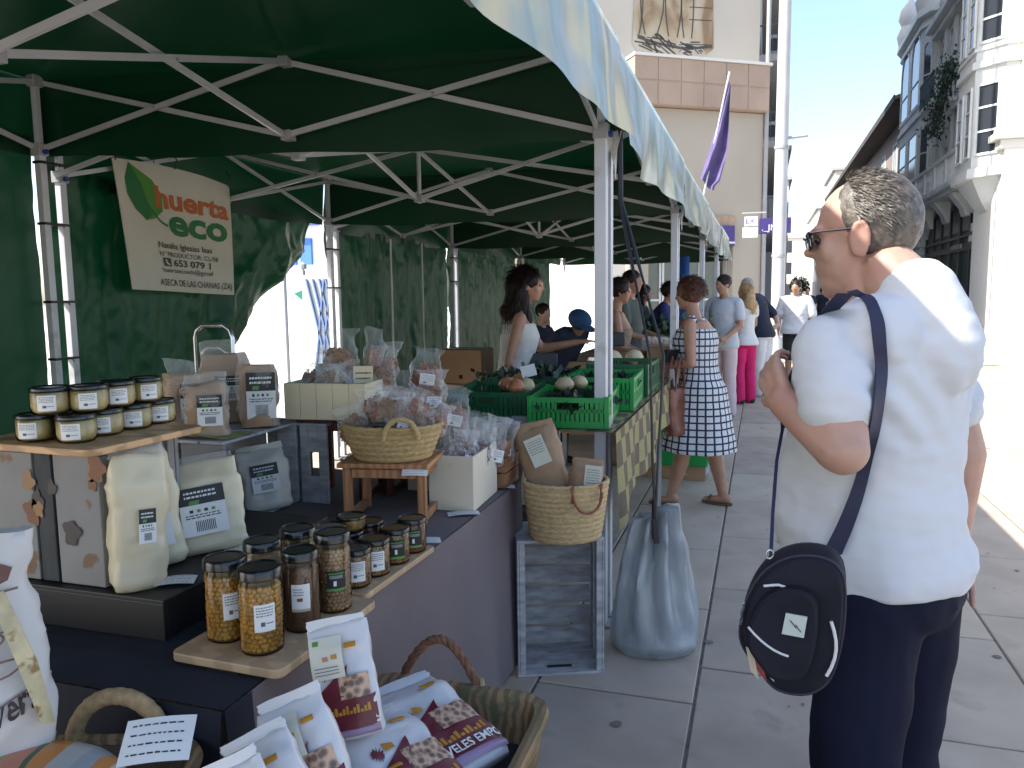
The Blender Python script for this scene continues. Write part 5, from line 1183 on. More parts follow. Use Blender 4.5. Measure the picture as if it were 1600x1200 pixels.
def print_bag(lab, loc, rot, w, h, d, seed, flip=False, card=True, text=None, grp=None):
    t = thing('printed_bag', lab, 'bag', loc, 0, grp); t.rotation_euler = rot
    def prof(v):
        if v < .05: return (.93+v*1.4,.4+v*9,0)
        if v < .82: return (1,.9+.1*math.sin(v*3.2),0)
        q = (v-.82)/.18; return (1-.05*q,max(.05,.95*(1-q)),0)
    m = MB(); m.loft(pillow_rings(w,h,d,prof,seed,.009,34,26,3.2)); m.build('bag_body', m_bagw, t, ang=75)
    m = MB(); m.loft(pillow_rings(w*.94,h*.09,.004,lambda v:(1-.03*math.sin(v*9),1,0),seed+3,.006,nr=5)); m.build('sealed_top', m_bagw, t, loc=(0,0,h*.985))
    # flat print following the front of the pillow
    def P(u, v, e=.0022):      # u -.5...5, v 0..1
        fw, fd, oy = prof(v); x = u*w*.94; k = max(0.02, 1-abs(2*u*.96)**3.2)**(1/3.2); y = -d/2*fd*k
        q = fold((x*9,y*9,v*h*9),1.6,seed)*.009+fold((x*26,y*26,v*h*26),1.6,seed+5)*.004
        return Vector((x, y-q*(-1)*0-abs(q)*.9-e-.0012, v*h))
    def patch(u0,u1,v0,v1,mi,e=.0022,sk=0): mm_.grid(lambda a,b2: P(u0+(u1-u0)*a+sk*b2, v0+(v1-v0)*b2, e), 8, 6, mi)
    mm_ = MB()
    patch(-.5,.5,.10,.36,0); mm_.grid(lambda a,b2: P(-.5+a, .36+(.03+.07*math.sin(a*5+1))*b2, .002), 12, 3, 0)
    patch(-.05,.44,.36,.56,1,.0030)                                    # photo window
    mm_.grid(lambda a,b2: P(-.5+.5*a+.14*b2*a, .36+.26*a*b2+.04*b2, .0024), 10, 6, 0)    # swoosh
    for k in range(10): a = k*.63; mm_.grid(lambda p,q,a=a: P(-.28+.07*math.cos(a)*p+.03*(q-.5), .60+.05*math.sin(a)*p+.03*(q-.5), .0028), 2, 2, 0)
    mm_.grid(lambda p,q: P(-.18+.12*p,.60+.07*q*(1-p*.4),.0026),4,4,2)
    mm_.grid(lambda p,q: P(.12+.2*p,.80+.045*q,.0026),4,4,2)
    patch(-.5,.5,.0+.03,.095,3,.0025)
    for k in range(14): u = -.42+.06*k; mm_.grid(lambda p,q,u=u,k=k: P(u+.045*p,.23+.05*q*(1+.5*math.sin(k*2.1)),.0034),2,2,2)
    if card:
        mm_.grid(lambda p,q: P(-.46+.55*p,.56+.36*q,.0048),8,8,4)
        for k,(u,v,mi) in enumerate([(-.40,.86,5),(-.25,.72,6),(-.1,.73,2)]): mm_.grid(lambda p,q,u=u,v=v: P(u+.10*p,v+.04*q,.0058),3,3,mi)
        for k in range(3): mm_.grid(lambda p,q,k=k: P(-.40+.4*p,.60+.03*k+.008*q,.0058),4,1,7)
    mm_.build('print', [m_mar,m_tan,m_yel,m_lil,C('card_cream',.66,.63,.52),m_lgrn,C('print_salmon',.55,.2,.13),C('soft_ink',.16,.17,.19)], t, ang=70)
    if text:
        vs, fs = text_mesh(text, .030, 0, 0, 1.0, .0006); mt_ = MB(); mt_.add([P(-.47+a/w, .125+b2/h, .0044) for a,b2,c in vs], fs); mt_.build('lettering', m_paper, t, smooth=False)
    return t
g = 'white printed bean bags in the big tray'
def lie(px, py, z, rz, tx, ty=0): p = at(px, py, z=z); return (p.x, p.y, p.z)
print_bag('printed bean bag standing tallest against the table cloth, cream card on it', tuple(at(553,1152,d=1.52)), (R(-16),R(-10),R(22)), .125,.215,.05, 201, grp=g)
print_bag('printed bean bag second from the back in the leaning row, cream card on it', tuple(at(516,1277,d=1.36)), (R(-20),R(-22),R(24)), .125,.205,.05, 203, grp=g)
print_bag('printed bean bag third in the leaning row with an amber seed print', tuple(at(475,1355,d=1.28)), (R(-22),R(-26),R(24)), .125,.215,.05, 205, card=False, grp=g)
print_bag('nearest printed bean bag of the leaning row, cut by the picture edge', tuple(at(425,1410,d=1.18)), (R(-24),R(-26),R(24)), .125,.205,.05, 207, grp=g)
print_bag('printed bag lying at the back right of the tray with maroon band and white lettering', (-.535,1.40,.535), (R(-74),R(0),R(62)), .21,.28,.06, 211, card=False, text='NOVELES EMPO', grp=g)
print_bag('printed bag lying in the middle of the tray below the back right one', (-.525,1.24,.535), (R(-72),R(4),R(64)), .20,.29,.06, 213, card=False, text='OR NOVELES', grp=g)
print_bag('printed bag lying lowest right at the near tray rim', (-.50,1.12,.53), (R(-72),R(2),R(60)), .18,.25,.055, 215, card=False, grp=g)
m = MB(); m.bx(TX0+.05,TX1-.05,TY0+.05,TY1-.05,TB+.03,.475); tag(m.build('packing_bale', m_navy, None, smooth=False, bev=.02), 'dark packing under the bags inside the tray', 'packing')
# left basket with rope handle on the low bench
t = thing('wicker_basket', 'dark wicker basket with thick sisal handle at the bottom left', 'basket', (-1.085,.925,.525), R(18))
m = MB(); m.loft([[Vector((math.copysign(abs(math.cos(a))**.5,math.cos(a))*w_, math.copysign(abs(math.sin(a))**.5,math.sin(a))*h_, z)) for a in [2*math.pi*k/48 for k in range(48)]] for w_,h_,z in ((.15,.12,0),(.175,.135,.08),(.19,.15,.155),(.195,.155,.165),(.18,.14,.168),(.165,.125,.15),(.14,.11,.03))]); m.build('woven_body', m_wick, t)
m = MB(); m.tube([(math.copysign(abs(math.cos(a))**.5,math.cos(a))*.19, math.copysign(abs(math.sin(a))**.5,math.sin(a))*.15, .168) for a in [2*math.pi*k/64 for k in range(64)]], .013, 8, closed=True); m.build('rim', m_wood_o, t)
hp = [Vector((.02+.085*math.cos(q), .15, .155+.10*math.sin(q))) for q in [math.pi*(1-j/40) for j in range(41)]]
m = MB(); m.tube(hp, [.0145*(1+.12*abs(math.sin(j*1.15))) for j in range(41)], 10); hd = m.build('handle', m_rope, t)
m = MB()
for s_ in (-1,1):
    for j in range(3): m.tube([Vector((.02+s_*.085+.02*math.cos(a),.15+.02*math.sin(a),.145+.012*j)) for a in [2*math.pi*k/10 for k in range(10)]], .007, 6, closed=True)
m.build('knot', m_rope, hd, kind='stuff')
def stripe_mat():
    mt = bpy.data.materials.new('striped_label_bag'); mt.use_nodes = True; nt = mt.node_tree; L = nt.links.new; p = nt.nodes['Principled BSDF']; p.inputs['Roughness'].default_value = .3
    tc = _n(nt,'ShaderNodeTexCoord'); sx_ = _n(nt,'ShaderNodeSeparateXYZ'); L(tc.outputs['Object'], sx_.inputs[0])
    no = _n(nt,'ShaderNodeTexNoise'); no.inputs['Scale'].default_value = 8; L(tc.outputs['Object'], no.inputs[0])
    ad = _n(nt,'ShaderNodeMath', operation='MULTIPLY_ADD'); L(no.outputs['Fac'], ad.inputs[0]); ad.inputs[1].default_value = .05; L(sx_.outputs['X'], ad.inputs[2])
    mr = _n(nt,'ShaderNodeMapRange'); mr.inputs[1].default_value = -.10; mr.inputs[2].default_value = .20; L(ad.outputs[0], mr.inputs[0])
    cr = _n(nt,'ShaderNodeValToRGB'); cr.color_ramp.interpolation = 'CONSTANT'; e = cr.color_ramp.elements; e[0].color = (.42,.40,.36,1); e[1].position = .2; e[1].color = (.16,.34,.08,1)
    for q, c in ((.33,(.55,.20,.12)),(.45,(.05,.10,.05)),(.49,(.58,.22,.05)),(.60,(.45,.44,.42)),(.70,(.35,.38,.40)),(.80,(.58,.25,.08)),(.88,(.5,.47,.38))): el = e.new(q); el.color = c+(1,)
    L(mr.outputs[0], cr.inputs[0]); L(cr.outputs[0], p.inputs['Base Color'])
    b_ = _n(nt,'ShaderNodeBump'); b_.inputs['Strength'].default_value = .6; b_.inputs['Distance'].default_value = .004; n2 = _n(nt,'ShaderNodeTexNoise'); n2.inputs['Scale'].default_value = 24; L(tc.outputs['Object'], n2.inputs[0]); L(n2.outputs['Fac'], b_.inputs['Height']); L(b_.outputs[0], p.inputs['Normal']); return mt
t = thing('striped_bag', 'bag with green and orange stripes lying in the wicker basket', 'bag', (-1.115,.875,.70), R(18)); m = MB(); m.ell((0,0,0.02),(.16,.115,.055),None,40,20)
m.v = [(x+.006*fold((x*9,y*9,z*9),2,1), y, z+.006*fold((x*9,y*9,z*9),2,4)) for x,y,z in m.v]; m.build('bag_body', stripe_mat(), t, ang=80)
m = MB(); m.bx(-.16,-.145,-.05,.05,.01,.03); m.build('sealed_end', m_film2, t, smooth=False)
price_card('handwritten white card leaning on the rim of the wicker basket, largest card', tuple(at(247,1158,d=1.17)), R(28), .10,.075, tilt=R(26), rows=4)
# white sack at left edge
t = thing('woven_sack', 'big white legume sack with line drawing and lettering at the left edge', 'sack', (-1.262,.855,.525), R(50)); SW_, SH_, SD_ = .34,.60,.17
def sprof(v):
    if v < .06: return (.9+v*1.5,.8+v*3,0)
    if v < .55: return (1-.06*math.sin(v*7),1-.05*v,0)
    if v < .85: q=(v-.55)/.3; return (1-.16*q,.97-.55*q,0)
    q=(v-.85)/.15; return (.84+.06*q,.42-.15*q,0)
m = MB(); m.loft(pillow_rings(SW_,SH_,SD_,sprof,231,.016,48,44,3)); m.build('sack_body', m_wht, t, ang=75)
def SP(u, v, e=.003):
    fw, fd, oy = sprof(v); x = u*SW_*fw; k = max(.02,1-abs(2*u*.98)**3)**(1/3); y = -SD_/2*fd*k
    q = abs(fold((x*9,y*9,v*SH_*9),1.6,231)*.016)+abs(fold((x*26,y*26,v*SH_*26),1.6,236)*.0072); return Vector((x, y-q-e, v*SH_))
def sline(mm_, pts, wd, e=.0035):
    for k in range(len(pts)-1):
        (a,b2),(c,d_) = pts[k],pts[k+1]; L_ = math.hypot((c-a)*SW_,(d_-b2)*SH_) or 1; nx, ny = -(d_-b2)*SH_/L_*wd/2/SW_, (c-a)*SW_/L_*wd/2/SH_
        mm_.add([SP(a+nx,b2+ny,e),SP(c+nx,d_+ny,e),SP(c-nx,d_-ny,e),SP(a-nx,b2-ny,e)], [(0,1,2,3)])
vs, fs = text_mesh('La rovera', .060, 0, 0, 1.0, .001); mm_ = MB(); mm_.add([SP(.0+(a+b2*.1)/SW_*.62, .46+b2/SH_+a*.34, .0045) for a,b2,c in vs], fs); mm_.build('lettering', C('print_brown_ink',.05,.03,.035), t, smooth=False)
mm_ = MB(); rg = random.Random(8)
for (cx_,cz_,rx_,rz_) in ((.12,.68,.16,.035),(.22,.72,.12,.022),(.30,.65,.10,.02),(.05,.65,.10,.02)): sline(mm_, [(cx_+rx_*math.cos(a),cz_+rz_*math.sin(a)+.1*rx_*math.cos(a)) for a in [j*.42 for j in range(16)]], .0035)
for z_ in (.42,.595,.62): sline(mm_, [(-.4+.09*j, z_+.018*j+.004*math.sin(j)) for j in range(10)], .003)
for k in range(14): u_, v_ = .1+rg.uniform(-.1,.28), .67+rg.uniform(-.03,.06); sline(mm_, [(u_,v_),(u_+.03,v_+.008)], .005)
sline(mm_, [(-.45,.80),(-.1,.83),(.25,.845),(.45,.85)], .004); sline(mm_, [(-.45,.83),(-.3,.78),(-.1,.83)], .005)
mm_.build('line_drawing', C('print_brown_soft',.20,.13,.12), t, smooth=False, kind='stuff')
mm_ = MB(); mm_.poly([SP(u,v,.0045) for u,v in ((.20,.92),(.30,.94),(.42,.91),(.40,.875),(.30,.86),(.24,.88))]); mm_.build('brown_patch', C('print_brown_patch',.16,.08,.07), t, smooth=False)
m = MB(); m.tube([SP(.2,.99,.01)+Vector((0,0,.05)),SP(.26,.95,.02),SP(.29,.90,.022),SP(.33,.84,.02)], .004, 6); m.build('string', m_rope, t)
m = MB(); m.loft([[SP(.31,.86,.02),SP(.38,.86,.02),SP(.38,.86,.026),SP(.31,.86,.026)],[SP(.38,.66,.03),SP(.46,.66,.03),SP(.46,.66,.034),SP(.38,.66,.034)],[SP(.42,.50,.03),SP(.48,.48,.03),SP(.48,.48,.034),SP(.42,.50,.034)]]); m.build('paper_tag', mat('folded_paper_tag', (.55,.46,.27), rough=.6, var=.2, scale=30, col2=(.28,.17,.05), c2scale=22, c2lo=.55, c2hi=.6), t, smooth=False)
# ================================================================ GREY CRATES ON THE PAVING
def end_crate(lab, P, rz, W, D, H, mt, inner):
    """crate standing on its end: opening towards local -y, slats running across"""
    t = thing('wooden_crate', lab, 'crate', P, rz, 'grey wooden crates on the paving'); th = .011
    planks('end_board', t, [(-W/2,W/2,.0,D,0,th),(-W/2,W/2,.0,D,H-th,H)], mt)
    for k in range(3):
        y0_ = .004+k*(D/3); y1_ = y0_+D/3-.014
        planks('side_slat', t, [(-W/2,-W/2+.008,y0_,y1_,th+.001,H-th-.001),(W/2-.008,W/2,y0_,y1_,th+.001,H-th-.001)], mt, .0015)
    for k in range(6):
        z0_ = th+.004+k*(H-2*th)/6; planks('back_slat', t, [(-W/2+.009,W/2-.009,D-.009,D,z0_,z0_+(H-2*th)/6-.012)], inner, .0015)
    for x in (-W/2+.009, W/2-.031):
        planks('corner_post', t, [(x,x+.022,.004,.024,th+.001,H-th-.001)], mt, .0015)
    m = MB(); m.bx(-.05,.05,.05,.068,th+.0002,th+.0022); m.build('handle_slot', m_blk, t, smooth=False)
    return t
a_, b_ = Vector((-.875,2.80,0)), Vector((-.565,2.93,0)); rzc = math.atan2(.13,.31)
cc = (a_+b_)/2
end_crate('grey washed crate standing on end, open side showing, under the coil basket', tuple(cc+Vector((-.004,.006,0))), rzc, .345,.27,.555, m_greyw, m_greyw)
end_crate('dark grey crate standing on end tucked beside the cloth, left of the pale one', (-1.02,2.985,0), rzc+R(3), .10,.26,.57, m_greyd, m_greyd)
bk = basket('coil straw basket holding two kraft paper bags on the grey crate', (-.715,2.915,.5565), .135,.168,.225, 11, m_straw2, 1.0,.8, rzc, [(-70,'down')], braid=0 or 24, hm=C('rust_cord',.25,.08,.04))
kb = flour_bag('large kraft paper bag with pale label leaning left in the coil basket', (-.76,2.93,.63), R(12), .17,.36,.12, 301, tilt=R(-8), roll=R(-14), mt=m_kraft, label=False, name='kraft_bag', grp='kraft bags in the coil basket')
white_label(kb, .075, .115, (.0,-.066,.27), (R(4),R(-10),0), 6, None, base=C('label_pale_green',.55,.56,.46))
kb = flour_bag('smaller kraft paper bag with pale label at the right of the coil basket', (-.645,2.90,.66), R(12), .13,.20,.10, 303, tilt=R(-10), roll=R(6), mt=m_kraft, label=False, name='kraft_bag', grp='kraft bags in the coil basket')
white_label(kb, .065, .12, (.025,-.056,.13), (R(4),R(0),0), 6, None, base=C('label_pale_green',.55,.56,.46))
# display rail with blue clamp in front of stall two
t = thing('display_rail', 'grey crossbar with a blue clamp fixed to the tent leg', 'rail', (XF,3.42,.93)); m = MB(); m.bx(-.42,-.03,-.02,.02,-.02,.02); m.build('rail_bar', m_al, t, smooth=False, bev=.003)
m = MB(); m.bx(-.036,.036,-.036,.036,-.035,.035); m.build('leg_clamp', m_hub, t, smooth=False, bev=.004)
m = MB(); m.tube([(-.11,-.045,.0),(-.11,.02,.0)], .022, 14); m.build('blue_knob', m_blue, t)
# ================================================================ WEIGHT BAG
p = at(1022,1015,z=0); t = thing('weight_bag', 'translucent grey blue weight bag hanging by black cords from the canopy corner', 'bag', (p.x,p.y+.02,0), R(18))
m_wb = mat('translucent_blue_grey_plastic', (.47,.50,.52), rough=.22, var=.25, scale=5, bump=.8, bscale=4, bdist=.02, ridged=.7, spec=.8, transl=.4, stretch=(2,2,.4))
def wprof(v): return ((.88+v*1.6 if v < .07 else (1-.62*((v-.07)/.93)**1.35)), (.8+v*2 if v < .07 else 1-.72*((v-.07)/.93)), 0)
m = MB(); W_,H_,D_ = .37,.60,.30; rings = []
for i in range(41):
    v = i/40; fw,fd,_o = wprof(v); ring = []
    for k in range(64):
        a = 2*math.pi*k/64; cr_ = (.012+.02*v)*math.sin(a*9+2*math.sin(v*3))*min(1,v*4)+.010*fold((math.cos(a)*3,math.sin(a)*3,v*5),1.5,3); ring.append(Vector((math.cos(a)*(W_/2*fw+cr_), math.sin(a)*(D_/2*fd+cr_), v*H_+(.03*math.cos(a) if v>.95 else 0))))
    rings.append(ring)
m.loft(rings); m.build('bag_body', m_wb, t, ang=80)
m = MB(); m.box((-.015,-.075,.535),(.024,.014,.10),0,(R(-10),R(-4),0)); cl = m.build('clip', m_blk, t, smooth=False, bev=.003)
top = Vector((XF+.075,3.44,2.44))-Vector(t.location); Rm = Matrix.Rotation(-R(18),3,'Z'); top = Rm @ top
for k,s_ in enumerate((-1,1)):
    pts = [top+Vector((0,0,0)), top*.985+Vector((s_*.004,0,-.5)), Vector((s_*.028,0,1.25)), Vector((s_*.012-.012,-.04,.85)), Vector((-.015,-.07,.57))]
    q = []
    for i in range(len(pts)-1):
        for j in range(8): q.append(pts[i].lerp(pts[i+1], j/8))
    q.append(pts[-1]); m = MB(); m.tube(q, [.0085 if i < 12 else .0055 for i in range(len(q))], 7); m.build('elastic_cord', m_blk, t)
m = MB(); m.tube([(-.016,-.05,.66),(-.016,-.07,.50)], .012, 8); m.build('cord_lock', m_blk, t)
m = MB(); m.box(top+Vector((0,-.0,.03)),(.012,.02,.07)); m.build('hook', m_alw, t, smooth=False)
p = at(1078,745,z=0); t2 = thing('weight_bag', 'pale grey weight bag on the paving behind the woman in the checked dress', 'bag', (p.x,p.y,0), R(10)); m = MB(); m.loft([[q*.85 for q in r_] for r_ in rings[:28]]); m.build('bag_body', m_wb, t2, ang=80)
# torn pale plastic wrapped round the near canopy corners
for k,(y,l) in enumerate(((3.46,'pale plastic scrap wrapped around the top of the nearest tent leg'),(6.46,'pale plastic scrap at the top of the second tent leg'),(9.46,'pale plastic scrap at the top of the third tent leg'))):
    t = thing('plastic_scrap', l, 'plastic', (XF,y,2.14)); m = MB()
    m.grid(lambda u,v: (-.035+.12*u*(1-.3*v), -.035-.01*math.sin(u*6), .06-.17*v*(.4+.6*abs(math.sin(u*3.3+.6)))), 12, 8); m.grid(lambda u,v: (.03+.01*math.sin(v*5)+.03*v, -.03+.09*u, .06-.2*v*(.5+.5*math.sin(u*4))), 12, 8); m.build('sheet', mat('cloudy_plastic', (.5,.5,.45), rough=.4, transl=.3, bump=.4, bscale=20), t, kind='stuff')
# ================================================================ STALL TWO: GREEN CRATES
m_gc = mat('bright_green_plastic', (.008,.27,.055), rough=.4, var=.12, scale=5, bump=.1, bscale=40); m_gcd = mat('dark_green_plastic', (.006,.10,.04), rough=.4, var=.12, scale=5, bump=.1, bscale=40)
T2Z = .91
t = thing('trestle_table', 'table under the green produce crates', 'table', (-1.03,4.6,0)); m = MB(); m.bx(-.42,.41,-1.15,1.0,T2Z-.03,T2Z-.004); m.build('table_top', m_beech, t, smooth=False)
for x in (-.38,.36):
    for y in (-1.08,.9): m = MB(); m.bx(x-.018,x+.018,y-.018,y+.018,0,T2Z-.03); m.build('leg', m_al, t, smooth=False)
# checked cloth: each check is flat print on one cloth
m_chk = bpy.data.materials.new('brown_yellow_check'); m_chk.use_nodes = True; nt = m_chk.node_tree; L = nt.links.new; pb = nt.nodes['Principled BSDF']; pb.inputs['Roughness'].default_value = .8
tc = _n(nt,'ShaderNodeTexCoord'); ck = _n(nt,'ShaderNodeTexChecker'); ck.inputs['Scale'].default_value = 9.0; ck.inputs[1].default_value = (.34,.30,.13,1); ck.inputs[2].default_value = (.14,.10,.065,1)
mp = _n(nt,'ShaderNodeMapping'); mp.inputs['Location'].default_value = (.06,.031,.027); L(tc.outputs['Object'], mp.inputs[0]); L(mp.outputs[0], ck.inputs[0])
ck2 = _n(nt,'ShaderNodeTexNoise'); ck2.inputs['Scale'].default_value = 60; L(tc.outputs['Object'], ck2.inputs[0]); mx = _n(nt,'ShaderNodeMix', data_type='RGBA', blend_type='MULTIPLY'); mx.inputs[0].default_value = .35; L(ck.outputs[0], mx.inputs[6]); L(ck2.outputs['Fac'], mx.inputs[7]); L(mx.outputs[2], pb.inputs['Base Color'])
m = MB(); x0,x1,y0,y1 = -1.46,-.60,3.30,5.62
m.grid(lambda u,v: (x0+(x1-x0)*u, y0+(y1-y0)*v, T2Z+.002*fold((u*3,v*5,0),2,3)), 20, 30)
def side2(u,v):
    s_ = u*(y1-y0); zb = .56+.10*math.sin(u*9+1)*.4-.12*math.exp(-(u*9)**2)+.10*u
    return Vector((x1+.004+.028*v*(.6+.6*math.sin(s_*8)+.35*math.sin(s_*19))+.01, y0+s_, T2Z+(zb-T2Z)*v))
m.grid(side2, 80, 14); tag(m.build('tablecloth', m_chk, None, ang=80), 'brown and yellow checked cloth hanging from the green crate table', 'tablecloth')
def green_crate(lab, loc, rz, w, d, h, mt, grp='green plastic produce crates'):
    t = thing('plastic_crate', lab, 'crate', loc, rz, grp)
    m = MB(); m.bx(-w/2,w/2,-d/2,d/2,.0,.008); m.build('base', mt, t, smooth=False)
    for nm,(ax,sgn) in {'a':(0,-1),'b':(0,1),'c':(1,-1),'d':(1,1)}.items():
        L_ = w if ax == 0 else d; off = (d/2 if ax == 0 else w/2)*sgn; m = MB()
        def bx2(a0,a1,z0,z1,th=.012):
            if ax == 0: m.bx(a0,a1,off-sgn*th,off,z0,z1)
            else: m.bx(off-sgn*th,off,a0+.0125,a1-.0125,z0,z1)
        bx2(-L_/2,L_/2,.0085,.030); bx2(-L_/2,L_/2,h-.022,h,.018); bx2(-L_/2,-.055,h*.52,h*.62,.010); bx2(.055,L_/2,h*.52,h*.62,.010)
        n = int(L_/.022)
        for k in range(n+1):
            a = -L_/2+.008+(L_-.016)*k/n
            if abs(a) < .05: bx2(a-.0075,a+.0075,.03,h*.55,.008)
            else: bx2(a-.0075,a+.0075,.03,h-.022,.008)
        bx2(-.06,-.05,h*.5,h-.02,.014); bx2(.05,.06,h*.5,h-.02,.014); bx2(-.05,.05,h*.5,h*.58,.014)
        m.build('side_wall', mt, t, smooth=False, kind='stuff')
    for x in (-1,1):
        for y in (-1,1): m = MB(); m.bx(x*w/2-.004*(x<0)-.018*(x>0),x*w/2+.018*(x<0)+.004*(x>0),y*d/2-.004*(y<0)-.018*(y>0),y*d/2+.018*(y<0)+.004*(y>0),0,h+.006); m.build('corner_post', mt, t, smooth=False, bev=.002)
    m = MB(); m.bx(-w/2+.015,w/2-.015,-d/2+.015,d/2-.015,.009,h*.6); m.build('lining', m_gcd, t, smooth=False)
    return t
rot2 = R(5)
green_crate('bright green plastic crate nearest the tent leg, holding pale melons', (-.83,3.58,T2Z+.005), rot2, .36,.48,.135, m_gc)
green_crate('dark green plastic crate of onions left of the bright one', (-1.24,3.66,T2Z+.005), rot2, .38,.50,.14, m_gcd)
green_crate('bright green plastic crate second along the table edge', (-.80,4.16,T2Z+.005), R(3), .36,.50,.165, m_gc)
green_crate('green plastic crate third along the table edge', (-.80,4.78,T2Z+.005), R(0), .36,.50,.18, m_gcd)
green_crate('green plastic crate at the back of the table beside the vendor', (-1.24,4.25,T2Z+.005), R(4), .36,.50,.14, m_gcd)
def fruit(name, lab, cat, loc, r, mt, sq=1, grp=None, stem=True):
    t = thing(name, lab, cat, loc, random.random()*6, grp); m = MB(); m.lathe([(max(.0004,r*math.sin(math.pi*i/14)*(1+.05*math.cos(i))), -r*sq*math.cos(math.pi*i/14)) for i in range(15)], 20, cap=False, fn=lambda a,z: 1+.025*math.cos(a*5)); m.build('flesh', mt, t)
    if stem: m = MB(); m.tube([(0,0,r*sq*.95),(r*.1,0,r*sq*1.2)], r*.08, 6); m.build('stem', C('stem_tan',.25,.2,.1), t)
    return t
m_on = mat('onion_skin', (.50,.19,.09), rough=.3, var=.3, scale=8, stretch=(6,6,1), bump=.1); m_mel = mat('pale_melon', (.58,.47,.28), rough=.5, var=.12, scale=12, bump=.3, bscale=60)
for k,(px_,py_) in enumerate(((793,600),(806,604),(822,602),(812,594))):
    p = at(px_,py_,z=T2Z+.165); fruit('onion', ['red onion at the left of the onion heap','red onion in the middle of the heap front','pale onion at the right of the heap','red onion on top of the heap behind'][k], 'onion', tuple(p), .042, m_on if k != 2 else m_mel, .85, 'onions on the dark green crate')
for k,(x,y,z,r) in enumerate(((-.90,3.66,1.075,.045),(-.86,3.80,1.07,.042),(-.93,5.08,1.09,.065),(-.80,5.2,1.09,.06))):
    fruit('melon', ['pale melon in the bright green crate nearest the leg','half hidden melon behind the first in the bright crate','round tan melon on the crates in front of the tan-top vendor','second tan melon beside the round one'][k], 'melon', (x,y,z), r, m_mel, .8, 'pale melons')
def leafy(lab, loc, n, sx, sy, sz, mt, seed, name='leafy_greens', cat='vegetables', s0=.03):
    rg = random.Random(seed); m = MB()
    for k in range(n):
        c = Vector((rg.gauss(0,sx/2),rg.gauss(0,sy/2),abs(rg.gauss(0,sz/2)))); q = Euler((rg.random()*3,rg.random()*3,rg.random()*6)).to_matrix(); s_ = rg.uniform(.5,1.2)*s0
        m.add([c+q@Vector(p)*s_ for p in ((-1,0,0),(-.2,-.6,.2),(1,0,.1),(.2,.6,-.1))], [(0,1,2,3)])
    o = m.build(name, mt, None, smooth=False, loc=loc); o['kind'] = 'stuff'; return tag(o, lab, cat)
leafy('dark leafy greens filling the bright green crate', (-.83,3.58,.995), 500,.15,.2,.04, mat('dark_leaf',(.012,.03,.015),rough=.5,var=.5), 1)
leafy('dark leafy greens filling the second green crate', (-.80,4.2,1.02), 400,.14,.22,.04, MC['dark_leaf'], 2)
leafy('dark greens and peppers at the back of the table', (-1.24,4.3,1.02), 500,.25,.28,.06, MC['dark_leaf'], 3)
t = tag(MB().box((0,0,0),(.075,.004,.06),0,(R(-20),R(-12),0)).build('price_tag', m_paper, None, smooth=False, loc=(-1.10,3.72,1.13), rz=R(25)), 'small white price tag tilted between the crates', 'tag')
# scales, till and screens dark clutter
def clutter(name, lab, cat, loc, rz, parts):
    t = thing(name, lab, cat, loc, rz)
    for (nm, c, s_, mt, bv) in parts: m = MB(); m.box(c, s_); m.build(nm, mt, t, smooth=False, bev=bv)
    return t
m_met = C('brushed_metal',.35,.36,.38,rough=.25,metal=.8); m_gyb = C('dark_grey_plastic',.035,.037,.04,rough=.45)
clutter('weighing_scale', 'dark weighing scale with steel pan in front of the vendor', 'scale', (-1.28,4.72,T2Z+.005), R(20), [('scale_body',(0,0,.05),(.34,.36,.10),m_gyb,.01),('steel_pan',(0,0,.115),(.38,.32,.012),m_met,.004),('display_head',(0,.2,.17),(.18,.05,.09),m_gyb,.01)])
clutter('weighing_scale', 'dark tall scale with display between the two vendors', 'scale', (-1.02,5.55,T2Z), R(10), [('scale_body',(0,0,.06),(.30,.34,.12),m_gyb,.01),('display_head',(0,.1,.27),(.2,.06,.1),m_gyb,.01),('pole',(0,.1,.17),(.05,.05,.12),m_gyb,.002),('steel_pan',(0,-.02,.13),(.34,.3,.012),m_met,.004)])
# cardboard boxes behind the vendor
m_cb = mat('brown_cardboard', (.20,.12,.06), rough=.8, var=.12, scale=3, bump=.1); 
for k,(z,l) in enumerate(((.60,'upper cardboard box of the stack beside the green wall'),(.24,'lower cardboard box of the stack beside the green wall'))):
    t = thing('cardboard_box', l, 'box', (-2.98,7.75,z+.0), R(4*k), 'cardboard boxes stacked by the wall'); m = MB(); m.bx(-.24,.24,-.2,.2,0,.355); m.build('box_body', m_cb, t, smooth=False, bev=.004)
    m = MB(); m.bx(-.245,.245,-.025,.025,.355,.358); m.build('tape', C('parcel_tape',.28,.19,.1,rough=.3), t, smooth=False)
t = thing('cardboard_box', 'lowest cardboard box at the bottom of the stack', 'box', (-2.98,7.75,0), 0, 'cardboard boxes stacked by the wall'); m = MB(); m.bx(-.25,.25,-.21,.21,0,.238); m.build('box_body', m_cb, t, smooth=False, bev=.004)
t = thing('plastic_crate','green crate with bags under the vendor table','crate',(-2.2,5.2,0)) if False else None
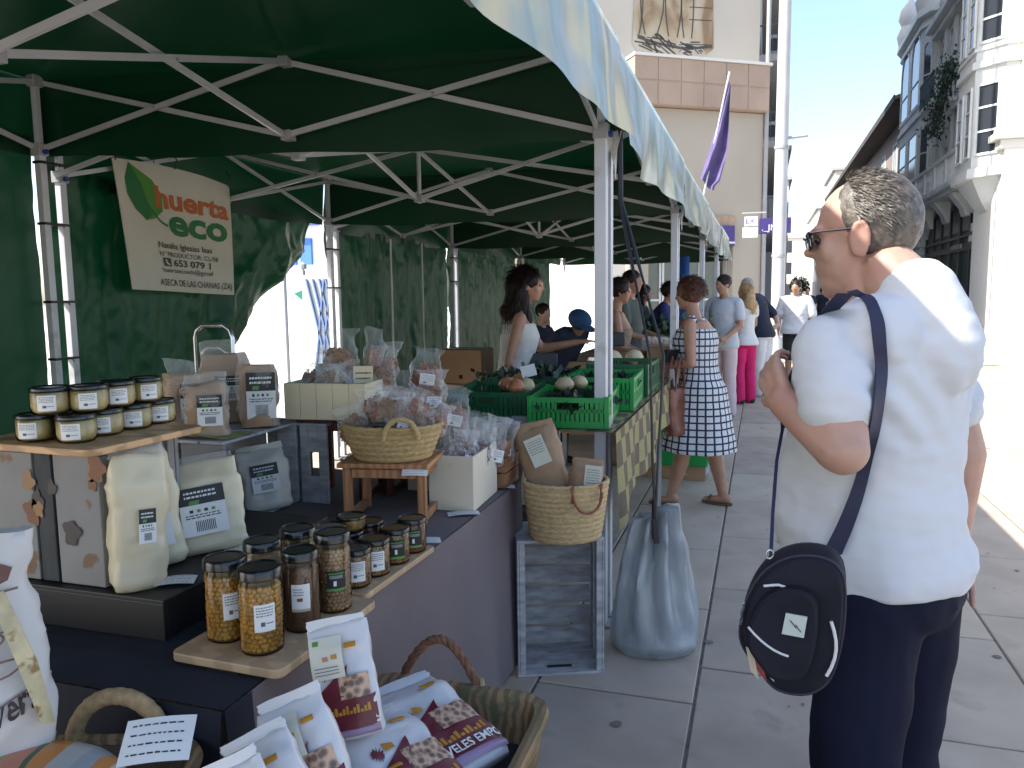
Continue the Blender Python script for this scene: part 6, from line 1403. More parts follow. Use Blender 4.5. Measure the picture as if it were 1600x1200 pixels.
# ================================================================ STALL THREE
T3 = .93
t = thing('trestle_table', 'kraft paper covered table of the farther stall', 'table', (-1.1,7.9,0)); m = MB(); m.bx(-.62,.60,-1.3,2.9,T3-.03,T3); m.build('table_top', m_cb, t, smooth=False)
m = MB(); m.bx(.60,.615,-1.3,2.9,.30,T3+.0); m.build('kraft_skirt', mat('kraft_skirt',(.33,.21,.12),rough=.8,var=.1,scale=4,bump=.3,bscale=10,bdist=.01), t, smooth=False); m = MB(); m.bx(-.62,.599,-1.31,-1.30,.30,T3); m.build('kraft_skirt', MC['kraft_skirt'], t, smooth=False)
for x in (-.55,.52):
    for y in (-1.2,2.8): m = MB(); m.bx(x-.018,x+.018,y-.018,y+.018,0,T3-.03); m.build('leg', m_al, t, smooth=False)
t = thing('cardboard_box', 'open kraft box on the corner of the farther stall', 'box', (-.72,6.75,T3+.002), R(5)); m = MB(); m.bx(-.2,.2,-.16,.16,0,.13); m.build('box_body', mat('kraft_box',(.36,.22,.12),rough=.8,var=.1), t, smooth=False, bev=.004); m = MB(); m.bx(-.205,.205,-.165,.165,.13,.14); m.build('lid', MC['kraft_box'], t, smooth=False)
t = thing('plastic_crate', 'green crate standing under the farther stall behind the brown handbag', 'crate', (-.62,6.45,.0)); 
for z0_,z1_ in ((.12,.4),(.40,.66)): m = MB(); m.bx(-.2,.24,-.15,.25,z0_+.004,z1_); m.build('side_panel', m_gc, t, smooth=False, bev=.01)
m = MB(); m.bx(-.24,.22,-.1,.2,0,.12); m.build('stand', MC['kraft_box'], t, smooth=False)
rg = random.Random(4)
for k in range(10):
    p = (-.98+.07*(k % 5)+rg.uniform(-.01,.01), 7.05+.10*(k//5), T3+.002); t = thing('plastic_cup', 'clear plastic cup in the cluster on the farther stall', 'cup', p, 0, 'clear plastic cups on the farther stall'); m = MB(); m.lathe([(.024,0),(.034,.16),(.036,.165)], 14); m.build('cup_wall', m_film2, t); m = MB(); m.lathe([(.036,.166),(.038,.17),(.02,.19)], 14); m.build('lid', m_film2, t)
m_redf = mat('red_flower', (.32,.02,.03), rough=.6, var=.4); 
leafy('green plants with leaves on the far stall', (-.95,8.9,T3+.05), 700,.4,.7,.22, mat('plant_green',(.03,.08,.03),rough=.6,var=.5), 7, s0=.05, name='potted_plants', cat='plants')
leafy('red flowers among the plants on the far stall', (-.72,8.5,T3+.10), 90,.18,.3,.12, m_redf, 8, s0=.035, name='red_flowers', cat='flowers')
t = thing('blue_banner', 'hanging blue cloth strip by the far shop window', 'banner', tuple(at(1063,462,d=12.5))); m = MB(); m.grid(lambda u,v:(-.14+.28*u,.03*math.sin(u*6),-.35*0-.5+1.15*v),8,10); m.build('cloth', C('vivid_blue_cloth',.02,.12,.5), t)
m = MB(); m.tube([(-.2,0,.66),(.2,0,.66)], .015, 6); m.build('rod', m_al, t)
# ================================================================ PEOPLE
def skin(name, c, **k): return mat(name, c, rough=.5, var=.12, scale=14, bump=.15, bscale=160, bdist=.0008, sss=.12, **k)
sk_red = skin('skin_ruddy', (.41,.245,.185), col2=(.37,.18,.135), c2scale=7, c2lo=.5, c2hi=.7); sk_tan = skin('skin_tanned', (.38,.20,.125)); sk_lt = skin('skin_fair', (.46,.27,.18))
V = Vector
def hand(m, w, d, n, s=1.0, curl=.6, side=1, thumb=True):
    """palm and five bent fingers: w wrist, d finger direction, n palm normal (fingers close towards it)"""
    w, d, n = V(w), V(d).normalized(), V(n).normalized(); x = d.cross(n).normalized()*side; n = (n-d*n.dot(d)).normalized()
    for q in (-.022,0,.022): m.cap(w+x*q*s*.6, w+d*.075*s+x*q*s*1.3, .017*s, .0145*s, 8)
    for k,(off,L_) in enumerate(((-.032,.062),(-.011,.076),(.011,.080),(.032,.070))):
        p = w+d*.082*s+x*off*s; a = 0; rad = .0088*s
        for j in range(3):
            a += curl*(.5+.3*j); dd = d*math.cos(a)+n*math.sin(a); q = p+dd*L_*s*(.46,.31,.25)[j]; m.cap(p, q, rad, rad*.92, 7); p = q; rad *= .92
    if thumb:
        p = w+d*.022*s+x*.030*s; dd = (d*.65+x*.75+n*.35).normalized()
        for j,L_ in enumerate((.042,.032,.026)): q = p+dd*L_*s; m.cap(p, q, .0115*s*(1-.1*j), .0105*s*(1-.1*j), 7); p = q; dd = (dd+d*.35+n*.3*curl).normalized()
def displace(o, fn):
    me = o.data; ns = [v.normal.copy() for v in me.vertices]
    for v, n in zip(me.vertices, ns): v.co += n*fn(v.co)
    me.update()
def person(lab, loc, rz, h=1.7, g='m', fat=1.0, head=(0,0), headpos=None, arms=None, legs=None, sk=None, top=None, bottom=None, hair=None, vox=.013, shoes=None, lean=0, belly=0, eyes=True, bodyfn=None, group=None, hz=1.0, shz=1.415):
    t = thing('person', lab, 'person', loc, rz, group); s = h/1.75; sk = sk or sk_lt; fw = 1.0 if g == 'm' else .90
    sh_x = (.185 if g == 'm' else .155)*(1+.3*(fat-1)); LZ = lambda z: lean*max(0,z-.95)   # forward lean by height
    arms = arms or [((-sh_x-.05,-.01,1.14),(-sh_x-.05,.07,.90)),((sh_x+.05,-.01,1.14),(sh_x+.05,.07,.90))]
    legs = legs or [((-.095,.01,.50),(-.10,-.02,.085)),((.095,.01,.50),(.10,-.02,.085))]
    neck = V((0,.01+LZ(1.46),1.46)); hp = V(headpos) if headpos else neck+V((0,.035+lean*.1,.175))
    E_ = Euler((R(head[1]),0,R(head[0]))).to_matrix()
    HP = lambda x,y,z: hp + E_ @ V((x,y,z*hz))
    def torso(m, e=0, z0=.86, z1=1.46, flare=0):
        f = fat; R_ = [(.84,.155,.115,.0),(.93,.165,.125,.0),(1.02,.15+.01*f,.112,.005),(1.12,.15,.112,.01),(1.24,.165,.12,.008),(1.34,.18,.118,.0),(1.41,.165,.10,-.008),(1.455,.11,.075,-.005),(1.49,.065,.062,0)]
        if g == 'f': R_ = [(.84,.17,.125,-.005),(.93,.172,.128,-.005),(1.02,.14,.105,0),(1.10,.125,.098,.003),(1.20,.14,.118,.018),(1.29,.15,.128,.02),(1.38,.145,.10,.0),(1.44,.10,.072,0),(1.49,.055,.055,0)]
        if z0 < R_[-1][0]:
            for (a_,b_) in zip(R_, R_[1:]):
                if a_[0] < z0-.012 and b_[0] > z0+.012: f_ = (z0-a_[0])/(b_[0]-a_[0]); R_ = [tuple(a_[i]+(b_[i]-a_[i])*f_ for i in range(4))]+[r_ for r_ in R_ if r_[0] > z0]; break
        rings = []
        for (z,rx,ry,cy) in R_:
            if z < z0-.001 or z > z1+.001: continue
            b = belly*math.exp(-((z-1.02)/.15)**2); k = flare*max(0,(1.0-z)); rings.append([V((math.copysign(abs(math.cos(a))**.85,math.cos(a))*(rx*f*fw+e+k), math.sin(a)*(ry*f+e+k+b*.5)+cy+b*.5+LZ(z), z)) for a in [2*math.pi*q/28 for q in range(28)]])
        m.loft(rings)
    SH = [V((-sh_x,LZ(1.42),shz)), V((sh_x,LZ(1.42),shz))]; ar = (.050 if g == 'm' else .042)*(.6+.4*fat)*(1.12 if vox < .006 else 1)
    m = MB(); torso(m)
    for k in (0,1):
        el, wr = V(arms[k][0]), V(arms[k][1]); m.cap(SH[k], el, ar*1.08, ar*.86, 14); m.cap(el, wr, ar*.88, ar*.56, 14); m.ell(el, ar*.86)
        fd = V(arms[k][2]) if len(arms[k]) > 2 else (wr-el); pn = V(arms[k][3]) if len(arms[k]) > 3 else V((1 if k == 0 else -1,0,0)); hand(m, wr, fd, pn, 1.0, arms[k][4] if len(arms[k]) > 4 else .45, -1 if k else 1)
        kn, an = V(legs[k][0]), V(legs[k][1]); lr = (.078 if g == 'm' else .080)*(.5+.5*fat); hj = V(((-1,1)[k]*.085,0,.86))
        m.cap(hj, kn, lr*1.05, lr*.72, 14); m.cap(kn, kn.lerp(an,.35)+V((0,-.012,0)), lr*.70, lr*.70, 12); m.cap(kn.lerp(an,.35)+V((0,-.012,0)), an, lr*.69, lr*.44, 12)
        fdn = V(legs[k][2]).normalized() if len(legs[k]) > 2 else V(((-.15,.15)[k],1,0)).normalized()
        m.cap(an+V((0,0,-.035))-fdn*.03, an+fdn*.14+V((0,0,-.058)), .036, .026, 10)
    # neck and head
    m.cap(neck+V((0,-.01,-.03)), hp+V((0,-.018,-.06)), .056*fw*(.6+.4*fat), .052*fw, 14)
    def he(c, r, rot=None): 
        b = MB(); b.ell((0,0,0), r, rot, 18, 12); m.add([HP(*(V(v)+V(c))) for v in b.v], b.f)
    he((0,-.012,.028),(.073,.092,.088)); he((0,.022,-.02),(.064,.070,.085)); he((0,.046,-.072),(.040,.040,.034)); he((0,.068,-.09),(.018,.016,.016))
    he((0,.072,.028),(.046,.020,.014)); he((0,.088,.012),(.0095,.012,.026),(R(-14),0,0)); he((0,.101,-.010),(.013,.014,.011)); he((-.010,.092,-.015),(.008,.009,.008)); he((.010,.092,-.015),(.008,.009,.008))
    he((0,.083,-.043),(.023,.012,.0065)); he((0,.081,-.055),(.020,.012,.0075)); he((-.04,.055,-.015),(.025,.022,.028)); he((.04,.055,-.015),(.025,.022,.028))
    for s_ in (-1,1): he((s_*.074,-.008,-.002),(.010,.020,.033),(R(12),0,s_*R(20))); he((s_*.076,-.012,-.028),(.008,.011,.012))
    if vox < .006:
        for s_ in (-1,1):
            pts = [(s_*(.081+.006*math.sin(a)), -.010+.017*math.cos(a)-.004*math.sin(a), -.002+.031*math.sin(a)) for a in [2*math.pi*k/18 for k in range(18)]]; q = MB(); q.tube([HP(*p_) for p_ in pts], .0058, 8, closed=True); m.add(q.v, q.f)
    if bodyfn: bodyfn(m)
    b = m.build('body', sk, t, remesh=vox, sm=5)
    if eyes and vox < .012:
        for s_ in (-1,1): m = MB(); m.ell((0,0,0),(.012,.009,.007),None,12,8); m.v = [tuple(HP(*(V(v)+V((s_*.031,.076,.008))))) for v in m.v]; m.build('eye', C('eye_dark',.03,.02,.015,rough=.1), t)
    m = MB()
    # clothes
    cv = max(vox, .011)
    if top:
        m = MB(); z0 = top.get('z0',.86); e = top.get('e',.012)
        if top.get('dress'):
            zb = top['dress']; mid = (V(legs[0][0])+V(legs[1][0]))/2; torso(m, e, .84, 1.42); rings = []
            for i in range(9):
                v = i/8; z = .95+(zb-.95)*v; cx, cy = mid.x*v, (mid.y)*v*.8; rings.append([V((math.cos(a)*(.172*fat*fw+e+top.get('flare',.05)*v)+cx, math.sin(a)*(.135*fat+e+top.get('flare',.05)*v+abs(legs[0][0][1]-legs[1][0][1])*.4*v)+cy+.0*v, z))*1.0 + V((.010*v*math.sin(a*8),.010*v*math.cos(a*7),0)) for a in [2*math.pi*q/48 for q in range(48)]])
            m.loft(rings)
        else: torso(m, e, z0, top.get('z1',1.46), top.get('flare',.1))
        sl = top.get('sleeve',.6)
        if sl:
            for k in (0,1):
                el = V(arms[k][0]); q = SH[k].lerp(el, min(1,sl)); rs = (ar*1.04+e*.9)*(.88 if top.get('extra') else 1); m.cap(SH[k]+V((0,0,.0)), q, rs, rs*top.get('sw',1.12), 16)
                if sl > 1: m.cap(el, V(arms[k][1]), rs*.95, rs*.7, 14)
            m.cap(SH[0]+V((.05,0,.012)), SH[1]+V((-.05,0,.012)), .055+e, .055+e, 14)
            if top.get('extra'): m.cap((0,-.055,1.38),(0,-.025,1.485),.105,.084,18); m.cap((-.11,-.0,1.405),(.11,-.0,1.405),.094,.094,16)
        elif not top.get('dress') or True:
            for k in (-1,1): m.cap((k*.09,LZ(1.3)-.0,1.33),(k*(.10 if top.get('dress') else .085),LZ(1.44),1.445), .052, .040 if top.get('dress') else .030, 10)
        o = m.build(top.get('name','shirt'), top['mat'], t, remesh=top.get('vox',cv), sm=top.get('sm',4))
        displace(o, lambda p: .006*top.get('fold',1)*fold((p.x*4,p.y*4,p.z*9),1.8,3)+.003*fold((p.x,p.y,p.z*2),22,5))
    if bottom:
        m = MB(); kind = bottom.get('kind','trousers'); e = .012; e = .006 if top.get('extra') else .010; torso(m, e, .84, .93 if z_top(top) else 1.02); m.ell((0,-.01,.86 if top.get('extra') else .88),(.155*fat*fw+e,.115*fat+e,.09))
        for k in (0,1):
            kn, an = V(legs[k][0]), V(legs[k][1]); lr = .082*(.5+.5*fat)*bottom.get('wide',1); hj = V(((-1,1)[k]*.085,0,.86)); m.cap(hj, kn, lr*1.14, lr*.95, 16)
            if kind == 'trousers': m.cap(kn, an+V((0,0,-.01)), lr*.92, lr*bottom.get('ankle',.85), 14)
            elif kind == 'capri': m.cap(kn, kn.lerp(an,.7), lr*.9, lr*.8, 14)
        o = m.build(bottom.get('name','trousers'), bottom['mat'], t, remesh=bottom.get('vox',cv), sm=4)
        displace(o, lambda p: .005*fold((p.x*4,p.y*4,p.z*7),2,7)+.002*fold((p.x,p.y,p.z),25,5))
    for k in (0,1):
        an = V(legs[k][1]); fdn = V(legs[k][2]).normalized() if len(legs[k]) > 2 else V(((-.15,.15)[k],1,0)).normalized(); m = MB(); z_ = an.z-.085
        if shoes and shoes[0] == 'sandal':
            c = an+fdn*.05; m.cap((c.x-fdn.x*.09,c.y-fdn.y*.09,z_+.014),(c.x+fdn.x*.11,c.y+fdn.y*.11,z_+.014), .014, .014, 8); sd_ = V((-fdn.y,fdn.x,0)); m.v = [(x,y,z) for x,y,z in m.v]
            q = MB(); n_ = 20
            q.loft([[V((c.x,c.y,z_+zz))+fdn*(.125*math.cos(a))+sd_*(.040*math.sin(a)) for a in [2*math.pi*i/n_ for i in range(n_)]] for zz in (.002,.02)]); m = q
            o = m.build('sandal', shoes[1], t, smooth=False)
            q = MB(); q.tube([c+fdn*.05+sd_*(.042*math.cos(a))+V((0,0,-c.z+z_+.018+.045*math.sin(a))) for a in [math.pi*i/10 for i in range(11)]], .009, 8); q.build('sandal_strap', shoes[1], t)
        else:
            m.cap((an.x-fdn.x*.04,an.y-fdn.y*.04,z_+.048),(an.x+fdn.x*.15,an.y+fdn.y*.15,z_+.040), .046, .038, 12); m.cap((an.x,an.y,z_+.06),(an.x,an.y,z_+.10), .045,.04,10)
            m.build('shoe', (shoes or (0,C('black_shoe',.02,.02,.02)))[1], t)
    # hair: cap plus strands
    if hair:
        hm, style = hair['mat'], hair.get('style','short'); m = MB(); rg = random.Random(int(h*1000)+len(lab)); L0 = hair.get('len',.03); off = hair.get('fore',.012)
        b_ = MB(); th = hair.get('thick',.012); b_.ell((0,-.022-hair.get('rec',0),.034),(.073+th,.088+th*.8,.082+th),None,26,18)
        if style in ('long','bob'): b_.ell((0,-.05,-.01),(.078+th*.6,.055+th,.085+th))
        m.add([HP(*v) for v in b_.v], b_.f)
        if style == 'long':
            for (a,c,ra,rb) in [((0,-.075,.0),(0,-.10,-.20),.07,.075),((0,-.10,-.20),(hair.get('sway',0),-.10,-.36),.075,.045),((.055,-.03,-.04),(.07,.0,-.24),.03,.02)]: m.cap(HP(*a), hp+V(c)+V((0,-.0,0)), ra*1.12, rb*1.2, 14)
        o = m.build('hair', hm, t, remesh=max(.007,vox*.8), sm=3); displace(o, lambda p: (.006*fold((p.x*6,p.y*6,p.z*(2 if style=='long' else 6)),6,3)+.003*fold(p,60,8))*(.3 if hair.get('rec') else 1))
        n = hair.get('n',900); m = MB()
        for k in range(n):
            u = rg.random()*2*math.pi; zc_ = rg.uniform(-.35,1); 
            d_ = V((math.cos(u)*math.sqrt(max(0,1-zc_**2)), math.sin(u)*math.sqrt(max(0,1-zc_**2)), zc_))
            if d_.y > .45-off*0 and zc_ < .62: continue
            if d_.y > .1 and zc_ < .05: continue
            if hair.get('rec') and d_.y > .42-.25*abs(d_.x) and zc_ < .93: continue
            if zc_ < .0 and abs(d_.x) > .75 and d_.y > -.35: continue
            p = V((d_.x*(.073+th), d_.y*(.088+th*.8)-.022, d_.z*(.082+th)+.034)); tan = (V(hair.get('flow',(0,-.6,-.8)))-d_*d_.dot(V(hair.get('flow',(0,-.6,-.8))))).normalized()
            cur = d_*.5+tan*.9+V((rg.gauss(0,.35),rg.gauss(0,.35),rg.gauss(0,.35))); wd = hair.get('w',.0022); sd_ = d_.cross(cur).normalized()*wd; pts = [p+d_*(.002 if hair.get('rec') else -.004)]; L_ = L0*rg.uniform(.6,1.2)
            for j in range(3): cur = cur.normalized()+V((0,0,-.25 if style!='short' else -.02))+tan*hair.get('curl',.3)+V((rg.gauss(0,.3),rg.gauss(0,.3),rg.gauss(0,.3)))*hair.get('rnd',.6); pts.append(pts[-1]+cur.normalized()*L_/3)
            vs = []
            for j,q in enumerate(pts): f_ = (1,.95,.7,.12)[j]; vs += [HP(*(q-sd_*f_)), HP(*(q+sd_*f_))]
            m.add(vs, [(0,1,3,2),(2,3,5,4),(4,5,7,6)])
        if style == 'long':
            for k in range(n//2):
                a = rg.uniform(-2.2,2.2); q0 = V((.072*math.sin(a), -.06-.05*math.cos(a), .02)); pts = [HP(*q0)]; dn = V((rg.gauss(0,.12),rg.gauss(0,.1)-.05,-1))
                for j in range(5): pts.append(pts[-1]+(dn+V((.25*math.sin(j*1.7+k),.15*math.cos(j*1.3+k),0))).normalized()*.075)
                w_ = V((math.cos(a),math.sin(a),0))*.004; vs = []
                for j,q in enumerate(pts): vs += [q-w_*(1-.15*j), q+w_*(1-.15*j)]
                m.add(vs, [(2*j,2*j+1,2*j+3,2*j+2) for j in range(5)])
        m.build('hair_strands', hair.get('mat2',hm), t, kind='stuff')
    t.scale = (s,s,s)
    return t, HP, hp
def z_top(top): return bool(top) and top.get('z0',.86) < .9
from mathutils.bvhtree import BVHTree
W_white = mat('white_cotton', (.53,.545,.57), rough=.85, var=.02, scale=6, bump=.55, bscale=5, bdist=.012, ridged=.5)
W_tank = mat('white_tank_fabric', (.60,.58,.54), rough=.85, var=.05, scale=6, bump=.2, bscale=200)
W_navy = mat('navy_trouser_cloth', (.006,.008,.022), rough=.8, spec=.15, var=.2, scale=5, bump=.25, bscale=240, bdist=.0006)
W_black = mat('black_cloth', (.012,.012,.014), rough=.85, var=.2)
W_polo = mat('navy_polo_cloth', (.010,.014,.032), rough=.85, var=.2)
W_pink = mat('hot_pink_cloth', (.62,.012,.13), rough=.8, var=.08)
W_lw = mat('white_linen', (.68,.66,.64), rough=.85, var=.04); W_pinkish = mat('pale_pink_cloth', (.62,.50,.50), rough=.85, var=.04)
H_grey = mat('grey_brown_hair', (.075,.063,.051), rough=.5, var=.5, scale=40, bump=.6, bscale=120, bdist=.003, col2=(.17,.155,.13), c2scale=60, c2lo=.5, c2hi=.7)
H_dark = mat('dark_brown_hair', (.014,.006,.004), rough=.5, var=.4, scale=30, bump=.5, bscale=90, bdist=.003, spec=.3)
H_red = mat('auburn_hair', (.09,.032,.016), rough=.5, var=.5, scale=30, bump=.5, bscale=90, bdist=.003)
H_blond = mat('blond_hair', (.40,.25,.11), rough=.5, var=.3, scale=30, bump=.5, bscale=90, bdist=.003)
H_white = mat('white_grey_hair', (.34,.30,.26), rough=.6, var=.3, scale=30, bump=.5, bscale=90)
# ---------------- the man in the foreground
pm = at(1392, 940, d=1.70); MRZ = R(52)
MAN = 'heavy man in white t-shirt and navy trousers, nearest on the right'
PMI = Matrix.LocRotScale(Vector((pm.x,pm.y,0)), Euler((0,0,MRZ)), (1,1,1)).inverted()
el_, wr_ = PMI@at(1316,702,d=1.49), PMI@at(1224,628,d=1.60)
def manbody(m): m.cap((0,-.045,1.42),(0,.03,1.535),.085,.066,16); m.cap((-.10,.0,1.41),(.10,.0,1.41),.070,.070,14)
mt_, HPm, hpm = person(MAN, (pm.x,pm.y,0), MRZ, 1.75, 'm', 1.08, head=(27,-7), headpos=(-.005,.105,1.612), hz=1.12, shz=1.39, lean=.10, belly=.12, bodyfn=manbody,
    arms=[(tuple(el_),tuple(wr_),(.25,.55,.55),(1,-.3,-.1),.8),((.235,-.02,1.135),(.255,.0,.90),(.0,.2,-1),(-1,0,0),.5)],
    legs=[((-.115,.0,.48),(-.125,-.03,.085)),((.11,.03,.48),(.12,.01,.085))], sk=sk_red,
    top=dict(mat=W_white, z0=.885, sleeve=.60, sm=12, e=.020, vox=.0065, sw=1.08, name='t_shirt', flare=.0, fold=.0, extra=True), bottom=dict(mat=W_navy, wide=1.12, vox=.010),
    hair=dict(mat=H_grey, rec=.014, style='short', len=.02, n=15000, w=.0011, thick=.011, curl=.9, rnd=1.1, flow=(0,-.75,-.65)), vox=.0052, shoes=(0,C('brown_shoe',.06,.035,.02)))
shirt = [c for c in mt_.children if c.name.startswith('t_shirt')][0]
def shirt_fold(p):      # drapes: pull from the armpit, horizontal waist folds, hem ripple
    a = math.atan2(p.y-.02, p.x); ab = math.exp(-((p.z-1.0)/.10)**2)
    f1 = .0065*ab*math.sin(p.z*62+2.5*math.sin(a*2)+fold(p,3,2)*3)*(.5+.5*math.sin(a*1.5+2))
    g1 = math.exp(-(((p.z-1.30)/.10)**2+((p.x+.13)/.12)**2)); g2 = math.exp(-(((p.z-1.30)/.10)**2+((p.x-.15)/.12)**2))
    f2 = .006*g1*math.sin((p.z*1.0+p.x*1.2)*75+fold(p,4,1)*4); f3 = .006*g2*math.sin((p.z*1.0-p.x*1.1)*70+fold(p,4,2)*4)
    f4 = .003*max(0,(1.0-p.z)/.12)*math.sin(a*7+fold(p,4,5)*2)
    return f1+f2+f3+f4+.006*fold((p.x*2,p.y*2,p.z*4),2.4,3)+.002*fold((p.x*3,p.y*3,p.z*9),4,7)
displace(shirt, shirt_fold)
bpy.context.view_layer.update()
SM = Matrix.LocRotScale(mt_.location, mt_.rotation_euler, mt_.scale); SMi = SM.inverted()
bv = BVHTree.FromPolygons([SM @ v.co for v in shirt.data.vertices], [tuple(p.vertices) for p in shirt.data.polygons])
def on_shirt(px, py, off=.004, fb=1.55):
    r = (_f + _r*((px-800)/FPX) + _u*((600-py)/FPX)).normalized(); hit, n, i, d = bv.ray_cast(V((0,0,EYE)), r)
    if hit is None: return at(px, py, d=fb)
    return hit - r*off + n*off*.5
# wide strap: over the shoulder and down the back to the bag
edge_a = [(1322,456),(1350,470),(1360,500),(1366,560),(1362,620),(1352,690),(1330,770),(1305,830),(1288,862)]
edge_b = [(1338,452),(1368,468),(1382,505),(1386,560),(1380,620),(1370,690),(1352,770),(1332,830),(1316,866)]
m_strap = mat('navy_webbing', (.008,.011,.045), rough=.6, var=.15, scale=30, bump=.3, bscale=300, bdist=.0005)
vs = []
def smooth_pts(E):
    out = []
    for i in range(len(E)-1):
        for j in range(6): f_ = j/6; out.append((E[i][0]+(E[i+1][0]-E[i][0])*f_, E[i][1]+(E[i+1][1]-E[i][1])*f_))
    return out+[E[-1]]
ea, eb = smooth_pts(edge_a), smooth_pts(edge_b); m = MB()
PA = [on_shirt(*q, off=.007) for q in ea]; PB = [on_shirt(*q, off=.007) for q in eb]
for _k in range(3):
    PA = [PA[0]]+[(PA[i-1]+PA[i]*2+PA[i+1])/4 for i in range(1,len(PA)-1)]+[PA[-1]]; PB = [PB[0]]+[(PB[i-1]+PB[i]*2+PB[i+1])/4 for i in range(1,len(PB)-1)]+[PB[-1]]
bag = thing('shoulder_bag', 'navy black shoulder bag with white zips and small badge at the nearest man hip', 'bag', (pm.x,pm.y,0), MRZ)
BMi = Matrix.LocRotScale(bag.location, bag.rotation_euler, (1,1,1)).inverted()
nvec = [ (PB[i]-PA[i]).cross((PA[min(i+1,len(PA)-1)]-PA[max(i-1,0)])).normalized() for i in range(len(PA))]
nvec = [ (n if n.dot(V((0,0,EYE))-PA[i]) > 0 else -n) for i, n in enumerate(nvec)]
rings = [[BMi@(PA[i]), BMi@(PB[i]), BMi@(PB[i]+nvec[i]*.0035), BMi@(PA[i]+nvec[i]*.0035)] for i in range(len(PA))]
m.loft(rings); m.build('strap', m_strap, bag, ang=50)
# front half of the strap and thin cord by the belly
F0 = [(1322,458,1.50),(1300,482,1.56),(1278,520,1.66),(1258,556,1.72),(1240,600,1.74),(1225,660,1.66),(1214,720,1.58),(1208,800,1.48),(1205,868,1.42)]
fp = [BMi@at(a,b2,d=c) for a,b2,c in F0]; m = MB()
q = []
for i in range(len(fp)-1):
    for j in range(5): q.append(fp[i].lerp(fp[i+1], j/5))
q.append(fp[-1]); n0 = (BMi.to_3x3()@_f).normalized(); sdv = (BMi.to_3x3()@_r).normalized()
for i, p in enumerate(q):
    pass
m.loft([[p-sdv*wd+n0*.0, p+sdv*wd, p+sdv*wd+n0*.003, p-sdv*wd+n0*.003] for p, wd in [(p, .017 if i < 22 else max(.003,.017-.0035*(i-22))) for i, p in enumerate(q)]]); m.build('strap', m_strap, bag, ang=50)
# bag body hanging at the hip, facing the camera's left
cb = at(1246, 962, d=1.40); m_bagn = mat('navy_black_nylon', (.006,.007,.015), rough=.75, var=.3, scale=12, bump=.8, bscale=9, bdist=.012, spec=.3, ridged=.6); 
bx_ = _r.copy(); bx_.z = 0; bx_.normalize(); by_ = Vector((-bx_.y,bx_.x,0)); yaw = R(-22); cx_, sx_ = math.cos(yaw), math.sin(yaw); ex = bx_*cx_+by_*sx_; ey = -bx_*sx_+by_*cx_; tiltv = (Z*1.0+ex*.10).normalized()
BP = lambda x,y,z: BMi@(cb+ex*x+ey*y+tiltv*z)
outline = [(-.060,.095),(-.02,.122),(.03,.125),(.062,.10),(.074,.04),(.076,-.03),(.066,-.095),(.035,-.128),(-.015,-.130),(-.05,-.100),(-.088,-.052),(-.094,-.005),(-.084,.05)]
def oc(n=52):
    out = []; N = len(outline)
    for k in range(n):
        t_ = k/n*N; i = int(t_); f_ = t_-i; p0,p1,p2,p3 = [V(outline[(i+j) % N]+(0,)) for j in (-1,0,1,2)]; out.append(.5*((2*p1)+(-p0+p2)*f_+(2*p0-5*p1+4*p2-p3)*f_*f_+(-p0+3*p1-3*p2+p3)*f_**3))
    return out
O_ = oc(); m = MB(); m.loft([[BP(p.x*q_,y_,p.y*q_) for p in O_] for y_,q_ in ((-.046,.30),(-.047,.60),(-.045,.90),(-.039,.965),(-.028,1.0),(.028,1.0),(.04,.95),(.044,.7))]); bo_ = m.build('bag_body', m_bagn, bag, ang=35)
for y_ in (-.036,.034): m = MB(); m.tube([BP(p.x*.985,y_,p.y*.985) for p in O_], .0028, 6, closed=True); m.build('seam_piping', C('navy_piping',.012,.014,.03,rough=.6), bag)
m = MB(); m.loft([[BP(p.x*q_-.016,y_,p.y*q_-.012) for p in O_] for y_,q_ in ((-.066,.30),(-.067,.60),(-.062,.655),(-.046,.68))]); m.build('front_pocket', m_bagn, bag, ang=35)
m_zip = C('white_piping',.55,.56,.58,rough=.3)
def zipc(pts, r_=.0024): m = MB(); m.tube([BP(*p) for p in pts], r_, 8); return m.build('zip', m_zip, bag)
zipc([(-.062+.012*k,-.050,.066+.006*math.sin(k*.55)-.0032*max(0,k-2)) for k in range(6)])
zipc([(.046+.022*math.sin(.35+k*.36)**1,-.050,.018-.0165*k) for k in range(7)], .003)
zipc([(-.078+.012*k,-.0685,-.005-.0125*k+.0009*k*k) for k in range(7)], .0022)
m = MB(); P = [BP(x,y_,z) for y_ in (-.0705,-.0675) for x,z in ((-.022,-.008),(.014,-.010),(.015,.028),(-.020,.030))]; m.add(P, [(3,2,1,0),(4,5,6,7),(0,1,5,4),(1,2,6,5),(2,3,7,6),(3,0,4,7)]); bd = m.build('badge', C('badge_pale_green',.42,.48,.46), bag, smooth=False)
m = MB()
for (x0_,z0_,x1_,z1_) in ((-.012,.019,.0,.006),(-.002,.012,.008,.0)): m.bar(BP(x0_,-.0715,z0_),BP(x1_,-.0715,z1_),.0022,.001)
m.build('badge_mark', m_ink2, bd, smooth=False, kind='stuff')
for (x,c) in ((-.077,'stripe_cream'),(-.064,'stripe_red'),(-.051,'stripe_cream')):
    m = MB(); P = [BP(x+dx+.3*(-.055-z),-.0485,z) for dx,z in ((0,-.050),(.012,-.055),(.012,-.108),(0,-.094))]; m.poly(P, .0012, n=BP(0,-1,0)-BP(0,0,0)); m.build('stripe', {'stripe_cream':C('stripe_cream',.42,.36,.28),'stripe_red':C('stripe_red',.22,.03,.03)}[c], bag, smooth=False)
m = MB(); m.tube([BP(-.06+.006*math.cos(a),-.02,.115+.008*math.sin(a)) for a in [k*.7 for k in range(9)]], .002, 6, closed=True); m.build('ring', m_met, bag)
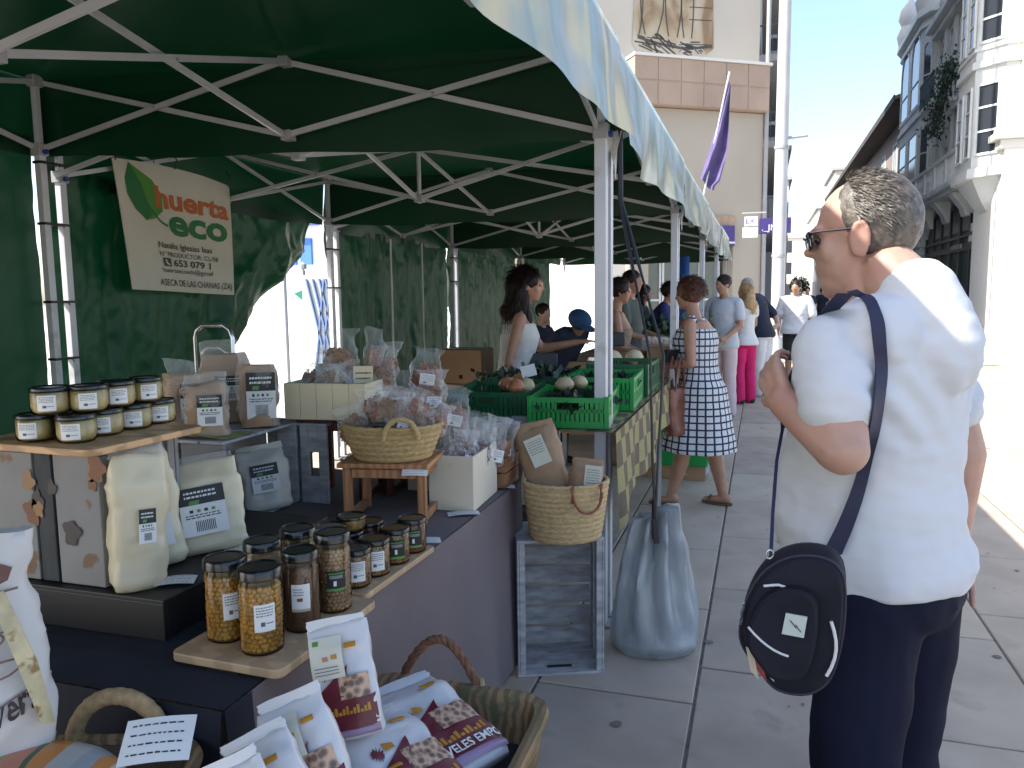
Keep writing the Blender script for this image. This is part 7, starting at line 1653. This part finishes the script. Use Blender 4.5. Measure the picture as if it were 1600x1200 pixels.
m = MB(); m.tube([BP(-.092,-.05,.03-.008*k)+V((.003*math.sin(k*2),0,0)) for k in range(6)], .0022, 6); m.build('zip_pull', m_met, bag)
# sunglasses
t = thing('sunglasses', 'dark sunglasses with thin temples worn by the foreground man', 'glasses', (pm.x,pm.y,0), MRZ); m_gl = C('dark_lens',.01,.012,.014,rough=.06,spec=.8)
for s_ in (-1,1):
    m = MB(); m.tube([HPm(s_*.062,.088,.024),HPm(s_*.073,.05,.022),HPm(s_*.081,.0,.018),HPm(s_*.083,-.012,.014),HPm(s_*.080,-.03,-.004)], .0024, 6); m.build('temple', m_gl, t)
    m = MB(); c = V((s_*.037,.108,.010)); m.loft([[HPm(c.x+.031*math.cos(a)*q_, c.y+dy-.36*abs(c.x+.031*math.cos(a)*q_), c.z+.019*math.sin(a)*q_) for a in [2*math.pi*k/20 for k in range(20)]] for dy,q_ in ((-.002,1),(.001,1.0),(.003,.9))]); m.build('lens', m_gl, t)
m = MB(); m.tube([HPm(-.012,.106,.016),HPm(0,.110,.019),HPm(.012,.106,.016)], .0025, 6); m.build('bridge', m_gl, t)
t.scale = mt_.scale
# ---------------- woman in the checked dress
m_dr = bpy.data.materials.new('navy_grid_dress'); m_dr.use_nodes = True; nt = m_dr.node_tree; L = nt.links.new; pb = nt.nodes['Principled BSDF']; pb.inputs['Roughness'].default_value = .8
tc = _n(nt,'ShaderNodeTexCoord'); sp = _n(nt,'ShaderNodeSeparateXYZ'); L(tc.outputs['Object'], sp.inputs[0]); res = []
at2 = _n(nt,'ShaderNodeMath', operation='ARCTAN2'); L(sp.outputs['Y'], at2.inputs[0]); L(sp.outputs['X'], at2.inputs[1]); ml = _n(nt,'ShaderNodeMath', operation='MULTIPLY'); ml.inputs[1].default_value = .19; L(at2.outputs[0], ml.inputs[0])
for src in (ml.outputs[0], sp.outputs['Z']):
    a_n = _n(nt,'ShaderNodeMath', operation='MULTIPLY'); a_n.inputs[1].default_value = 1/.052; L(src, a_n.inputs[0]); fr = _n(nt,'ShaderNodeMath', operation='FRACT'); L(a_n.outputs[0], fr.inputs[0]); lt = _n(nt,'ShaderNodeMath', operation='LESS_THAN'); lt.inputs[1].default_value = .24; L(fr.outputs[0], lt.inputs[0]); res.append(lt)
mxn = _n(nt,'ShaderNodeMath', operation='MAXIMUM'); L(res[0].outputs[0], mxn.inputs[0]); L(res[1].outputs[0], mxn.inputs[1]); mx = _n(nt,'ShaderNodeMix', data_type='RGBA'); L(mxn.outputs[0], mx.inputs[0]); mx.inputs[6].default_value = (.60,.60,.60,1); mx.inputs[7].default_value = (.012,.02,.06,1); L(mx.outputs[2], pb.inputs['Base Color'])
pw = at(1092,792,z=0)
wt_, HPw, hpw = person('short-haired woman in a white dress with navy grid, brown handbag on her arm', (pw.x-.0,pw.y+.05,0), R(78), 1.60, 'f', 1.22, head=(8,-8), lean=.10,
    arms=[((-.215,.02,1.13),(-.19,.25,1.10),(.25,1,.05),(.9,0,-.4),.6),((.20,.03,1.14),(.12,.26,1.10),(-.2,1,0),(-.9,0,-.3),.6)], legs=[((-.10,.10,.48),(-.10,.20,.085),(-.1,1,0)),((.10,-.05,.48),(.09,-.16,.085),(.1,1,0))], sk=sk_tan,
    top=dict(mat=m_dr, dress=.44, sleeve=0, e=.02, flare=.045, name='dress', vox=.010), hair=dict(mat=H_red, style='short', len=.05, n=2200, w=.003, thick=.028, curl=.5), vox=.0095, shoes=('sandal', C('brown_leather_sandal',.10,.06,.035)))
t = thing('handbag', 'brown leather handbag hanging from the arm of the woman in the grid dress', 'bag', tuple(at(1056,640,d=5.35)), R(70)); m = MB(); m.loft(pillow_rings(.24,.32,.12,lambda v:(.85+.15*math.sin(v*3.1),1-.4*v,0),401,.012)); m.build('bag_body', mat('brown_leather', (.17,.055,.03), rough=.4, var=.25, scale=6), t, loc=(0,0,-.17))
for y_ in (-.03,.03): m = MB(); m.tube([(-.07+.0,y_,.13),(-.05,y_,.27),(-.0,y_,.36),(.05,y_,.27),(.07,y_,.13)], .008, 7); m.build('strap', MC['brown_leather'], t)
t = thing('wallet', 'dark open wallet in the hands of the woman in the grid dress', 'wallet', tuple(at(1050,556,d=5.35)), R(60)); m = MB(); m.box((0,0,0),(.12,.012,.09),0,(R(20),0,0)); m.build('cover', m_blk, t, smooth=False, bev=.003); m = MB(); m.box((0,.03,.0),(.12,.012,.085),0,(R(-20),0,0)); m.build('flap', m_blk, t, smooth=False, bev=.003)
# ---------------- shoppers
p = at(1128,655,z=0); person('dark-haired man in a white t-shirt behind the woman in the grid dress', (p.x,p.y+.2,0), R(150), 1.72, 'm', 1.05, head=(-20,-10), sk=sk_tan, top=dict(mat=W_white), bottom=dict(mat=W_pinkish), hair=dict(mat=H_dark,len=.025,n=500), arms=[((-.24,.03,1.14),(-.18,.22,1.02)),((.24,.03,1.14),(.18,.22,1.02))])
p = at(1163,630,z=0); person('blonde woman in white top and hot pink trousers seen from behind', (p.x,p.y,0), R(40), 1.63, 'f', 1.0, head=(30,-5), sk=sk_tan, top=dict(mat=W_lw, sleeve=.4, flare=.2, z0=.86), bottom=dict(mat=W_pink, wide=1.0, ankle=1.0), hair=dict(mat=H_blond,style='long',len=.07,n=900,thick=.016), arms=[((-.20,.05,1.15),(-.12,.22,1.10)),((.20,.05,1.15),(.12,.22,1.10))])
p = at(1190,620,z=0); person('white-haired man in navy polo shirt and white trousers, hand on his hip', (p.x,p.y+.1,0), R(60), 1.76, 'm', 1.12, head=(10,-25), lean=.35, headpos=(0,.28,1.60), sk=sk_red, top=dict(mat=W_polo, sleeve=.75, z0=.86), bottom=dict(mat=W_lw, wide=1.1), hair=dict(mat=H_white,len=.015,n=500,thick=.004), arms=[((-.27,.16,1.12),(-.15,.35,1.05)),((.36,.0,1.12),(.20,-.12,1.02),(-1,.2,-.3),(0,1,0))])
p = at(1240,600,z=0); person('man in loose white shirt and black shorts walking past the lamp post', (p.x,p.y,0), R(172), 1.70, 'm', 1.12, head=(-10,-8), sk=sk_tan, top=dict(mat=W_white, sleeve=.8, flare=.3, e=.03), bottom=dict(mat=W_black, kind='shorts', wide=1.2), hair=dict(mat=H_dark,len=.02,n=400), arms=[((-.27,.0,1.14),(-.26,.10,.92)),((.27,.0,1.14),(.26,.10,.92))])
for k,(px_,py_,rz_,mt2,l,d_) in enumerate(((1262,510,170,W_black,'tiny dark-clothed walker far down the street, beside the white shirt',24),(1284,500,10,W_polo,'tiny navy-clothed walker far down the street, nearest the kerb',30),(1248,505,20,W_pinkish,'tiny pale-clothed walker far down the street',34))):
    p = at(px_,py_,z=0) if False else at(px_,470,d=d_); person(l, (p.x,p.y,0), R(rz_), 1.68, 'm', 1, sk=sk_tan, top=dict(mat=mt2,vox=.03), bottom=dict(mat=W_black,vox=.03), hair=dict(mat=H_dark,n=0,thick=.01), vox=.022, eyes=False)
# ---------------- vendors
p = at(798,592,d=5.15); person('vendor with very long dark hair in a white tank top reaching over the green crates', (p.x,p.y,0), R(-72), 1.68, 'f', 1.0, head=(-6,-8), lean=.14, sk=sk_tan,
    arms=[((-.20,.22,1.19),(-.10,.47,1.24),(.1,1,.1),(0,0,-1),.35),((.215,-.01,1.14),(.23,.07,.92),(0,.35,-1),(-1,0,0),.3)], top=dict(mat=W_tank, sleeve=0, z0=.93, z1=1.39, e=.010, vox=.010, flare=0), bottom=dict(mat=mat('charcoal_cloth',(.03,.027,.03),rough=.85)), hair=dict(mat=H_dark,style='long',len=.10,n=2600,thick=.016,w=.003,sway=-.02), vox=.0095)
p = at(868,520,d=6.9); tt_, HPc, hpc = person('person in navy with a blue cap bending over behind the green crates', (p.x,p.y,0), R(-120), 1.45, 'm', 1.05, head=(0,-30), lean=.5, headpos=(0,.34,1.52), sk=sk_tan, top=dict(mat=W_polo), bottom=dict(mat=W_black), hair=dict(mat=H_dark,n=0,thick=.004))
t = thing('cap', 'rounded blue cap on the bending person behind the crates', 'cap', tt_.location.copy(), R(-120)); m = MB(); b_ = MB(); b_.ell((0,-.01,.045),(.118,.135,.105),None,28,16); m.add([HPc(*v) for v in b_.v], b_.f); m.build('crown', mat('blue_cap_cloth',(.012,.05,.12),rough=.8,var=.15), t)
m = MB(); m.loft([[HPc(.09*math.cos(a), .10+.10*math.sin(a)*(1 if math.sin(a)>0 else .2), z_) for a in [2*math.pi*k/20 for k in range(20)]] for z_ in (.018,.03)]); m.build('peak', MC['blue_cap_cloth'], t); t.scale = tt_.scale
p = at(845,490,d=7.8); person('dark-haired child in navy behind the vendor with long hair', (p.x,p.y,0), R(-110), 1.42, 'm', .95, head=(0,-10), sk=sk_lt, top=dict(mat=W_polo), bottom=dict(mat=W_black), hair=dict(mat=H_dark,len=.03,n=400,thick=.012))
p = at(962,520,d=6.9); person('vendor with tied dark hair in a tan camisole right of the tent leg', (p.x,p.y,0), R(-80), 1.64, 'f', 1.02, head=(0,-10), sk=sk_tan, top=dict(mat=mat('tan_print_cloth',(.36,.24,.16),rough=.85,var=.3,scale=30), sleeve=0, z1=1.35, z0=.84), bottom=dict(mat=mat('tan_skirt_cloth',(.33,.22,.15),rough=.85,var=.2,scale=20),wide=1.1), hair=dict(mat=H_dark,len=.04,n=900,thick=.02), arms=[((-.20,.05,1.13),(-.14,.24,1.06)),((.20,.05,1.13),(.14,.24,1.06))], vox=.0105)
p = at(982,510,d=7.9); person('vendor in a grey-green shirt and sunglasses behind the black cords', (p.x,p.y,0), R(-100), 1.74, 'm', 1.0, head=(-10,-5), sk=sk_tan, top=dict(mat=mat('grey_green_cloth',(.07,.085,.075),rough=.85)), bottom=dict(mat=W_black), hair=dict(mat=H_dark,len=.03,n=500,thick=.014), arms=[((-.24,.05,1.13),(-.16,.26,1.08)),((.24,.05,1.13),(.16,.26,1.08))])
p = at(1018,510,d=9.0); person('woman in dark blue leaning forward at the farther stall', (p.x,p.y,0), R(-85), 1.66, 'f', 1.1, head=(0,-22), lean=.3, headpos=(0,.22,1.60), sk=sk_tan, top=dict(mat=mat('royal_navy_cloth',(.012,.016,.09),rough=.85), sleeve=.55, z0=.84), bottom=dict(mat=W_black), hair=dict(mat=H_dark,len=.06,n=700,thick=.022), arms=[((-.20,.16,1.13),(-.14,.34,1.16)),((.20,.16,1.13),(.14,.34,1.16))])
p = at(1003,505,d=10.2); person('dark-haired person half hidden behind the woman in dark blue', (p.x,p.y,0), R(-95), 1.62, 'f', 1.0, sk=sk_tan, top=dict(mat=W_black), bottom=dict(mat=W_black), hair=dict(mat=H_dark,style='long',len=.08,n=500,thick=.02))
# street trees far away
def tree(lab, x, y, h, seed):
    t = thing('street_tree', lab, 'tree', (x,y,0), 0); rg = random.Random(seed); m = MB(); m.tube([(0,0,0),(.03,0,h*.3),(0,.05,h*.62)], [.12,.09,.04], 8); m.build('trunk', m_roofd, t)
    for k in range(4): m = MB(); a = k*1.6; m.tube([(0,0,h*.4),(.5*math.cos(a),.5*math.sin(a),h*.62),(.8*math.cos(a),.8*math.sin(a),h*.8)], [.05,.03,.01], 6); m.build('limb', m_roofd, t)
    m = MB()
    for k in range(1400):
        a, ph, r_ = rg.random()*6.3, rg.gauss(0,.6), rg.random()**.4*h*.26; c = V((r_*math.cos(a)*math.cos(ph), r_*math.sin(a)*math.cos(ph), h*.7+r_*math.sin(ph)*1.1)); q = Euler((rg.random()*3,rg.random()*3,a)).to_matrix(); s_ = rg.uniform(.05,.12); m.add([c+q@V(pp)*s_ for pp in ((-1,0,0),(0,-.5,.1),(1,0,0),(0,.5,.1))], [(0,1,2,3)])
    m.build('crown', mat('dusty_leaf', (.05,.08,.04), rough=.6, var=.5, scale=3), t, smooth=False, kind='stuff')
tree('small street tree far down the street by the pale houses', 3.0, 70, 3.0, 2)
